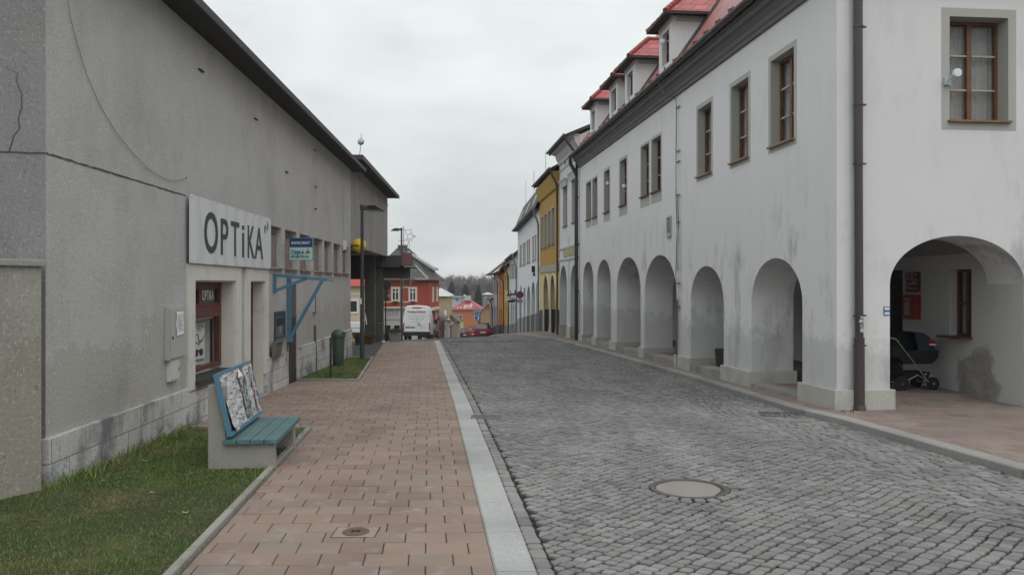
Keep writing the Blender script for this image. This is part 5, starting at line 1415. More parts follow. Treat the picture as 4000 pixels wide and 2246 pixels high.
# dormers
def Rsn(px, n): return ((5.843-n*KR)/((px-CX)/F+.0965)-11.57)*KR
def Rzn(px, py, n): return CAMZ-(py-HY)/F*((5.843-n*KR)/((px-CX)/F+.0965))
NF = .17
DM = [(768,675,92),(505,435,402),(385,325,535),(233,190,700)]
for (zr_, zl_, yt) in DM:
    pr__, pl_ = zx1(zr_), zx1(zl_)
    s0, s1 = Rsn(pr__, NF), Rsn(pl_, NF); zt = Rzn(pr__, yt/2.806, NF); zb_ = RZ(s0, NF)-.05; sm = (s0+s1)/2; wd_ = s1-s0
    nb = .33-(zt+1.2-(ZC(sm)+.47))/TANR-.2
    mpD = lambda a, d, z: (a, NF-d, z)
    o0, o1, oz0, oz1 = s0+.26, s1-.26, zb_+.22, zt-.30
    mb = MB(); wall(mb, mpD, s0, s1, zb_-.1, zt, [(o0, o1, oz0, oz1)], 0, .18)
    for s in (s0, s1-.12): mb.box(s, s+.12, nb, NF-.18, zb_-.5, zt)
    dm = mb.build('dormer', WHITE, white)
    mb = MB(); mb.box(s0-.03, s0-.001, nb, NF-.1, zt-.20, zt); mb.box(s0, s1, NF+.001, NF+.02, zt-.20, zt); mb.build('trim', SURR, dm)
    # hipped cap
    e = .24; zr2 = zt+.62*(wd_/2+e)*1.35; a0, a1 = s0-e, s1+e; nf = NF+e; na = nf-(wd_/2+e)*.95
    mb = MB()
    mb.quad((a0,nf,zt-.06),(a1,nf,zt-.06),(sm,na,zr2),(sm,na,zr2)) if False else mb.add([(a0,nf,zt-.06),(a1,nf,zt-.06),(sm,na,zr2)], [(0,1,2)])
    mb.quad((a0,nf,zt-.06),(sm,na,zr2),(sm,nb-1.2,zr2),(a0,nb-.3,zt-.06)); mb.quad((a1,nf,zt-.06),(sm,na,zr2),(sm,nb-1.2,zr2),(a1,nb-.3,zt-.06))
    cap = mb.build('roof', TILED, dm)
    mb = MB(); mb.quad((a0,nf,zt-.075),(a1,nf,zt-.075),(a1,nb,zt-.075),(a0,nb,zt-.075)); mb.box(a0-.02,a0+.015,nb,nf+.02,zt-.10,zt-.03); mb.box(a1-.015,a1+.02,nb,nf+.02,zt-.10,zt-.03); mb.box(a0,a1,nf-.015,nf+.02,zt-.10,zt-.03); mb.build('soffit', M('dark_soffit', (.06,.045,.045), .7, .15, 3), dm)
    mb = MB()
    for a in (a0, a1):
        for k in range(7):
            p, q = Vector((a,nf,zt-.04)), Vector((sm,na,zr2+.02)); mb.tube([p.lerp(q,k/7), p.lerp(q,(k+1.08)/7)], [.07,.058], 8)
    mb.tube([(sm,na,zr2+.01),(sm,nb-1.0,zr2+.01)], .06, 8); mb.build('hip_tiles', M('red_ridge_tile', (.32,.075,.065), .55, .2, 3), dm)
    window(dm, mpD, o0, o1, oz0, oz1, .12, wood=BROWNW, casements=2, rows=2, surround=0, sub=False)
    mb = MB(); mb.quad((o0,NF-.16,oz0),(o1,NF-.16,oz0),(o1,NF-.16,oz1),(o0,NF-.16,oz1)); mb.build('pane', GLASSD, dm)
    mb = MB(); p = [(s0-.55,.30),(s0-.005,.30),(s0-.005,nb),(s0-.55,nb)]
    mb.quad(*[(x, n, RZ(x, n)+.03) for x, n in p]); mb.build('side_flashing', M('dark_flashing', (.035,.033,.034), .6, .15, 3), dm)
for (i, zx, zy) in ((0,730,272),(3,218,918)):
    px, py = zx1(zx), zy/2.806; c = Rw(Rsn(px, NF), NF+.09, Rzn(px, py, NF+.09))
    t = thing('globe_lamp', ('white globe lamp at the window of the nearest big dormer', 'white globe lamp at the window of the farthest dormer')[i > 0], 'lamp', c, RR)
    mb = MB(); mb.ball((0,0,0), .075, 14, 10); mb.build('globe', WHITEP, t, smooth=True)
    mb = MB(); mb.tube([(-.01,-.07,0),(-.12,-.17,0)], .02, 6); mb.build('arm', GALV, t)
for (zx, zy, lab) in ((438,1315,'white globe lamp at the fourth upper window of the white house counting the pair'), (320,1297,'white globe lamp at the narrow window left of the red sill')):
    px, py = zx1(zx), zy/2.806
    t = thing('globe_lamp', lab.replace('fourth upper window of the white house counting the pair', 'red silled single window of the white house'), 'lamp', Rw(Rs(px), .03, Rz(px, py)), RR)
    mb = MB(); mb.ball((0,0,0), .07, 12, 8); mb.build('globe', WHITEP, t, smooth=True)
    mb = MB(); mb.tube([(0,0,0),(-.1,-.12,0)], .02, 6); mb.build('arm', GALV, t)
# far downpipe from the gutter
def downpipe(root, s, n0, zg, zbot, mat, r=.055, out=.10, swan=True, name='downpipe'):
    mb = MB()
    pts = [(s,n0,zg),(s,n0,zg-.18),(s,n0-.03,zg-.28),(s,out+.05,zg-.55),(s,out,zg-.68),(s,out,zg-.9),(s,out,zbot)] if swan else [(s,out,zg),(s,out,zbot)]
    mb.tube(pts, r, 10)
    z = zg-1.6
    while z > zbot+.3: mb.tube([(s,out,z-.025),(s,out,z+.025)], r*1.22, 10); mb.box(s-.02, s+.02, 0, out, z-.02, z+.02); z -= 1.9
    return mb.build(name, mat, root, auto=40)
downpipe(white, S1_+.0, .37, ZC(S1_)+.42, Rg(S1_)+.0, GUTTER, .075, .12)
# corner downpipe on the gable
dq, dd_ = Gq(2153.5), -.085
mb = MB(); mb.tube([(dd_,-dq+.02,7.0),(dd_,-dq+.012,3.42)], .064, 14); mb.tube([(dd_,-dq+.010,3.44),(dd_,-dq,.86)], .060, 14)
for py in (74, 268, 415, 793, 868):
    z = Gz(2155, py); mb.tube([(dd_,-dq+.008,z-.012),(dd_,-dq+.008,z+.012)], .076, 12); mb.box(dd_, 0, -dq-.012, -dq+.012, z-.012, z+.012); mb.box(dd_-.03, dd_+.0, -dq-.095, -dq-.06, z-.012, z+.012)
mb.tube([(dd_,-dq,.88),(dd_,-dq-.005,Rg(0)+.10)], .075, 14); mb.tube([(dd_-.01,-dq,Rg(0)+.14),(dd_-.03,-dq,Rg(0)+.06)], .085, 12)
dp_ = mb.build('downpipe', DPIPE, white, auto=40)
mb = MB()
for py, a, w, h in ((806,-.6,.06,.05),(818,-1.5,.075,.0),(829,.2,.06,.055),(797,.1,.05,.03)):
    z = Gz(2155, py); 
    if h: mb.box(dd_-.0655-.01, dd_-.0655-.012, -dq-w/2-.02*a, -dq+w/2-.02*a, z-h/2, z+h/2)
st_ = mb.build('sticker', M('sticker_paper', (.45,.45,.44), .7, .25, 14), dp_)
mb = MB(); z = Gz(2155, 818); mb.lathe([(.034,0),(.034,.003)], (dd_-.079,-dq,z), 18, axis='x'); mb.build('round_sticker', M('grey_sticker', (.25,.26,.26), .6, .3, 20), dp_)
# vent, lightning conductor
vs0, vs1 = Rs(1690), Rs(1680); vz1, vz0 = Rz(1685, 544), Rz(1685, 596)
mb = MB(); frame_ = vs1-vs0
mb.box(vs0, vs0+.03, 0, .04, vz0, vz1); mb.box(vs1-.03, vs1, 0, .04, vz0, vz1); mb.box(vs0+.03, vs1-.03, 0, .04, vz1-.05, vz1); mb.box(vs0+.03, vs1-.03, 0, .05, vz0, vz0+.10)
for k in range(6):
    z = vz0+.12+(vz1-vz0-.19)*k/6; mb.hexa([(vs0+.03,.0,z+.04),(vs1-.03,.0,z+.04),(vs1-.03,.05,z),(vs0+.03,.05,z)], [(vs0+.03,.0,z+.05),(vs1-.03,.0,z+.05),(vs1-.03,.05,z+.012),(vs0+.03,.05,z+.012)])
vt = mb.build('wall_vent', M('vent_grey', (.42,.42,.41), .6, .08, 4), white)
mb = MB(); mb.quad((vs0+.03,.004,vz0+.05),(vs1-.03,.004,vz0+.05),(vs1-.03,.004,vz1-.05),(vs0+.03,.004,vz1-.05)); mb.build('slot', BLACK, vt)
ls = Rs(1706.5); mb = MB()
Zp = lambda py: Rz(1706, py)
path = [(Rs(1692),.40,ZC(ls)+.52),(Rs(1699),.30,ZC(ls)+.1),(ls,.06,Zp(250)),(ls,.05,Zp(270)),(ls+.02,.05,Zp(380)),(ls+.03,.05,Zp(490)),(ls-.05,.05,Zp(560)),(ls-.05,.05,Zp(600)),(ls+.03,.05,Zp(680)),(ls,.05,Zp(760)),(ls-.05,.05,Rg(ls)+.05)]
mb.tube(path, .012, 5); mb.tube([(ls-.10,.05,Zp(490)),(ls-.16,.05,Zp(560)),(ls-.12,.05,Zp(680))], .012, 5); mb.tube([(ls-.05,.05,Rg(ls)+.1),(ls-.05,.05,Rg(ls)+1.7)], .022, 6)
for py in (272, 382, 408, 492, 560, 712, 770):
    z = Zp(py); mb.tube([(ls-.22,.04,z),(ls+.08,.02,z)], .014, 5)
mb.build('lightning_conductor', M('conductor_grey', (.12,.12,.12), .6, .15, 5), white)

# wall light beside the gable window, trail marker, posters, box, pram
t = thing('wall_lamp', 'small white round lamp on a bent arm beside the curtained gable window', 'lamp', Rw(-.02, -Gq(2381), Gz(2381, 205)), RR-pi/2)
mb = MB(); mb.box(-.05,.04,-.03,.02,-.06,.05); mb.tube([(-.02,-.03,-.02),(-.01,-.08,.04),(.04,-.10,.07)], .012, 6); mb.tube([(-.03,-.03,.03),(-.05,-.06,-.02),(-.02,-.05,-.07),(.04,-.03,-.08)], .006, 5); mb.build('bracket', M('pale_blue_plastic', (.50,.58,.60), .5, .05, 4), t)
mb = MB(); mb.lathe([(.045,.05),(.06,.02),(.066,-.01),(.06,-.03),(.003,-.034)], (.06,-.13,.085), 20, axis='y'); mb.build('lamp', WHITEP, t, auto=40)
t = thing('trail_marker', 'white trail marker with a blue stripe on the white pier edge', 'marker', Rw(-.006, -Gq(2230.5), Gz(2230, 782)), RR-pi/2)
mb = MB(); mb.box(-.048,.048,-.004,.004,-.062,.062); mb.build('border', BLACK, t)
mb = MB(); mb.box(-.040,.040,-.006,-.0045,-.052,.052); mb.build('plate', PAPER, t)
mb = MB(); mb.box(-.040,.040,-.008,-.0065,-.017,.017); mb.build('stripe', M('marker_blue', (.05,.22,.45), .6, .05, 4), t)
def on_inner(px0, px1, y0, y1):
    a0, a1 = Is(px1), Is(px0); m = (px0+px1)/2; return a0, a1, Iz(m, y1), Iz(m, y0)
a0, a1, z0, z1 = on_inner(2306, 2341, 684, 735)
t = thing('wall_poster', 'dark red framed poster on the arcade wall above the red notice box', 'poster', Rw((a0+a1)/2, -ND, (z0+z1)/2), RR)
w_, h_ = a1-a0, z1-z0
mb = MB(); mb.box(-w_/2, w_/2, .001, .03, -h_/2, h_/2); mb.build('frame', M('dark_red_board', (.11,.022,.022), .6, .2, 8), t)
mb = MB()
r = random.Random(4)
for i in range(4):
    for k in range(3): mb.box(-w_/2+.06+w_*.3*k, -w_/2+.06+w_*.3*k+r.uniform(.06,.16), .031, .034, -h_/2+.05+h_*.23*i, -h_/2+.05+h_*.23*i+r.uniform(.03,.08))
mb.build('print', M('faded_print', (.30,.25,.23), .7, .3, 9), t)
a0, a1, z0, z1 = on_inner(2302, 2342, 741, 804)
t = thing('notice_box', 'bright red notice box on the arcade wall behind the pram', 'notice box', Rw((a0+a1)/2, -ND, (z0+z1)/2), RR)
w_, h_ = a1-a0, z1-z0
RED = M('bright_red_paint', (.26,.013,.017), .45, .1, 4)
mb = MB(); mb.box(-w_/2, w_/2, .001, .08, -h_/2, h_/2); mb.build('box', RED, t, bevel=.006)
mb = MB(); mb.box(-w_*.05, w_*.32, .081, .085, -h_*.34, h_*.2); mb.box(-w_*.05, w_*.30, .081, .085, h_*.25, h_*.36); mb.build('window_sheet', M('faded_print', (0,0,0)), t)
Yb = 17.3; p = at(1797, 0, Yb); s_ = (Yb-11.57)*KR
t = thing('black_box', 'black square plant tub standing under the second arch', 'tub', Rw(s_+.05, -.62, FLOOR(s_)), RR)
mb = MB(); mb.hexa([(-.24,-.24,0),(.24,-.24,0),(.24,.24,0),(-.24,.24,0)], [(-.27,-.27,.38),(.27,-.27,.38),(.27,.27,.38),(-.27,.27,.38)]); mb.build('tub', BLACK, t, bevel=.02)
mb = MB(); mb.box(-.24,.24,-.24,.24,.381,.39); mb.build('soil', DARKIN, t)

# pram
PYc = 13.75; pp_ = at(2296, 0, PYc); ps = (PYc-11.57)*KR
pram = thing('baby_pram', 'black and navy baby pram with chrome spoked wheels parked in the arcade', 'pram', (at(2292,0,PYc).x, PYc, FLOOR(ps)), RR-pi/2+.12)
pram.scale = (.9,)*3
CHROME = M('chrome', (.62,.62,.62), .15, .02, 5, metal=1.0)
CLOTH = M('black_cloth', (.016,.016,.018), .85, .2, 9); NAVYC = M('navy_cloth', (.020,.034,.052), .8, .2, 9)
for (x, y, r) in ((-.40,-.24,.145),(-.40,.24,.145),(.30,-.22,.125),(.30,.22,.125)):
    mb = MB(); mb.lathe([(r,-.022),(r,.022),(r-.022,.026),(r-.024,-.026)], (x,y,r), 24, axis='y'); wh = mb.build('wheel', RUBBER, pram, auto=40)
    mb = MB(); mb.lathe([(r-.033,-.012),(r-.033,.012),(r-.045,.012),(r-.045,-.012)], (x,y,r), 24, axis='y')
    for k in range(6):
        a = pi*k/3; mb.tube([(x,y-.01,r),(x+(r-.04)*cos(a),y-.01,r+(r-.04)*sin(a))], .010, 5)
    mb.lathe([(.028,-.03),(.028,.03)], (x,y,r), 10, axis='y'); mb.build('rim', CHROME, wh)
mb = MB()
for y in (-.24, .24):
    mb.tube([(-.40,y,.145),(-.05,y,.30),(.30,y*.92,.125)], .009, 6); mb.tube([(.18,y,.16),(-.10,y,.50),(-.52,y,.98)], .010, 6)
mb.tube([(-.52,-.24,.98),(-.56,-.2,1.0),(-.56,.2,1.0),(-.52,.24,.98)], .016, 6); mb.tube([(-.40,-.24,.145),(-.40,.24,.145)], .012, 6); mb.tube([(.30,-.22,.125),(.30,.22,.125)], .012, 6)
mb.build('chassis', GALV, pram)
mb = MB(); prof = [(-.42,.62),(-.30,.50),(.30,.50),(.44,.62),(.46,.76),(-.42,.76)]
mb.hexa([(x,-.21,z) for x,z in prof], [(x,.21,z) for x,z in prof]); mb.build('carrycot', CLOTH, pram, bevel=.03)
mb = MB(); n = 10; vs = []
for k in range(n+1):
    t_ = pi*.55*k/n; c_, s2 = cos(t_), sin(t_)
    for y in (-.22,-.20,-.1,0,.1,.20,.22):
        rr = .36*(1 if abs(y) < .21 else .97); vs.append((-.02+.0+rr*c_*1.1-.02, y, .75+rr*s2))
fs = [(i*7+k, i*7+k+1, (i+1)*7+k+1, (i+1)*7+k) for i in range(n) for k in range(6)]
for y, o_ in ((-.22,0),(.22,6)):
    c = len(vs); vs.append((-.02, y, .75)); fs += [(c, i*7+o_, (i+1)*7+o_) for i in range(n)]
mb.add(vs, fs); mb.build('hood', NAVYC, pram)
mb = MB(); mb.hexa([(.20,-.225,.86),(.36,-.225,.84),(.38,-.225,.92),(.22,-.225,.98)], [(.20,-.215,.86),(.36,-.215,.84),(.38,-.215,.92),(.22,-.215,.98)]); mb.build('red_patch', RED, pram)
mb = MB(); mb.box(.22,.37,-.229,-.226,.855,.880); mb.build('white_stripe', PAPER, pram)
mb = MB(); mb.hexa([(-.3,-.18,.20),(.22,-.18,.20),(.22,.18,.20),(-.3,.18,.20)], [(-.34,-.2,.34),(.26,-.2,.34),(.26,.2,.34),(-.34,.2,.34)]); mb.build('basket', CLOTH, pram)
mb = MB(); mb.box(-.55,-.36,-.2,.2,.62,.84); mb.build('bag', CLOTH, pram, bevel=.02)
mb = MB(); mb.box(-.50,-.48,-.268,-.25,.93,.96); mb.box(.10,.13,-.255,-.24,.30,.33); mb.box(.24,.27,-.24,-.225,.27,.30); mb.build('reflector', M('lime_reflector', (.45,.55,.05), .4, .05, 4), pram)

# ================================================================== the row of houses beyond
def row_house(name, label, pxn, pxf, ez, wallm, arch_px, win_px, arch_spring=1.0, roofm=None, pitch=.9, overhang=.35, roofh=3.2, plinth=None, plh=.9, lower=None, lower_z=None, pipe=None, th=.4, surround=.05, cornice=None, wood=None, parapet=0, trim=None, wsur=None, archtrim=None, wdepth=.14):
    s0, s1 = Rs(pxn), Rs(pxf)
    org = Rw(s0, 0, 0); L = s1-s0
    t = thing(name, label, 'house', org, RR)
    e0, e1 = ez; EZ = lambda a: e0+(e1-e0)*a/L
    gl = lambda a: Rg(s0+a)
    A_ = []
    for l, r_, yt in arch_px:
        a0, a1 = max(.08, Rs(r_)-s0), min(L-.08, Rs(l)-s0); m = (l+r_)/2; top = Rz(m, yt); A_.append((a0, a1, top, top-min(arch_spring, (a1-a0)*.6)))
    W_ = []
    for l, r_, yt, yb2 in win_px:
        m = (l+r_)/2; W_.append((Rs(r_)-s0, Rs(l)-s0, Rz(m, yb2), Rz(m, yt)))
    ops = [(a0, a1, -9, arch(a0, a1, sp, top)) for a0, a1, top, sp in A_]+W_
    mb = MB()
    if lower is None: wall(mb, mpR, 0, L, lambda a: gl(a)-.5, EZ, ops, 0, th)
    else:
        wall(mb, mpR, 0, L, lower_z, EZ, [o for o in ops if not callable(o[3])], 0, th)
    top_arch = max([a[2] for a in A_] or [gl(0)+2.4])+.12
    mb.box(0, .25, -8, -th, gl(L)-1, EZ(0)); mb.box(L-.25, L, -8, -th, gl(L)-1, EZ(L)); mb.box(.25, L-.25, -8, -7.8, gl(L)-1, e1)
    mb.build('wall', wallm, t)
    if lower is not None:
        mb = MB(); wall(mb, mpR, 0, L, lambda a: gl(a)-.5, lower_z-.002, [o for o in ops if callable(o[3])], 0, th); mb.build('lower_wall', lower, t)
    mb = MB(); mb.box(.25, L-.25, -3.0, -2.9, gl(L)-1, top_arch); mb.box(.25, L-.25, -3.0, -th, top_arch, top_arch+.1)
    for a0, a1, top, sp in A_[:-1]: pass
    mb.build('arcade_interior', lower or wallm, t)
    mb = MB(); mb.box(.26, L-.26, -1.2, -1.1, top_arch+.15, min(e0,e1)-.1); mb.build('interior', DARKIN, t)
    for a0, a1, z0, z1 in W_:
        window(t, mpR, a0, a1, z0, z1, wdepth, wood=wood or BROWNW, casements=2 if a1-a0 > .5 else 1, rows=2, surround=surround, pane=GLASSD, fw=.04, sill=CORN, smat=wsur or TRIMW, proud=.02, sill_out=.07)
    if plinth:
        mb = MB(); ed = [0]+[v for a in sorted(A_) for v in a[:2]]+[L]
        for a0, a1 in zip(ed[::2], ed[1::2]):
            if a1-a0 > .02:
                mb = MB(); mb.hexa([(a0-.02,-th-.02,gl(a0)-.6),(a1+.02,-th-.02,gl(a1)-.6),(a1+.02,.03,gl(a1)-.6),(a0-.02,.03,gl(a0)-.6)], [(a0-.02,-th-.02,gl(a0)+plh),(a1+.02,-th-.02,gl(a1)+plh),(a1+.02,.03,gl(a1)+plh),(a0-.02,.03,gl(a0)+plh)]); mb.build('plinth', plinth, t)
    if archtrim:
        mb = MB()
        for a0, a1, top, sp in A_:
            f = arch(a0, a1, sp, top); pts = [(a0+(a1-a0)*(.5-.5*cos(pi*k/16))) for k in range(17)]
            mb.tube([(a0,.01,gl(a0))]+[(a, .01, f(a)) for a in pts]+[(a1,.01,gl(a1))], .05, 6)
        mb.build('arch_trim', archtrim, t)
    rz = lambda a, n: EZ(a)+.05+(overhang-n)*pitch
    rd = -roofh; mb = MB(); a0, a1 = -.06, L+.06
    mb.quad((a0,overhang,rz(a0,overhang)),(a1,overhang,rz(a1,overhang)),(a1,rd,rz(a1,rd)),(a0,rd,rz(a0,rd)))
    mb.quad((a0,overhang,rz(a0,overhang)-.08),(a1,overhang,rz(a1,overhang)-.08),(a1,0,rz(a1,overhang)-.06),(a0,0,rz(a0,overhang)-.06))
    mb.quad((a0,overhang,rz(a0,overhang)),(a1,overhang,rz(a1,overhang)),(a1,overhang,rz(a1,overhang)-.08),(a0,overhang,rz(a0,overhang)-.08))
    mb.quad((a0,rd,rz(a0,rd)),(a1,rd,rz(a1,rd)),(a1,-8,EZ(a1)+.1),(a0,-8,EZ(a0)+.1))
    for a in (a0, a1): mb.quad((a,overhang,rz(a,overhang)),(a,rd,rz(a,rd)),(a,rd,rz(a,rd)-.14),(a,overhang,rz(a,overhang)-.14))
    roof = mb.build('roof', roofm or SLATE, t)
    mb = MB()
    for a in (.002, L-.002): mb.add([(a,0,EZ(a)),(a,overhang*.2,rz(a,overhang)-.1),(a,rd,rz(a,rd)-.03),(a,-8,EZ(a)+.05)], [(0,1,2,3)])
    mb.build('gable_end', wallm, t)
    if cornice:
        mb = MB(); extr(mb, [(-.02,-.55),(.06,-.55),(.08,-.40),(.16,-.28),(.20,-.10),(overhang-.05,-.02),(overhang-.05,.04),(-.02,.04)], -.02, L+.02, EZ); mb.build('cornice', cornice, t)
    mb = MB(); gutter(mb, overhang+.07, .06, -.05, L+.05, EZ, .07); mb.build('gutter', pipe or GUTTER, t)
    mb = MB(); a = .03
    mb.tube([(a,overhang+.07,EZ(a)+.02),(a,overhang+.05,EZ(a)-.20),(a,.14,EZ(a)-.75),(a,.10,EZ(a)-.95),(a,.10,gl(a))], .055, 8); mb.build('downpipe', pipe or GUTTER, t, auto=40)
    return t, s0, L, EZ, rz, A_
zz = lambda zx: (2000+zx/2.009)/1.5528
zy = lambda v: (600+v/2.009)/1.5528
H2W = mat_plaster('pale_grey_render', (.62,.635,.64), amount=.5)
h2, s0, L, EZ, rz, A_ = row_house('tall_house', 'tall pale grey house with moulded cornice and faded wall panel beside the white corner house', 1457, 1407.5, (Rz(1445, 352), Rz(1410, 386)), H2W,
    [(zz(370), zz(432), zy(878)), (zz(457), zz(526), zy(872))], [(zz(403), zz(434), zy(255), zy(572)), (zz(473), zz(509), zy(195), zy(540))], 1.1, M('dark_sheet_roof', (.045,.044,.046), .6, .15, 2), .42, .50, 3.6, PLINTH, .55, cornice=M('pale_cornice', (.52,.53,.53), .8, .1, 2))
mb = MB()
for l, r_, yt in ((zz(403), zz(434), zy(225)), (zz(473), zz(509), zy(165))):
    mb = MB(); a0, a1, z = Rs(r_)-s0-.16, Rs(l)-s0+.16, Rz((l+r_)/2, yt); mb.hexa([(a0,0,z-.22),(a1,0,z-.22),(a1,.08,z-.22),(a0,.08,z-.22)], [(a0-.06,0,z+.05),(a1+.06,0,z+.05),(a1+.06,.17,z+.05),(a0-.06,.17,z+.05)]); mb.box(a0-.08,a1+.08,0,.20,z+.049,z+.10); mb.build('window_hood', M('pale_cornice', (0,0,0)), h2)
mb = MB()
for yv in (zy(730), zy(822)): 
    z = Rz(1432, yv); mb = MB(); mb.box(0.1, L, 0, .05, z-.04, z+.04); mb.build('string_course', M('pale_cornice', (0,0,0)), h2)
z = Rz(1425, zy(100)); mb = MB(); mb.box(0.1, L, 0, .04, z-.03, z+.03); mb.build('string_course', M('pale_cornice', (0,0,0)), h2)
mb = MB()
for k in range(9):
    z = Rg(s0+1)+.7+k*.42; mb.box(2.42, 2.62, 0, .02, z, z+.385)
mb.build('quoin_strip', M('pale_cornice', (0,0,0)), h2)
mb = MB(); a0, a1 = Rs(zz(507))-s0, Rs(zz(407))-s0; mb.box(a0, a1, .001, .03, Rz(1438, zy(800)), Rz(1438, zy(728))); mb.build('wall_panel', M('faded_mural', (.42,.39,.27), .85, .2, 1.5, dirt=(.30,.19,.06), dscale=3.0, dlo=.48, dhi=.62), h2)
mb = MB()
for l, r_, a, b_ in ((412,425,28,85),(484,498,-22,22)):
    mb = MB(); a0, a1 = Rs(zz(r_))-s0, Rs(zz(l))-s0; m = zz((l+r_)/2); mb.box(a0, a1, .001, .012, Rz(m, zy(b_)), Rz(m, zy(a))); mb.build('attic_window', M('grey_attic_shutter', (.20,.20,.20), .8, .1, 3), h2)

OCH = mat_plaster('ochre_render', (.42,.262,.070), (.30,.17,.05), .5); PYEL = mat_plaster('pale_yellow_render', (.66,.50,.20), (.40,.32,.2), .5)
h3, s0, L, EZ, rz, A_ = row_house('ochre_house', 'ochre yellow house with four tall grey windows in a row and two pale arches', 1407, 1359, (Rz(1402, 428), Rz(1360, 470)), OCH,
    [(zz(250), zz(292), zy(950)), (zz(304), zz(345), zy(945))], [(zz(232), zz(247), zy(500), zy(748)), (zz(257), zz(274), zy(478), zy(738)), (zz(285), zz(304), zy(453), zy(724)), (zz(313), zz(334), zy(428), zy(710))], 1.1, M('dark_sheet_roof', (0,0,0)), .55, .35, 3.4, DARKD, 1.25, lower=PYEL, lower_z=Rz(1382, zy(885)), wood=M('grey_window_wood', (.22,.22,.21), .6, .1, 4), wsur=M('grey_window_band', (.42,.41,.38), .8, .08, 3), archtrim=TRIMW, pipe=DPIPE)
mb = MB(); z = Rz(1382, zy(900)); mb.box(.02, L-.02, .001, .06, z-.20, z+.16); mb.build('string_course', M('grey_band', (.33,.32,.30), .85, .1, 2), h3)
mb = MB(); z = EZ(0)-.42; mb.hexa([(0.02,0,z-.45),(L-.02,0,z-.45-.1),(L-.02,.10,z-.4-.1),(.02,.10,z-.4)], [(0.02,0,z+.30),(L-.02,0,z+.2),(L-.02,.28,z+.2),(.02,.28,z+.30)]); mb.build('cornice', OCH, h3)
mb = MB()
for l, r_, a, b_ in ((243,251,325,365),(269,277,295,340),(298,307,265,310),(330,340,232,275)):
    mb = MB(); a0, a1 = Rs(zz(r_))-s0, Rs(zz(l))-s0; m = zz((l+r_)/2); mb.box(a0, a1, .001, .015, Rz(m, zy(b_)), Rz(m, zy(a))); mb.build('attic_vent', M('dark_ochre', (.10,.06,.02), .8, .1, 3), h3)

GPL = M('grey_far_plinth', (.28,.28,.275), .85, .1, 2)
h4, s0, L, EZ, rz, A_ = row_house('white_row_house', 'long white house with paired windows and dark slate roof beyond the ochre house', 1358.5, 1302.5, (Rz(1354, 527), Rz(1303, 582)), WHITE2,
    [(zz(63), zz(77), zy(1035)), (zz(90), zz(106), zy(1048)), (zz(117), zz(144), zy(1040)), (zz(152), zz(181), zy(1005)), (zz(189), zz(211), zy(1005))],
    [(zz(l), zz(r_), zy(a), zy(b_)) for l, r_, a, b_ in ((62,68,722,885),(71,78,716,880),(88,95,705,876),(99,107,698,872),(118,128,682,862),(133,143,672,856),(163,174,650,846),(182,192,638,836))], 1.0, SLATE, 2.4, .30, .4, GPL, 1.15, pipe=M('grey_gutter', (.20,.21,.21), .5, .1, 3), surround=.03)
mb = MB()
for a in (2.2, 6.0, 9.5):
    mb = MB(); p = lambda x, n: (x, n, rz(x, n)+.03)
    mb.quad(p(a,.10), p(a+.8,.10), p(a+.8,-.18), p(a,-.18)); mb.build('skylight', GLASSD, h4)
for a, h in ((.6,1.6),(6.0,1.5),(10.5,1.6)):
    mb = MB(); mb.tube([(a,-.4,rz(a,-.4)-.1),(a,-.4,rz(a,-.4)+h)], .018, 5); mb.build('lightning_rod', GALV, h4)
z5 = lambda zx: (1700+zx/5.163)/1.5528
y5 = lambda v: (1050+v/5.163)/1.5528
PBL2 = mat_plaster('bluish_white_render', (.58,.62,.64), amount=.4)
h5, s0, L, EZ, rz, A_ = row_house('bluish_house', 'narrow bluish white house with four slim windows behind the pub sign', 1302.3, 1282, (Rz(1300, 640), Rz(1283, 655)), PBL2,
    [(z5(1520), z5(1550), y5(680)), (z5(1560), z5(1590), y5(675)), (z5(1605), z5(1640), y5(665))], [(z5(a), z5(b_), y5(-110), y5(c)) for a, b_, c in ((1522,1536,185),(1552,1566,185),(1584,1598,185),(1618,1632,185))], 1.0, SLATE, .8, .3, 2.6, GPL, .9, pipe=M('grey_gutter', (0,0,0)), surround=.02, wdepth=-.015)
YEL = mat_plaster('soft_yellow_render', (.62,.47,.20), (.4,.3,.15), .4)
h6, s0, L, EZ, rz, A_ = row_house('yellow_house', 'narrow pale yellow house squeezed beside the orange house', 1281.8, 1269.6, (Rz(1281, 668), Rz(1270, 678)), YEL,
    [(z5(1412), z5(1440), y5(650)), (z5(1452), z5(1490), y5(640))], [(z5(1418), z5(1432), y5(110), y5(420)), (z5(1446), z5(1462), y5(90), y5(430))], 1.1, SLATE, .8, .3, 2.4, GPL, .9, surround=.03, wdepth=-.015)
ORN = mat_plaster('orange_render', (.52,.20,.028), (.35,.15,.04), .4)
h7, s0, L, EZ, rz, A_ = row_house('orange_house', 'bright orange house with a dark plinth in the far right row', 1269.4, 1254.2, (Rz(1268, 684), Rz(1255, 690)), ORN,
    [(z5(1290), z5(1308), y5(790)), (z5(1322), z5(1342), y5(800)), (z5(1362), z5(1384), y5(790))], [(z5(1296), z5(1306), y5(265), y5(500)), (z5(1326), z5(1336), y5(260), y5(500)), (z5(1366), z5(1378), y5(255), y5(500))], 1.1, M('maroon_roof', (.13,.045,.045), .7, .2, 1.2), .8, .5, 2.4, M('dark_plinth', (.075,.06,.06), .8, .2, 2), 1.1, surround=.03, pipe=DPIPE, wdepth=-.015)
LIL = mat_plaster('lilac_render', (.50,.45,.50), (.35,.3,.33), .4)
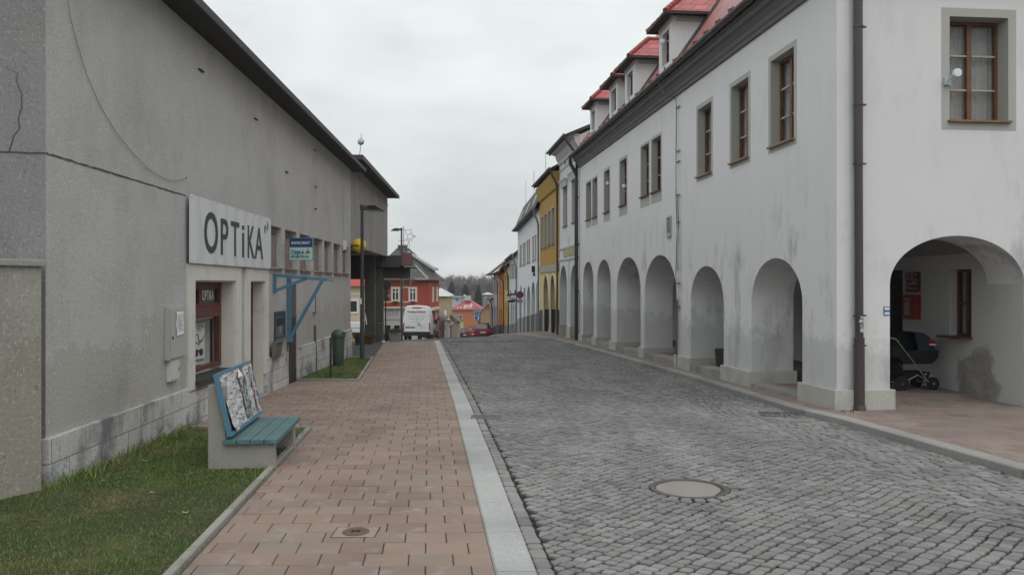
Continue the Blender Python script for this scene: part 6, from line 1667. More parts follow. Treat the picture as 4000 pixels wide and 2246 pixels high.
h8, s0, L, EZ, rz, A_ = row_house('lilac_house', 'pale lilac house with maroon roof at the far end of the right row', 1254.0, 1241.6, (Rz(1252, 688), Rz(1242, 692)), LIL,
    [(z5(1190), z5(1218), y5(740)), (z5(1236), z5(1264), y5(735))], [(z5(1196), z5(1216), y5(262), y5(505)), (z5(1238), z5(1256), y5(262), y5(505))], 1.1, M('maroon_roof', (0,0,0)), .8, .7, 2.4, M('dark_grey_plinth', (.15,.15,.16), .8, .1, 2), 1.2, surround=.03, pipe=M('grey_gutter', (0,0,0)), wdepth=-.015)
h9, s0, L, EZ, rz, A_ = row_house('low_grey_house', 'lower pale grey house with one arch beyond the lilac house', 1241.4, 1232, (Rz(1240, 752), Rz(1233, 752)), mat_plaster('faded_grey_render', (.44,.44,.42), amount=.5),
    [(z5(1114), z5(1142), y5(745))], [], 1.0, M('maroon_roof', (0,0,0)), .5, .3, 2.4, GPL, .9)

# signs in front of the row
def flat_sign(name, label, px, py, Y, group=None): return thing(name, label, 'road sign', at(px, py, Y), 0, group)
SRED = M('sign_ring_red', (.33,.025,.05), .45, .05, 4); SBLUE = M('sign_blue', (.035,.055,.19), .45, .05, 4)
def no_parking(label, px, py, Y, R, plate=True):
    t = flat_sign('road_sign', label, px, py, Y, 'round no parking signs')
    zg = g(t.location.x, Y)-t.location.z
    mb = MB(); mb.lathe([(R,.0),(R,.012)], (0,0,0), 28, axis='y'); mb.build('ring', SRED, t)
    mb = MB(); disc(mb, 0, 0, R*.78, R*.78, -.003, 24); mb.build('face', SBLUE, t)
    mb = MB(); c = .7071*R*.80
    bar(mb, (-c,-.006,c), (c,-.006,-c), R*.15, .004); mb.build('slash', SRED, t)
    if plate:
        mb = MB(); mb.box(-R*.8,R*.8,0,.01,-R*2.1,-R*1.15); mb.build('plate', M('plate_grey', (.30,.28,.28), .6, .1, 20), t)
    mb = MB(); mb.tube([(0,.03,R*.9),(0,.03,zg-.1)], .03, 8); mb.build('pole', M('pole_grey', (.22,.22,.22), .5, .1, 4), t)
no_parking('no parking sign on a grey post before the white row house', 1308, 741.5, 50, .235)
no_parking('no parking sign half hidden by the van near the red house', 1102.5, 802, 70, .17, False)
t = thing('pub_sign', 'black and white barrel shaped pub sign with a red seal hanging over the far pavement', 'sign', at(1286.5, 749, 55))
w_, h_ = .36, .33
mb = MB()
prof = [(-w_,-.20),(-w_*.6,-.30),(0,-.34),(w_*.6,-.30),(w_*.9,-.20),(w_,-.08),(w_,.22),(w_*.6,.29),(0,.31),(-w_*.6,.29),(-w_*.95,.20)]
mb.hexa([(x,.08,z) for x,z in prof], [(x,-.06,z) for x,z in prof]); mb.build('body', BLACK, t, bevel=.01)
mb = MB(); mb.add([(-.33,-.065,-.21),(-.1,-.065,-.14),(.1,-.065,-.12),(.32,-.065,-.12),(.33,-.065,.17),(.1,-.065,.18),(-.08,-.065,.17),(-.33,-.065,.12)], [tuple(range(8))]); mb.build('white_band', PAPER, t)
mb = MB(); disc(mb, -.12, .17, .11, .11, -.069, 18); mb.build('seal', M('seal_red', (.22,.06,.05), .6, .1, 6), t)
mb = MB(); mb.text('Primátor', .15, .56, lambda u, v, q: (u+.01, -.068-q*.3, v-.02), bold=.02); mb.build('lettering', M('dull_green_ink', (.10,.13,.10), .6, .1, 8), t)
mb = MB(); mb.lathe([(.06,.28),(.06,.42),(.03,.48),(.015,.56)], (.26,0,0), 10); mb.tube([(-.16,0,.30),(-.20,0,.46)], .025, 6); mb.tube([(-.13,0,.47),(.0,0,.38)], .03, 6); mb.build('ornament', BLACK, t)
mb = MB(); mb.tube([(.36,0,.05),(1.1,.05,.05)], .025, 6); mb.build('arm', BLACK, t)
t = thing('shop_plate', 'two black plates projecting from the white row house beside the ochre house', 'sign', at(1345, 677, 46.6))
mb = MB(); mb.box(-.18,.22,-.03,.03,-.19,.19); mb.build('upper_plate', BLACK, t)
mb = MB(); mb.box(-.10,.22,-.03,.03,-.40,-.215); mb.build('lower_plate', BLACK, t)
mb = MB(); mb.tube([(.0,0,0),(.50,0,0)], .02, 6); mb.tube([(.0,0,-.3),(.50,0,-.3)], .02, 6); mb.build('arm', GALV, t)
# ================================================================== houses beyond the crest, left and centre
def hz(px, py, Y): return at(px, py, Y).z
REDR = mat_plaster('brick_red_render', (.40,.085,.055), (.25,.06,.05), .4)
CREAMT = M('cream_trim', (.66,.60,.48), .75, .05, 3)
def poly_house(t, pts, z0, z1, mat, name='wall'):
    mb = MB(); mb.hexa([(x, y, z0) for x, y in pts], [(x, y, z1) for x, y in pts]); return mb.build(name, mat, t)
# red corner house
RY = 75.0
rx = lambda px: (px-CX)/F*RY
redh = thing('red_house', 'brick red corner house with cream window frames and slate roof behind the white van', 'house', (rx(1067), RY, 0))
ox = rx(1067); ze = hz(1067, 704, RY)
P = [(rx(930)-ox,0),(0,0),(.35,.8),(.75,7.0),(rx(930)-ox,9)]
gzr = g(ox, RY)-1.0
poly_house(redh, P, gzr, ze, REDR)
mb = MB(); zs_ = hz(1067, 775, RY)
mb.box(rx(930)-ox, .05, -.10, -.001, gzr, zs_); mb.build('shop_front', M('pale_shop_front', (.55,.56,.57), .7, .05, 2), redh)
mb = MB(); mb.box(rx(930)-ox, .15, -.35, -.101, zs_-.02, zs_+.16); mb.build('shop_cornice', CREAMT, redh)
mb = MB(); mb.box(rx(930)-ox, rx(1012)-ox, -.16, -.101, hz(0,803,RY), zs_-.18); fb = mb.build('fascia_board', M('fascia_grey', (.52,.53,.56), .6, .04, 3), redh)
mb = MB(); cxx = rx(989)-ox; mb.text('CTVÍ', .55, .98, lambda u, v, q: (cxx+u, -.162-q, hz(0,786,RY)+v), thick=.01); mb.build('lettering', M('dark_grey_letters', (.12,.12,.13), .6, .05, 5), fb)
mb = MB()
for px0, px1 in ((968,983),(992,1006)):
    mb = MB(); mb.box(rx(px0)-ox, rx(px1)-ox, -.13, -.101, gzr, hz(0,818,RY)); mb.build('shop_window', GLASSD, redh)
mpRed = lambda a, d, z: (a, d-.0, z)
for pl0, pr0 in ((986,1004),(1030,1047)):
    a0, a1 = rx(pl0)-ox, rx(pr0)-ox; z0, z1 = hz(0,756,RY), hz(0,724,RY)
    mb = MB(); fw = .09
    mb.box(a0,a0+fw,-.08,-.002,z0,z1); mb.box(a1-fw,a1,-.08,-.002,z0,z1); mb.box(a0+fw,a1-fw,-.08,-.002,z0,z0+fw); mb.box(a0+fw,a1-fw,-.08,-.002,z1-fw,z1); m = (a0+a1)/2; mb.box(m-.05,m+.05,-.078,-.002,z0+fw,z1-fw); zt = z0+(z1-z0)*.68; mb.box(a0+fw,m-.05,-.076,-.002,zt-.04,zt+.04); mb.box(m+.05,a1-fw,-.076,-.002,zt-.04,zt+.04)
    w = mb.build('window', WHITEP, redh)
    mb = MB(); mb.quad((a0+fw,-.02,z0+fw),(a1-fw,-.02,z0+fw),(a1-fw,-.02,z1-fw),(a0+fw,-.02,z1-fw)); mb.build('pane', GLASSD, w)
    mb = MB(); q=.10; mb.box(a0-q,a0,-.06,-.001,z0-.15,z1+q); mb.box(a1,a1+q,-.06,-.001,z0-.15,z1+q); mb.box(a0,a1,-.06,-.001,z1,z1+q); mb.box(a0,a1,-.09,-.001,z0-.12,z0); mb.build('surround', CREAMT, w)
    mb = MB(); mb.box(a0+.1,a1-.1,-.25,-.1,z0-.22,z0-.05); mb.build('flower_box', M('dark_red_box', (.16,.03,.02), .8, .2, 5), w)
mb = MB()
for z in (hz(0,722.5,RY), hz(0,759.5,RY)):
    for pa, pb in ((930,983),(1008,1027)):
        mb = MB(); mb.box(rx(pa)-ox, rx(pb)-ox, -.05, -.001, z-.06, z+.06); mb.build('string_course', CREAMT, redh)
mb = MB()
for f0, f1 in ((.32,.44),(.72,.84)):
    p = lambda f: (.35+.4*f, .8+6.2*f)
    (xa,ya),(xb,yb) = p(f0), p(f1)
    mb.hexa([(xa,ya,hz(0,762,RY)),(xb,yb,hz(0,762,RY)),(xb+.06,yb,hz(0,762,RY)),(xa+.06,ya,hz(0,762,RY))], [(xa,ya,hz(0,722,RY)),(xb,yb,hz(0,722,RY)),(xb+.06,yb,hz(0,722,RY)),(xa+.06,ya,hz(0,722,RY))])
mb.build('side_window', CREAMT, redh)
mb = MB(); mb.box(.3,.9,.6,6.9,hz(0,779,RY)-.1,hz(0,779,RY)+.12); mb.box(.32,.5,.8,1.2,gzr,hz(0,779,RY)-.1); mb.box(.6,.75,4.5,5,gzr,hz(0,779,RY)-.1); mb.build('side_trim', CREAMT, redh)
mb = MB(); L0 = rx(930)-ox-.4; e = .45
rz0 = ze+.05; rt = hz(1005, 624, RY+4); ra, rb_ = (rx(998)-ox, 4.2), (rx(1014)-ox, 4.2)
A_, B_, C_, D_ = (L0,-e,rz0),(.45,-e,rz0),(1.3,7.2,rz0),(L0,9.5,rz0)
T0, T1 = (rx(940)-ox, 4.2, rt), (rb_[0], 4.2, rt)
mb.quad(A_, B_, T1, (ra[0]-.6, 4.2, rt)); mb.add([B_, C_, T1], [(0,1,2)]); mb.add([A_, (ra[0]-.6,4.2,rt), D_], [(0,1,2)]); mb.add([D_, (ra[0]-.6,4.2,rt), T1, C_], [(0,1,2,3)])
mb.box(L0,.45,-e,0,rz0-.10,rz0-.004); mb.hexa([(.05,-e,rz0-.1),(.47,-e,rz0-.1),(1.3,7.2,rz0-.1),(.7,7.0,rz0-.1)], [(.05,-e,rz0-.004),(.47,-e,rz0-.004),(1.3,7.2,rz0-.004),(.7,7.0,rz0-.004)])
rr = mb.build('roof', mat_tiles('grey_slate_far', (.085,.08,.075), .4, .25, .8), redh)
mb = MB(); mb.box(ra[0]-.45, ra[0]+.45, 3.8, 4.4, rt-.5, rt+.30); mb.build('chimney', DCONC, rr)
mb = MB(); mb.tube([B_, (rx(1040)-ox, 1.6, hz(1040,668,RY+1.6))], .07, 5); mb.box(rx(1045)-ox, .4, -e-.1, -e-.0, rz0-.05, rz0+.12); mb.build('zinc_trim', GALV, rr)
mb = MB()
mb.hexa([(rx(1030)-ox,2.5,rz0+.8),(rx(1078)-ox,2.5,rz0+.3),(rx(1078)-ox+.2,5,rz0+.3),(rx(1030)-ox,5,rz0+.8)], [(rx(1030)-ox,2.5,hz(0,648,RY+2.5)),(rx(1076)-ox,2.5,hz(0,676,RY+2.5)),(rx(1076)-ox+.2,5,hz(0,676,RY+2.5)),(rx(1030)-ox,5,hz(0,648,RY+2.5))]); mb.build('lean_dormer', M('dormer_grey', (.22,.215,.21), .85, .1, 2), rr)
mb = MB(); mb.hexa([(rx(1016)-ox,2.2,hz(0,636,RY+2)),(rx(1085)-ox,2.2,hz(0,680,RY+2)),(rx(1085)-ox+.2,5,hz(0,680,RY+2)),(rx(1016)-ox,5,hz(0,636,RY+2))], [(rx(1016)-ox,2.2,hz(0,631,RY+2)),(rx(1085)-ox,2.2,hz(0,673,RY+2)),(rx(1085)-ox+.2,5,hz(0,673,RY+2)),(rx(1016)-ox,5,hz(0,631,RY+2))]); mb.build('dormer_roof', GALV, rr)
# cream house seen through the passage
CY_ = 68.0; cx_ = lambda px: (px-CX)/F*CY_
ch = thing('cream_house', 'cream house with red roof and ochre base seen through the passage', 'house', (cx_(922), CY_, 0)); ox2 = cx_(922)
zc_ = hz(0,718,CY_); gz2 = g(ox2, CY_)-1
mb = MB(); mb.box(cx_(840)-ox2, 0, 0, 8, gz2+1.6, zc_); mb.build('wall', mat_plaster('cream_render', (.60,.52,.36), (.4,.35,.25), .3), ch)
mb = MB(); mb.box(cx_(840)-ox2, .02, -.03, 8, gz2, gz2+2.6); mb.build('base', OCH, ch)
a0, a1 = cx_(880)-ox2, cx_(898)-ox2; z0, z1 = hz(0,784,CY_), hz(0,757,CY_)
mb = MB(); mb.box(a0,a1+.15,-.06,-.001,z0-.15,z0); mb.box(a1,a1+.15,-.06,-.001,z0,z1+.15); mb.box(a0,a1,-.06,-.001,z1,z1+.15); w = mb.build('window', WHITEP, ch)
mb = MB(); mb.quad((a0,-.01,z0),(a1,-.01,z0),(a1,-.01,z1),(a0,-.01,z1)); mb.build('pane', GLASSD, w)
mb = MB()
for py in (740, 812):
    mb = MB(); mb.box(cx_(840)-ox2, 0, -.05, -.001, hz(0,py,CY_)-.07, hz(0,py,CY_)+.07); mb.build('string_course', CREAMT, ch)
mb = MB(); mb.quad((cx_(840)-ox2,-.4,zc_-.05),(.3,-.4,zc_-.05),(.3,4,zc_+2.6),(cx_(840)-ox2,4,zc_+2.6)); mb.quad((cx_(840)-ox2,8.4,zc_-.05),(.3,8.4,zc_-.05),(.3,4,zc_+2.6),(cx_(840)-ox2,4,zc_+2.6)); mb.build('roof', M('bright_red_roof', (.40,.06,.06), .6, .15, 2), ch)

# generic small far house: gable towards us or hip
def small_house(name, label, px0, px1, Y, depth, py_e, py_r, wallm, roofm, kind='gable', windows=(), eave=.35, zbot=None, ridge_px=None, wmat=None):
    x0, x1 = (px0-CX)/F*Y, (px1-CX)/F*Y; c = (x0+x1)/2; W = (x1-x0)/2
    zb = (g(c, Y)-1.0) if zbot is None else zbot
    t = thing(name, label, 'house', (c, Y, zb)); ze_, zr_ = hz(0,py_e,Y)-zb, hz(0,py_r,Y)-zb; rp = ((ridge_px-CX)/F*Y-c) if ridge_px else 0
    mb = MB(); mb.box(-W, W, 0, depth, -.5, ze_)
    if kind == 'gable': mb.add([(-W,0,ze_),(W,0,ze_),(rp,0,zr_),(-W,depth,ze_),(W,depth,ze_),(rp,depth,zr_)], [(0,1,2),(3,4,5)])
    mb.build('wall', wallm, t)
    mb = MB()
    if kind == 'gable':
        k = (zr_-ze_)/W
        for s in (-1, 1):
            xe = s*(W+eave); zz_ = ze_-eave*k
            mb.hexa([(xe,-eave,zz_),(rp,-eave,zr_),(rp,depth+eave,zr_),(xe,depth+eave,zz_)], [(xe,-eave,zz_+.12),(rp,-eave,zr_+.12),(rp,depth+eave,zr_+.12),(xe,depth+eave,zz_+.12)])
    elif kind == 'hip':
        m = depth/2; xr = max(0, W-m*.8)
        a, b, c_, d = (-W-eave,-eave,ze_),(W+eave,-eave,ze_),(W+eave,depth+eave,ze_),(-W-eave,depth+eave,ze_)
        p, q = (-xr+rp,m,zr_),(xr+rp,m,zr_)
        mb.add([a,b,c_,d,p,q], [(0,1,5,4),(1,2,5),(2,3,4,5),(3,0,4),(0,1,2,3)])
    elif kind == 'hip_end':
        a, b, c_, d = (-W-eave,-eave,ze_),(W+eave,-eave,ze_),(W+eave,depth+eave,ze_),(-W-eave,depth+eave,ze_)
        p, q = (rp,depth*.5,zr_),(rp,depth+eave,zr_)
        mb.add([a,b,c_,d,p,q], [(0,1,4),(1,2,5,4),(3,0,4,5),(0,1,2,3)])
    elif kind == 'shed_r':     # falls to the right
        mb.hexa([(-W-.1,-eave,zr_),(W+eave,-eave,ze_),(W+eave,depth,ze_),(-W-.1,depth,zr_)], [(-W-.1,-eave,zr_+.14),(W+eave,-eave,ze_+.14),(W+eave,depth,ze_+.14),(-W-.1,depth,zr_+.14)])
    elif kind == 'eaves':      # ridge across
        mb.hexa([(-W-eave,-eave,ze_),(W+eave,-eave,ze_),(W+eave,depth/2,zr_),(-W-eave,depth/2,zr_)], [(-W-eave,-eave,ze_+.1),(W+eave,-eave,ze_+.1),(W+eave,depth/2,zr_+.1),(-W-eave,depth/2,zr_+.1)])
        mb.hexa([(-W-eave,depth+eave,ze_),(W+eave,depth+eave,ze_),(W+eave,depth/2,zr_),(-W-eave,depth/2,zr_)], [(-W-eave,depth+eave,ze_+.1),(W+eave,depth+eave,ze_+.1),(W+eave,depth/2,zr_+.1),(-W-eave,depth/2,zr_+.1)])
    mb.build('roof', roofm, t)
    if kind == 'shed_r':
        mb = MB(); mb.add([(-W,0,ze_),(W,0,ze_),(-W,0,zr_)], [(0,1,2)]); mb.build('gable_end', wallm, t)
    for (a, b, c1, d1) in windows:
        xa, xb, za, zb2 = (a-CX)/F*Y-c, (b-CX)/F*Y-c, hz(0,d1,Y)-zb, hz(0,c1,Y)-zb
        mb = MB(); mb.box(xa,xb,-.06,-.001,za-.08,za); m = (xa+xb)/2; mb.box(m-.06,m+.06,-.05,-.001,za,zb2); mb.box(xa,xa+.06,-.05,-.001,za,zb2); mb.box(xb-.06,xb,-.05,-.001,za,zb2); mb.box(xa+.06,m-.06,-.05,-.001,zb2-.07,zb2); mb.box(m+.06,xb-.06,-.05,-.001,zb2-.07,zb2)
        w = mb.build('window', WHITEP, t)
        mb = MB(); mb.quad((xa,-.012,za),(xb,-.012,za),(xb,-.012,zb2),(xa,-.012,zb2)); mb.build('pane', GLASSD, w)
    return t, zb
BEIGE = mat_plaster('beige_render', (.40,.33,.20), (.3,.25,.16), .5)
PALER = M('pale_sheet_roof', (.50,.51,.52), .5, .08, 1)
small_house('beige_house', 'beige house with a pale pyramid roof behind the red house', 1078, 1125, 100, 8, 745, 724, BEIGE, PALER, 'hip', windows=((1118,1123,780,792),), ridge_px=1102)
BRNW = mat_plaster('dull_brown_render', (.20,.16,.12), (.14,.11,.08), .5)
small_house('lean_to_shed', 'brown lean-to shed with sloping tiled roof below the beige house', 1090, 1128, 88, 5, 822, 782, BRNW, M('brown_tile_roof', (.15,.11,.085), .8, .25, 1.5, fine=.2, fscale=6), 'shed_r')
t, zb = small_house('green_roof_shed', 'low tan shed with grey green tiled roof before the pink house', 1131, 1151, 105, 5, 812, 790, mat_plaster('tan_render', (.33,.29,.22), (.25,.22,.16), .5), M('grey_green_roof', (.10,.105,.095), .7, .2, 1.2), 'shed_r')
small_house('white_gate_house', 'white rendered outbuilding strip under the brown lean-to', 1118, 1128, 86, 2, 806, 804, M('dull_white', (.45,.45,.43), .8, .15, 2), GALV, 'eaves', eave=.05)
PINK = mat_plaster('salmon_render', (.47,.165,.07), (.4,.18,.1), .3)
PINKR = M('bright_red_sheet_roof', (.29,.05,.055), .5, .1, 1.0)
ph, zb = small_house('salmon_house', 'salmon orange house with a bright red hipped roof at the foot of the street', 1136, 1211, 165, 9, 779, 753, PINK, PINKR, 'hip_end', windows=((1148,1162,792,803),(1193,1208,792,803)), eave=.45)
mb = MB(); Yp = 165; 
for dx in (-.1,): mb.box(-.6,.75,3.0,3.9,hz(0,757,Yp)-zb,hz(0,744,Yp)-zb)
mb.build('chimney', M('pale_chimney', (.45,.44,.42), .8, .12, 2), ph)
mb = MB()
def onroof(px, py):
    ze_, zr_ = hz(0,779,Yp)-zb, hz(0,753,Yp)-zb; z = hz(0,py,Yp)-zb; f = (z-ze_)/(zr_-ze_); return ((px-CX)/F*Yp-ph.location.x, -.45+f*(4.5+.45)-.03, z+.03)
for a, b, c1, d1 in ((1166,1188,768,771),(1166,1170,771,776),(1182,1187,764,775),(1168,1186,773,775),(1157,1161,772,775),(1150,1153,772,775)):
    mb.quad(onroof(a,d1), onroof(b,d1), onroof(b,c1), onroof(a,c1))
mb.build('roof_patch', M('pale_roof_patch', (.55,.40,.36), .6, .1, 3), ph)
small_house('white_flat_house', 'white house with flat roof on the slope left of the salmon house', 1130, 1157, 215, 8, 748, 746, M('far_white_wall', (.50,.51,.52), .8, .08, .5), M('far_grey_roof', (.20,.21,.22), .7, .1, 1), 'eaves', windows=((1146,1153,750,758),), eave=.6, zbot=-11)
small_house('grey_gable_house', 'small grey house with a steep white gable behind the salmon house', 1160, 1176, 205, 7, 760, 742, M('far_pale_wall', (.42,.42,.41), .8, .1, .5), M('far_pale_roof', (.45,.46,.46), .6, .1, .6), 'gable', ridge_px=1166, zbot=-11)
small_house('pale_roof_villa', 'grey villa with a pale flat roof on the wooded slope', 1214, 1236, 185, 8, 741, 735, M('far_grey_wall', (.20,.20,.195), .85, .25, .8), M('far_pale_roof', (0,0,0)), 'hip', windows=((1219,1225,746,751),), zbot=-10)
small_house('long_grey_shed', 'long grey roofed shed on the slope behind the beige house', 1120, 1186, 195, 10, 778, 769, M('far_grey_wall', (0,0,0)), M('far_grey_roof', (0,0,0)), 'eaves', zbot=-11)
small_house('peach_house', 'narrow peach house with a red half gable beside the low grey house', 1209, 1233, 112, 8, 782, 765, mat_plaster('peach_render', (.40,.25,.14), (.3,.2,.12), .4), PINKR, 'gable', ridge_px=1229, eave=.3)
small_house('dark_timber_house', 'dark timber fronted lean-to between the salmon house and the peach house', 1203, 1211, 118, 6, 790, 780, M('dark_timber', (.045,.038,.033), .8, .3, 3), M('far_dark_roof', (.06,.06,.06), .7, .1, 1), 'eaves', eave=.8)
o = thing('garden_fence', 'pale yellow green garden fence before the salmon house', 'fence', at(1158, 820, 118))
zf0 = g(o.location.x, 118)-o.location.z
mb = MB(); mb.box(-.75,.45,0,.06,zf0-.3,.62); mb.box(-.75,-.65,-.05,.1,zf0-.3,.8); mb.build('panel', M('pale_lime_paint', (.50,.55,.30), .7, .1, 2), o)

# ================================================================== vehicles
def taillight(mb, x0, x1, y, z0, z1): mb.box(x0, x1, y-.02, y, z0, z1)
def wheel(root, x, y, r, w):
    mb = MB(); mb.lathe([(r-.02,-w/2),(r,-w/2+.02),(r,w/2-.02),(r-.02,w/2)], (x,y,r), 24, axis='x'); wh = mb.build('wheel', RUBBER, root, auto=40)
    mb = MB(); mb.lathe([(r*.62,-w/2-.008),(r*.62,w/2+.008),(r*.2,w/2+.0),(r*.2,-w/2)], (x,y,r), 18, axis='x'); mb.build('rim', GALV, wh)
def shell(mb, sections, mi=0):
    """loft of closed cross sections (lists of points of equal length)"""
    n = len(sections[0]); vs = [p for s in sections for p in s]; fs = []
    for i in range(len(sections)-1):
        for k in range(n): fs.append((i*n+k, i*n+(k+1)%n, (i+1)*n+(k+1)%n, (i+1)*n+k))
    fs += [tuple(range(n-1,-1,-1)), tuple(range((len(sections)-1)*n, len(sections)*n))]
    mb.add(vs, fs, mi)
WPAINT = M('van_white', (.66,.68,.68), .35, .04, 1.0, spec=.5, dirt=(.50,.50,.48), dscale=1.5, dlo=.6, dhi=.9)
VY = 57.0; vx = (1048-CX)/F*VY
van = thing('delivery_van', 'white high roofed delivery van seen from behind below the red house', 'van', (vx, VY, g(vx, VY)+.02), radians(3))
van.rotation_euler = (-atan2(SF, 1), 0, radians(2.5))
def vsec(y, k=1.0, top=2.50, bot=.42):
    hw = .985*k
    L = [(-hw,bot),(-hw,1.05),(-hw*.985,1.45),(-hw*.90,2.05),(-hw*.80,top-.12),(-hw*.70,top-.02),(0,top+.02)]
    R_ = [(-x, z) for x, z in L[::-1][1:]]
    return [(x, y, z) for x, z in L+R_]
mb = MB(); shell(mb, [vsec(-.02,.975,2.44), vsec(.10,1,2.48), vsec(3.4,1,2.55), vsec(3.9,1,2.50), [(p[0]*.96, 4.5, min(p[2],1.75)) for p in vsec(0)], [(p[0]*.9, 5.4, min(p[2],1.15)) for p in vsec(0)]])
mb.build('body', WPAINT, van, bevel=.02, auto=40)
mb = MB(); mb.hexa([(-.88,-.045,.60),(.88,-.045,.60),(.88,-.02,.60),(-.88,-.02,.60)], [(-.74,-.045,2.16),(.74,-.045,2.16),(.74,-.02,2.16),(-.74,-.02,2.16)])
dr = mb.build('rear_door', WPAINT, van, bevel=.015)
mb = MB(); mb.box(-.004,.004,-.049,-.0455,.62,2.14)
for z in (1.92, 1.05): mb.box(-.7,.7,-.049,-.0455,z-.006,z+.006)
mb.build('door_seam', M('seam_grey', (.25,.26,.26), .6, .05, 4), dr)
mb = MB(); mb.box(-.80,-.10,-.06,-.046,.86,.94); mb.build('door_handle', BLACK, dr, bevel=.004)
mb = MB(); mb.text('FA Balnar-Hlascher', .15, 1.30, lambda u, v, q: (u, -.047-q, 2.03+v), bold=.03); mb.build('name_lettering', M('van_red_text', (.30,.02,.08), .5, .05, 5), dr)
mb = MB()
mb.text('• prodej a servis zahradni techniky •', .055, 1.30, lambda u, v, q: (u, -.047-q, 1.69+v), bold=.02); mb.text('• prodej nahradni dily a servis •', .055, 1.15, lambda u, v, q: (u, -.047-q, 1.50+v), bold=.02); mb.text('• rozvoz zdarma •', .05, .6, lambda u, v, q: (u, -.047-q, 1.32+v), bold=.02)
mb.text('Tel 605 320 140', .04, .45, lambda u, v, q: (.45+u, -.047-q, .92+v)); mb.text('Fax 605 320 141', .04, .45, lambda u, v, q: (.45+u, -.047-q, .83+v)); mb.text('3,5 t', .05, .16, lambda u, v, q: (-.58+u, -.047-q, 1.01+v)); mb.box(.10,.42,-.05,-.047,1.01,1.05)
mb.build('small_lettering', M('van_dark_text', (.10,.10,.11), .5, .05, 5), dr)
mb = MB(); mb.add([(.08,-.049,1.10),(.30,-.049,1.12),(.10,-.049,1.24)], [(0,1,2)]); mb.build('logo', M('van_red_text', (0,0,0)), dr)
mb = MB(); mb.box(-.70,-.14,-.06,-.046,.68,.82); mb.build('number_plate', PAPER, dr)
mb = MB(); mb.box(-.97,.97,-.14,.10,.32,.60); mb.build('bumper', BLACK, van, bevel=.03)
for s in (-1, 1):
    mb = MB(); x0, x1 = sorted((s*.90, s*.985)); mb.hexa([(x0,-.04,.70),(x1,-.04,.70),(x1,.05,.70),(x0,.05,.70)], [(x0-.03*s,-.04,1.22),(x1-.03*s,-.04,1.22),(x1-.03*s,.05,1.22),(x0-.03*s,.05,1.22)]); mb.build('tail_light', M('tail_red', (.28,.012,.02), .25, .05, 4), van, bevel=.008)
    mb = MB(); mb.tube([(s*.97,3.6,1.40),(s*1.12,3.6,1.40)], .03, 6); x0, x1 = sorted((s*1.08, s*1.30)); mb.box(x0,x1,3.55,3.65,1.22,1.55); mb.build('wing_mirror', BLACK, van, bevel=.03)
    wheel(van, s*.84, .9, .34, .22); wheel(van, s*.84, 4.2, .34, .22)
mb = MB(); mb.box(-.32,.32,-.035,-.015,2.27,2.36); mb.build('roof_badge', M('tail_red', (0,0,0)), van, bevel=.01)
mb = MB(); mb.text('garden', .06, .5, lambda u, v, q: (u, -.038-q, 2.315+v), bold=.02); mb.text('servis', .05, .3, lambda u, v, q: (.50+u, -.026-q, 2.315+v)); mb.text('prodej', .05, .3, lambda u, v, q: (-.50+u, -.026-q, 2.315+v)); mb.build('roof_lettering', M('van_grey_text', (.40,.41,.41), .5, .05, 5), van)

def hatch(label, px, Y, rz, paint, group=None, W=.87, H=1.56, dark=False):
    x = (px-CX)/F*Y; t = thing('parked_car', label, 'car', (x, Y, g(x, Y)+.01), rz, group); t.rotation_euler = (-atan2(SF,1), 0, rz)
    def sec(y, hw, top, bot, cab):   # cab: width of glasshouse top
        L = [(-hw*.92,bot),(-hw,bot+.18),(-hw,.62),(-hw*.97,.86),(-cab,top-.05),(-cab*.86,top),(0,top+.015)]
        return [(a, y, z) for a, z in L+[(-a, z) for a, z in L[::-1][1:]]]
    mb = MB(); k = W
    shell(mb, [sec(0,k*.93,.90,.30,k*.90), sec(.06,k*.97,.98,.24,k*.86), sec(.42,k,H-.03,.22,k*.66), sec(.9,k,H,.22,k*.68), sec(2.0,k,H-.02,.22,k*.68), sec(2.75,k,.98,.22,k*.86), sec(3.5,k*.96,.86,.22,k*.88), sec(3.8,k*.82,.66,.28,k*.76)])
    mb.build('body', paint, t, bevel=.02, auto=45)
    mb = MB(); mb.hexa([(-k*.78,-.005,.95),(k*.78,-.005,.95),(k*.78,.06,.95),(-k*.78,.06,.95)], [(-k*.60,.30,H-.10),(k*.60,.30,H-.10),(k*.60,.40,H-.10),(-k*.60,.40,H-.10)])
    mb.build('rear_window', GLASSD, t, bevel=.01)
    mb = MB(); mb.box(-k*.95,k*.95,-.08,.10,.22,.44); mb.build('bumper', BLACK if dark else M('dark_red_bumper', (.10,.012,.02), .5, .1, 4), t, bevel=.03)
    mb = MB(); mb.box(-.26,.26,-.095,-.081,.50,.61) if False else mb.box(-.26,.26,-.04,-.012,.56,.67); mb.build('number_plate', PAPER, t)
    for s in (-1, 1):
        x0, x1 = sorted((s*k*.74, s*k*.955)); mb = MB(); mb.box(x0,x1,-.02,.12,.66,.86); mb.build('tail_light', M('tail_red_bright', (.40,.02,.04), .2, .05, 4), t, bevel=.015)
        x0, x1 = sorted((s*k*.98, s*(k+.16))); mb = MB(); mb.box(x0,x1,2.15,2.22,.90,1.03); mb.build('wing_mirror', BLACK, t, bevel=.02)
        mb = MB(); xs_ = s*(k*.985); 
        mb.hexa([(s*k*.965,.62,.90),(s*k*.965,2.45,.90),(s*k*.95,2.45,.90),(s*k*.95,.62,.90)], [(s*k*.70,.80,H-.09),(s*k*.70,1.95,H-.09),(s*k*.68,1.95,H-.09),(s*k*.68,.80,H-.09)]); mb.build('side_window', GLASSD, t)
        wheel(t, s*(k-.10), .62, .30, .19); wheel(t, s*(k-.10), 3.05, .30, .19)
    mb = MB(); mb.box(-k*.62,k*.62,.26,.46,H-.055,H-.02); mb.build('spoiler', paint, t, bevel=.01)
    return t
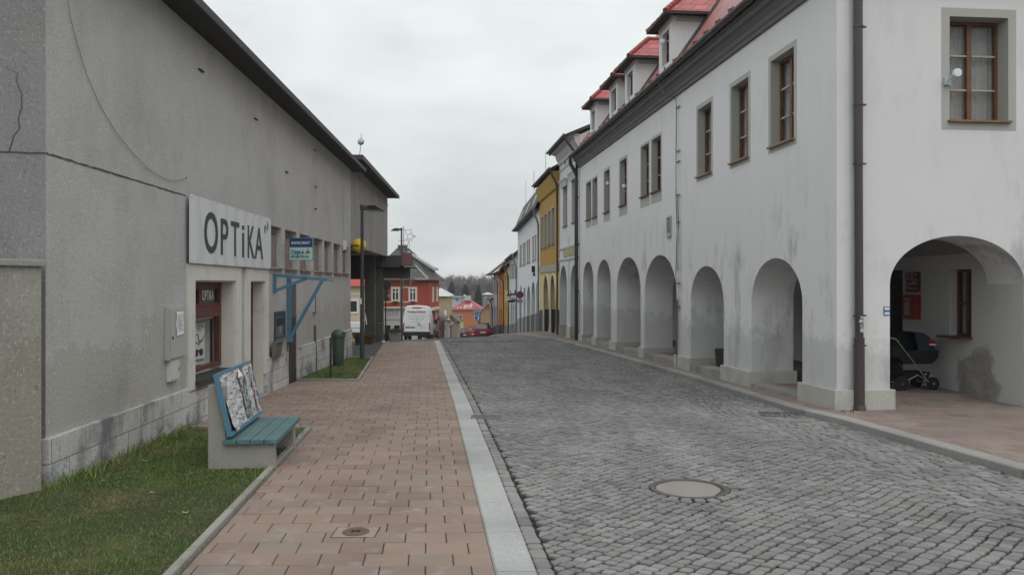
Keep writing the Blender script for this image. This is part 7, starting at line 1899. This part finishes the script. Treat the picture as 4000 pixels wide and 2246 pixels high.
CRED = M('car_raspberry_red', (.30,.012,.04), .25, .08, 1.0, spec=.6); CDRED = M('car_dull_red', (.26,.035,.03), .35, .1, 1, spec=.5); CDK = M('car_dark_green', (.03,.036,.034), .3, .1, 1, spec=.5)
hatch('raspberry red hatchback seen from behind, nearest of the parked cars', 1215.5, 76, .055, CRED, 'cars parked down the hill')
hatch('dull red car half hidden behind the raspberry red hatchback', 1192, 90, .06, CDRED, 'cars parked down the hill', dark=True)
hatch('dark car showing only its roof over the crest of the road', 1170, 112, .05, CDK, 'cars parked down the hill', dark=True)
hatch('dark car partly hidden by the right side of the white van', 1076, 66, .05, CDK, 'cars parked down the hill', dark=True)
# blue direction sign
t = thing('information_sign', 'blue square road sign with a smaller blue plate below on a post', 'road sign', at(1203, 789, 104)); s_ = 52/1000.
mb = MB(); mb.box(-.44,.44,0,.03,-.34,.34); mb.build('panel', M('panel_white_edge', (.45,.48,.52), .5, .05, 4), t)
mb = MB(); mb.box(-.40,.40,-.01,-.001,-.30,.30); mb.build('blue_face', M('sign_panel_blue', (.02,.06,.18), .5, .05, 4), t)
mb = MB()
for x, z, w, h in ((-.2,.12,.10,.10),(.12,.14,.12,.06),(.2,-.02,.10,.08),(.02,-.16,.12,.10),(-.22,-.12,.08,.1)): mb.box(x-w/2,x+w/2,-.018,-.011,z-h/2,z+h/2)
mb.build('pictogram', M('sign_letter_white', (0,0,0)), t)
mb = MB(); mb.box(-.27,.30,0,.03,-.92,-.38); mb.build('lower_panel', M('sign_panel_blue2', (.03,.13,.30), .5, .05, 4), t)
mb = MB(); mb.box(-.03,.05,-.012,-.001,-.84,-.48); mb.box(-.10,.12,-.012,-.001,-.50,-.44); mb.build('arrow', M('sign_letter_white', (0,0,0)), t)
mb = MB(); zgr = g(t.location.x, 104)-t.location.z; mb.tube([(.25,.06,.4),(.25,.06,zgr)], .04, 8); mb.build('post', M('pole_grey', (0,0,0)), t)
# trailer seen through the passage
TY = 55.0; tx = (892-CX)/F*TY; t = thing('flat_trailer', 'white boarded trailer standing behind the passage', 'trailer', (tx, TY, g(tx, TY)))
mb = MB(); z0 = hz(0,836,TY)-t.location.z; z1 = hz(0,812,TY)-t.location.z
mb.box(-1.6,1.0,0,1.6,z0,z0+.05)
for y0, y1 in ((-.02,.02),(1.58,1.62)): mb.box(-1.6,1.0,y0,y1,z0+.05,z1)
mb.box(.96,1.0,.02,1.58,z0+.05,z1); mb.box(-1.6,-1.56,.02,1.58,z0+.05,z1); mb.build('bed', WHITEP, t)
mb = MB(); mb.box(-1.5,.95,-.035,-.021,(z0+z1)/2-.02,(z0+z1)/2+.01); mb.box(-.4,-.36,-.04,-.021,z0,z1); mb.build('board_seam', M('seam_grey', (0,0,0)), t)
mb = MB(); mb.box(-1.5,.9,.1,1.5,z0-.25,z0-.002); mb.build('frame', M('dark_red_frame', (.12,.02,.02), .6, .1, 4), t)
for x in (-.9, .4):
    mb = MB(); mb.lathe([(.30,-.1),(.30,.1)], (x,.12,.30), 20, axis='y'); mb.build('wheel', RUBBER, t)

# ================================================================== trees on the far slope
BARK = M('grey_bark', (.16,.145,.135), .95, .2, .5); TWIG = M('grey_twigs', (.20,.18,.168), .95, .2, .4)  # greys lightened: part of the distance haze sits in these tones
def bare_tree(seed, H, spread=.33):
    r = random.Random(seed); tr = MB(); tw = MB()
    def seg(mb, p, q, a, b, n):
        a, b = max(a, .035), max(b, .03)
        mb.tube([p, q], [a, b], n, cap=False)
    def grow(p, d, L, rad, lev):
        n = 3 if lev < 2 else 2; q = p
        for i in range(n):
            d2 = (d+Vector((r.gauss(0,.10),r.gauss(0,.10),.05))).normalized(); q2 = q+d2*L/n
            seg(tr if lev < 2 else tw, q, q2, rad*(1-.25*i/n), rad*(1-.25*(i+1)/n), 5 if lev < 2 else 3)
            q, d = q2, d2
            if lev >= 1 and lev < 4 and i < n: 
                a = r.uniform(0,6.28); s = Vector((cos(a), sin(a), r.uniform(.1,.7))).normalized()
                grow(q, (d*.55+s*.6).normalized(), L*r.uniform(.45,.62), rad*.5, lev+1)
        if lev < 4:
            for k in range(r.choice((2,3)) if lev else r.choice((4,5))):
                a = r.uniform(0,6.28); s = Vector((cos(a), sin(a), r.uniform(.2,.9))).normalized()
                grow(q, (d*.7+s*spread*2.0).normalized(), L*r.uniform(.55,.78), rad*.62, lev+1)
    grow(Vector((0,0,-.5)), Vector((0,0,1)), H*.36, H*.016, 0)
    return tr, tw
protos = []
TL = 'tall bare tree on the wooded slope beyond the town'; TG = 'bare trees on the far slope'
for i in range(4):
    tr, tw = bare_tree(20+i, 15)
    t = thing('bare_tree', TL, 'tree', (0,0,0), 0, TG); tr.build('trunk', BARK, t); tw.build('crown', TWIG, t); protos.append(t)
rt_ = random.Random(6); first = set()
for k in range(38):
    px = 1092+k*(1262-1092)/38+rt_.uniform(-3,3); Y = rt_.uniform(250, 325); x = (px-CX)/F*Y; i = rt_.randrange(4)
    ztop = hz(0, 692+rt_.uniform(-4,9), Y); z = g(x, Y); s = max(.6, min(1.3, (ztop-z)/13.5))
    if i not in first:
        first.add(i); t = protos[i]; t.location = (x, Y, z); t.rotation_euler = (0,0,rt_.uniform(0,6)); t.scale = (s,)*3
    else: dup(protos[i], (x, Y, z), rt_.uniform(0,6), scale=s)
for i in range(4):
    if i not in first: protos[i].location = (-30+3*i, 280, g(-30, 280))
# thicket under the tall trees: one mass of brush
mb = MB(); r = random.Random(12)
for k in range(9000):
    px = r.uniform(1085, 1275); Y = r.uniform(212, 300); x = (px-CX)/F*Y; z = g(x, Y); h = abs(r.gauss(0,1))*1.3+.4+(1.5 if r.random() < .2 else 0)
    d = Vector((r.gauss(0,.5), r.gauss(0,.3), 1)).normalized(); p = Vector((x, Y, z+h*.75*r.random())); q = p+d*r.uniform(.8,2.2); e = Vector((r.uniform(.05,.16),0,r.uniform(-.05,.05)))
    mb.add([p-e, p+e, q+e*.2, q-e*.2], [(0,1,2,3)])
o = mb.build('thicket', M('dark_brush', (.10,.09,.083), .95, .35, .15)); o['kind'] = 'stuff'  # brush tone lifted too, some haze painted into it
CONI = mat_stones('dark_needles', (.018,.026,.020), .5, rough=.9, grain=4)
def conifer(label, px, pyt, pyb, Y, wpx, seed):
    p = at(px, pyb, Y); H = (pyb-pyt)/F*Y; Rr = wpx/F*Y; t = thing('conifer', label, 'tree', p)
    mb = MB(); mb.tube([(0,0,-3),(0,0,H*.95)], [H*.03,.05], 6); mb.build('trunk', BARK, t)
    mb = MB(); r = random.Random(seed)
    for k in range(1500):
        f = r.random()**.8; z = H*f; rad = Rr*(1-f)**.65*(.45+.95*r.random()); a = r.uniform(0,6.28); c = Vector((cos(a)*rad*r.uniform(.4,1), sin(a)*rad, z)); d = Vector((cos(a), sin(a), -.35))*r.uniform(.4,1.0)*(.5+.8*(1-f)); e = Vector((-sin(a), cos(a), 0))*r.uniform(.15,.35)
        mb.add([c-d*.4-e, c-d*.4+e, c+d*.6+e*.4, c+d*.6-e*.4], [(0,1,2,3)])
    mb.build('crown', CONI, t)
conifer('broad dark conifer on the slope above the beige house', 1136, 708, 742, 225, 9, 1)
conifer('tall dark spruce right behind the salmon house chimney', 1203, 717, 775, 200, 13, 2)
conifer('shaggy dark conifer between the two taller ones on the slope', 1171, 716, 748, 230, 13, 3)
# leafless shrub by the lean-to
mb = MB(); tw_ = MB(); tr, tw = bare_tree(77, 3.2, .4)
p = at(1112, 0, 86); t = thing('bare_shrub', 'small leafless shrub before the brown lean-to shed', 'shrub', (p.x, 86, g(p.x, 86))); tr.build('trunk', BARK, t); tw.build('crown', TWIG, t)

# ================================================================== light, sky, camera
w = bpy.data.worlds.new('World'); SC.world = w; w.use_nodes = True
nt = w.node_tree; nt.nodes.clear()
out = nt.nodes.new('ShaderNodeOutputWorld'); bg = nt.nodes.new('ShaderNodeBackground'); nt.links.new(bg.outputs[0], out.inputs[0])
SUN_EL, SUN_AZ = radians(55), radians(150)
sky = nt.nodes.new('ShaderNodeTexSky'); sky.sky_type = 'NISHITA'; sky.sun_disc = False; sky.sun_elevation = SUN_EL; sky.sun_rotation = SUN_AZ; sky.air_density = 1.5; sky.dust_density = 5
tc = nt.nodes.new('ShaderNodeTexCoord'); sep = nt.nodes.new('ShaderNodeSeparateXYZ'); nt.links.new(tc.outputs['Generated'], sep.inputs[0])
# overcast deck: pale band low down, brighter overhead, soft cloud
STR = .10
rmp = nt.nodes.new('ShaderNodeValToRGB'); nt.links.new(sep.outputs[2], rmp.inputs[0])
e = rmp.color_ramp.elements; e[0].position = 0.0; e[0].color = (.72,.725,.71,1); e[1].position = 1.0; e[1].color = (1.0,1.0,1.0,1)
for pos, c in ((.012,(.72,.725,.715)),(.045,(.61,.628,.628)),(.12,(.635,.660,.660)),(.24,(.69,.718,.72)),(.36,(.75,.77,.77)),(.6,(.95,.97,.98))):
    q = rmp.color_ramp.elements.new(pos); q.color = (*c, 1)
mp = nt.nodes.new('ShaderNodeMapping'); mp.inputs['Scale'].default_value = (1,1,2.6); nt.links.new(tc.outputs['Generated'], mp.inputs[0])
nz = ramp(nt, noise(nt, mp.outputs[0], 2.6, 6, .55), .28, .72)
cl = mixc(nt, nz, (.79,.805,.81), (1.135,1.15,1.15))
deck = mixc(nt, 1.0, rmp.outputs[0], cl, 'MULTIPLY')
scl = nt.nodes.new('ShaderNodeVectorMath'); scl.operation = 'SCALE'; scl.inputs['Scale'].default_value = 1.0/STR*1.55; nt.links.new(deck, scl.inputs[0])
fin = mixc(nt, .93, sky.outputs[0], scl.outputs[0])
nt.links.new(fin, bg.inputs[0]); bg.inputs[1].default_value = STR
sl = bpy.data.lights.new('sun', 'SUN'); sl.energy = .85; sl.angle = radians(40); sl.color = (1,.97,.93)
so = bpy.data.objects.new('sun', sl); COL.objects.link(so)
dirv = Vector((sin(SUN_AZ)*cos(SUN_EL), cos(SUN_AZ)*cos(SUN_EL), sin(SUN_EL)))
so.rotation_euler = (-dirv).to_track_quat('-Z', 'Y').to_euler(); so.location = dirv*50
hz_m = bpy.data.materials.new('haze_air'); hz_m.use_nodes = True
hn = hz_m.node_tree; hn.nodes.clear(); ho = hn.nodes.new('ShaderNodeOutputMaterial'); hv = hn.nodes.new('ShaderNodeVolumePrincipled')
hv.inputs['Color'].default_value = (.86,.92,.95,1); hv.inputs['Density'].default_value = .0005; hv.inputs['Anisotropy'].default_value = .2
hn.links.new(hv.outputs[0], ho.inputs['Volume'])
mb = MB(); mb.box(-1000, 1000, -90, 1900, -10.5, 16); ho_ = mb.build('haze', hz_m); ho_['kind'] = 'stuff'
cd = bpy.data.cameras.new('camera'); cd.sensor_width = 36; cd.lens = F/2576*36; cd.shift_y = -8/2576; cd.clip_end = 4000; cd.clip_start = .05
co_ = bpy.data.objects.new('camera', cd); COL.objects.link(co_); co_.location = (0,0,CAMZ); co_.rotation_euler = (radians(90),0,0); SC.camera = co_
SC.view_settings.view_transform = 'Standard'; SC.view_settings.look = 'None'; SC.view_settings.exposure = -.30; SC.view_settings.gamma = 1
SC.render.engine = 'CYCLES'; SC.cycles.use_denoising = True; SC.cycles.max_bounces = 6; SC.cycles.diffuse_bounces = 2
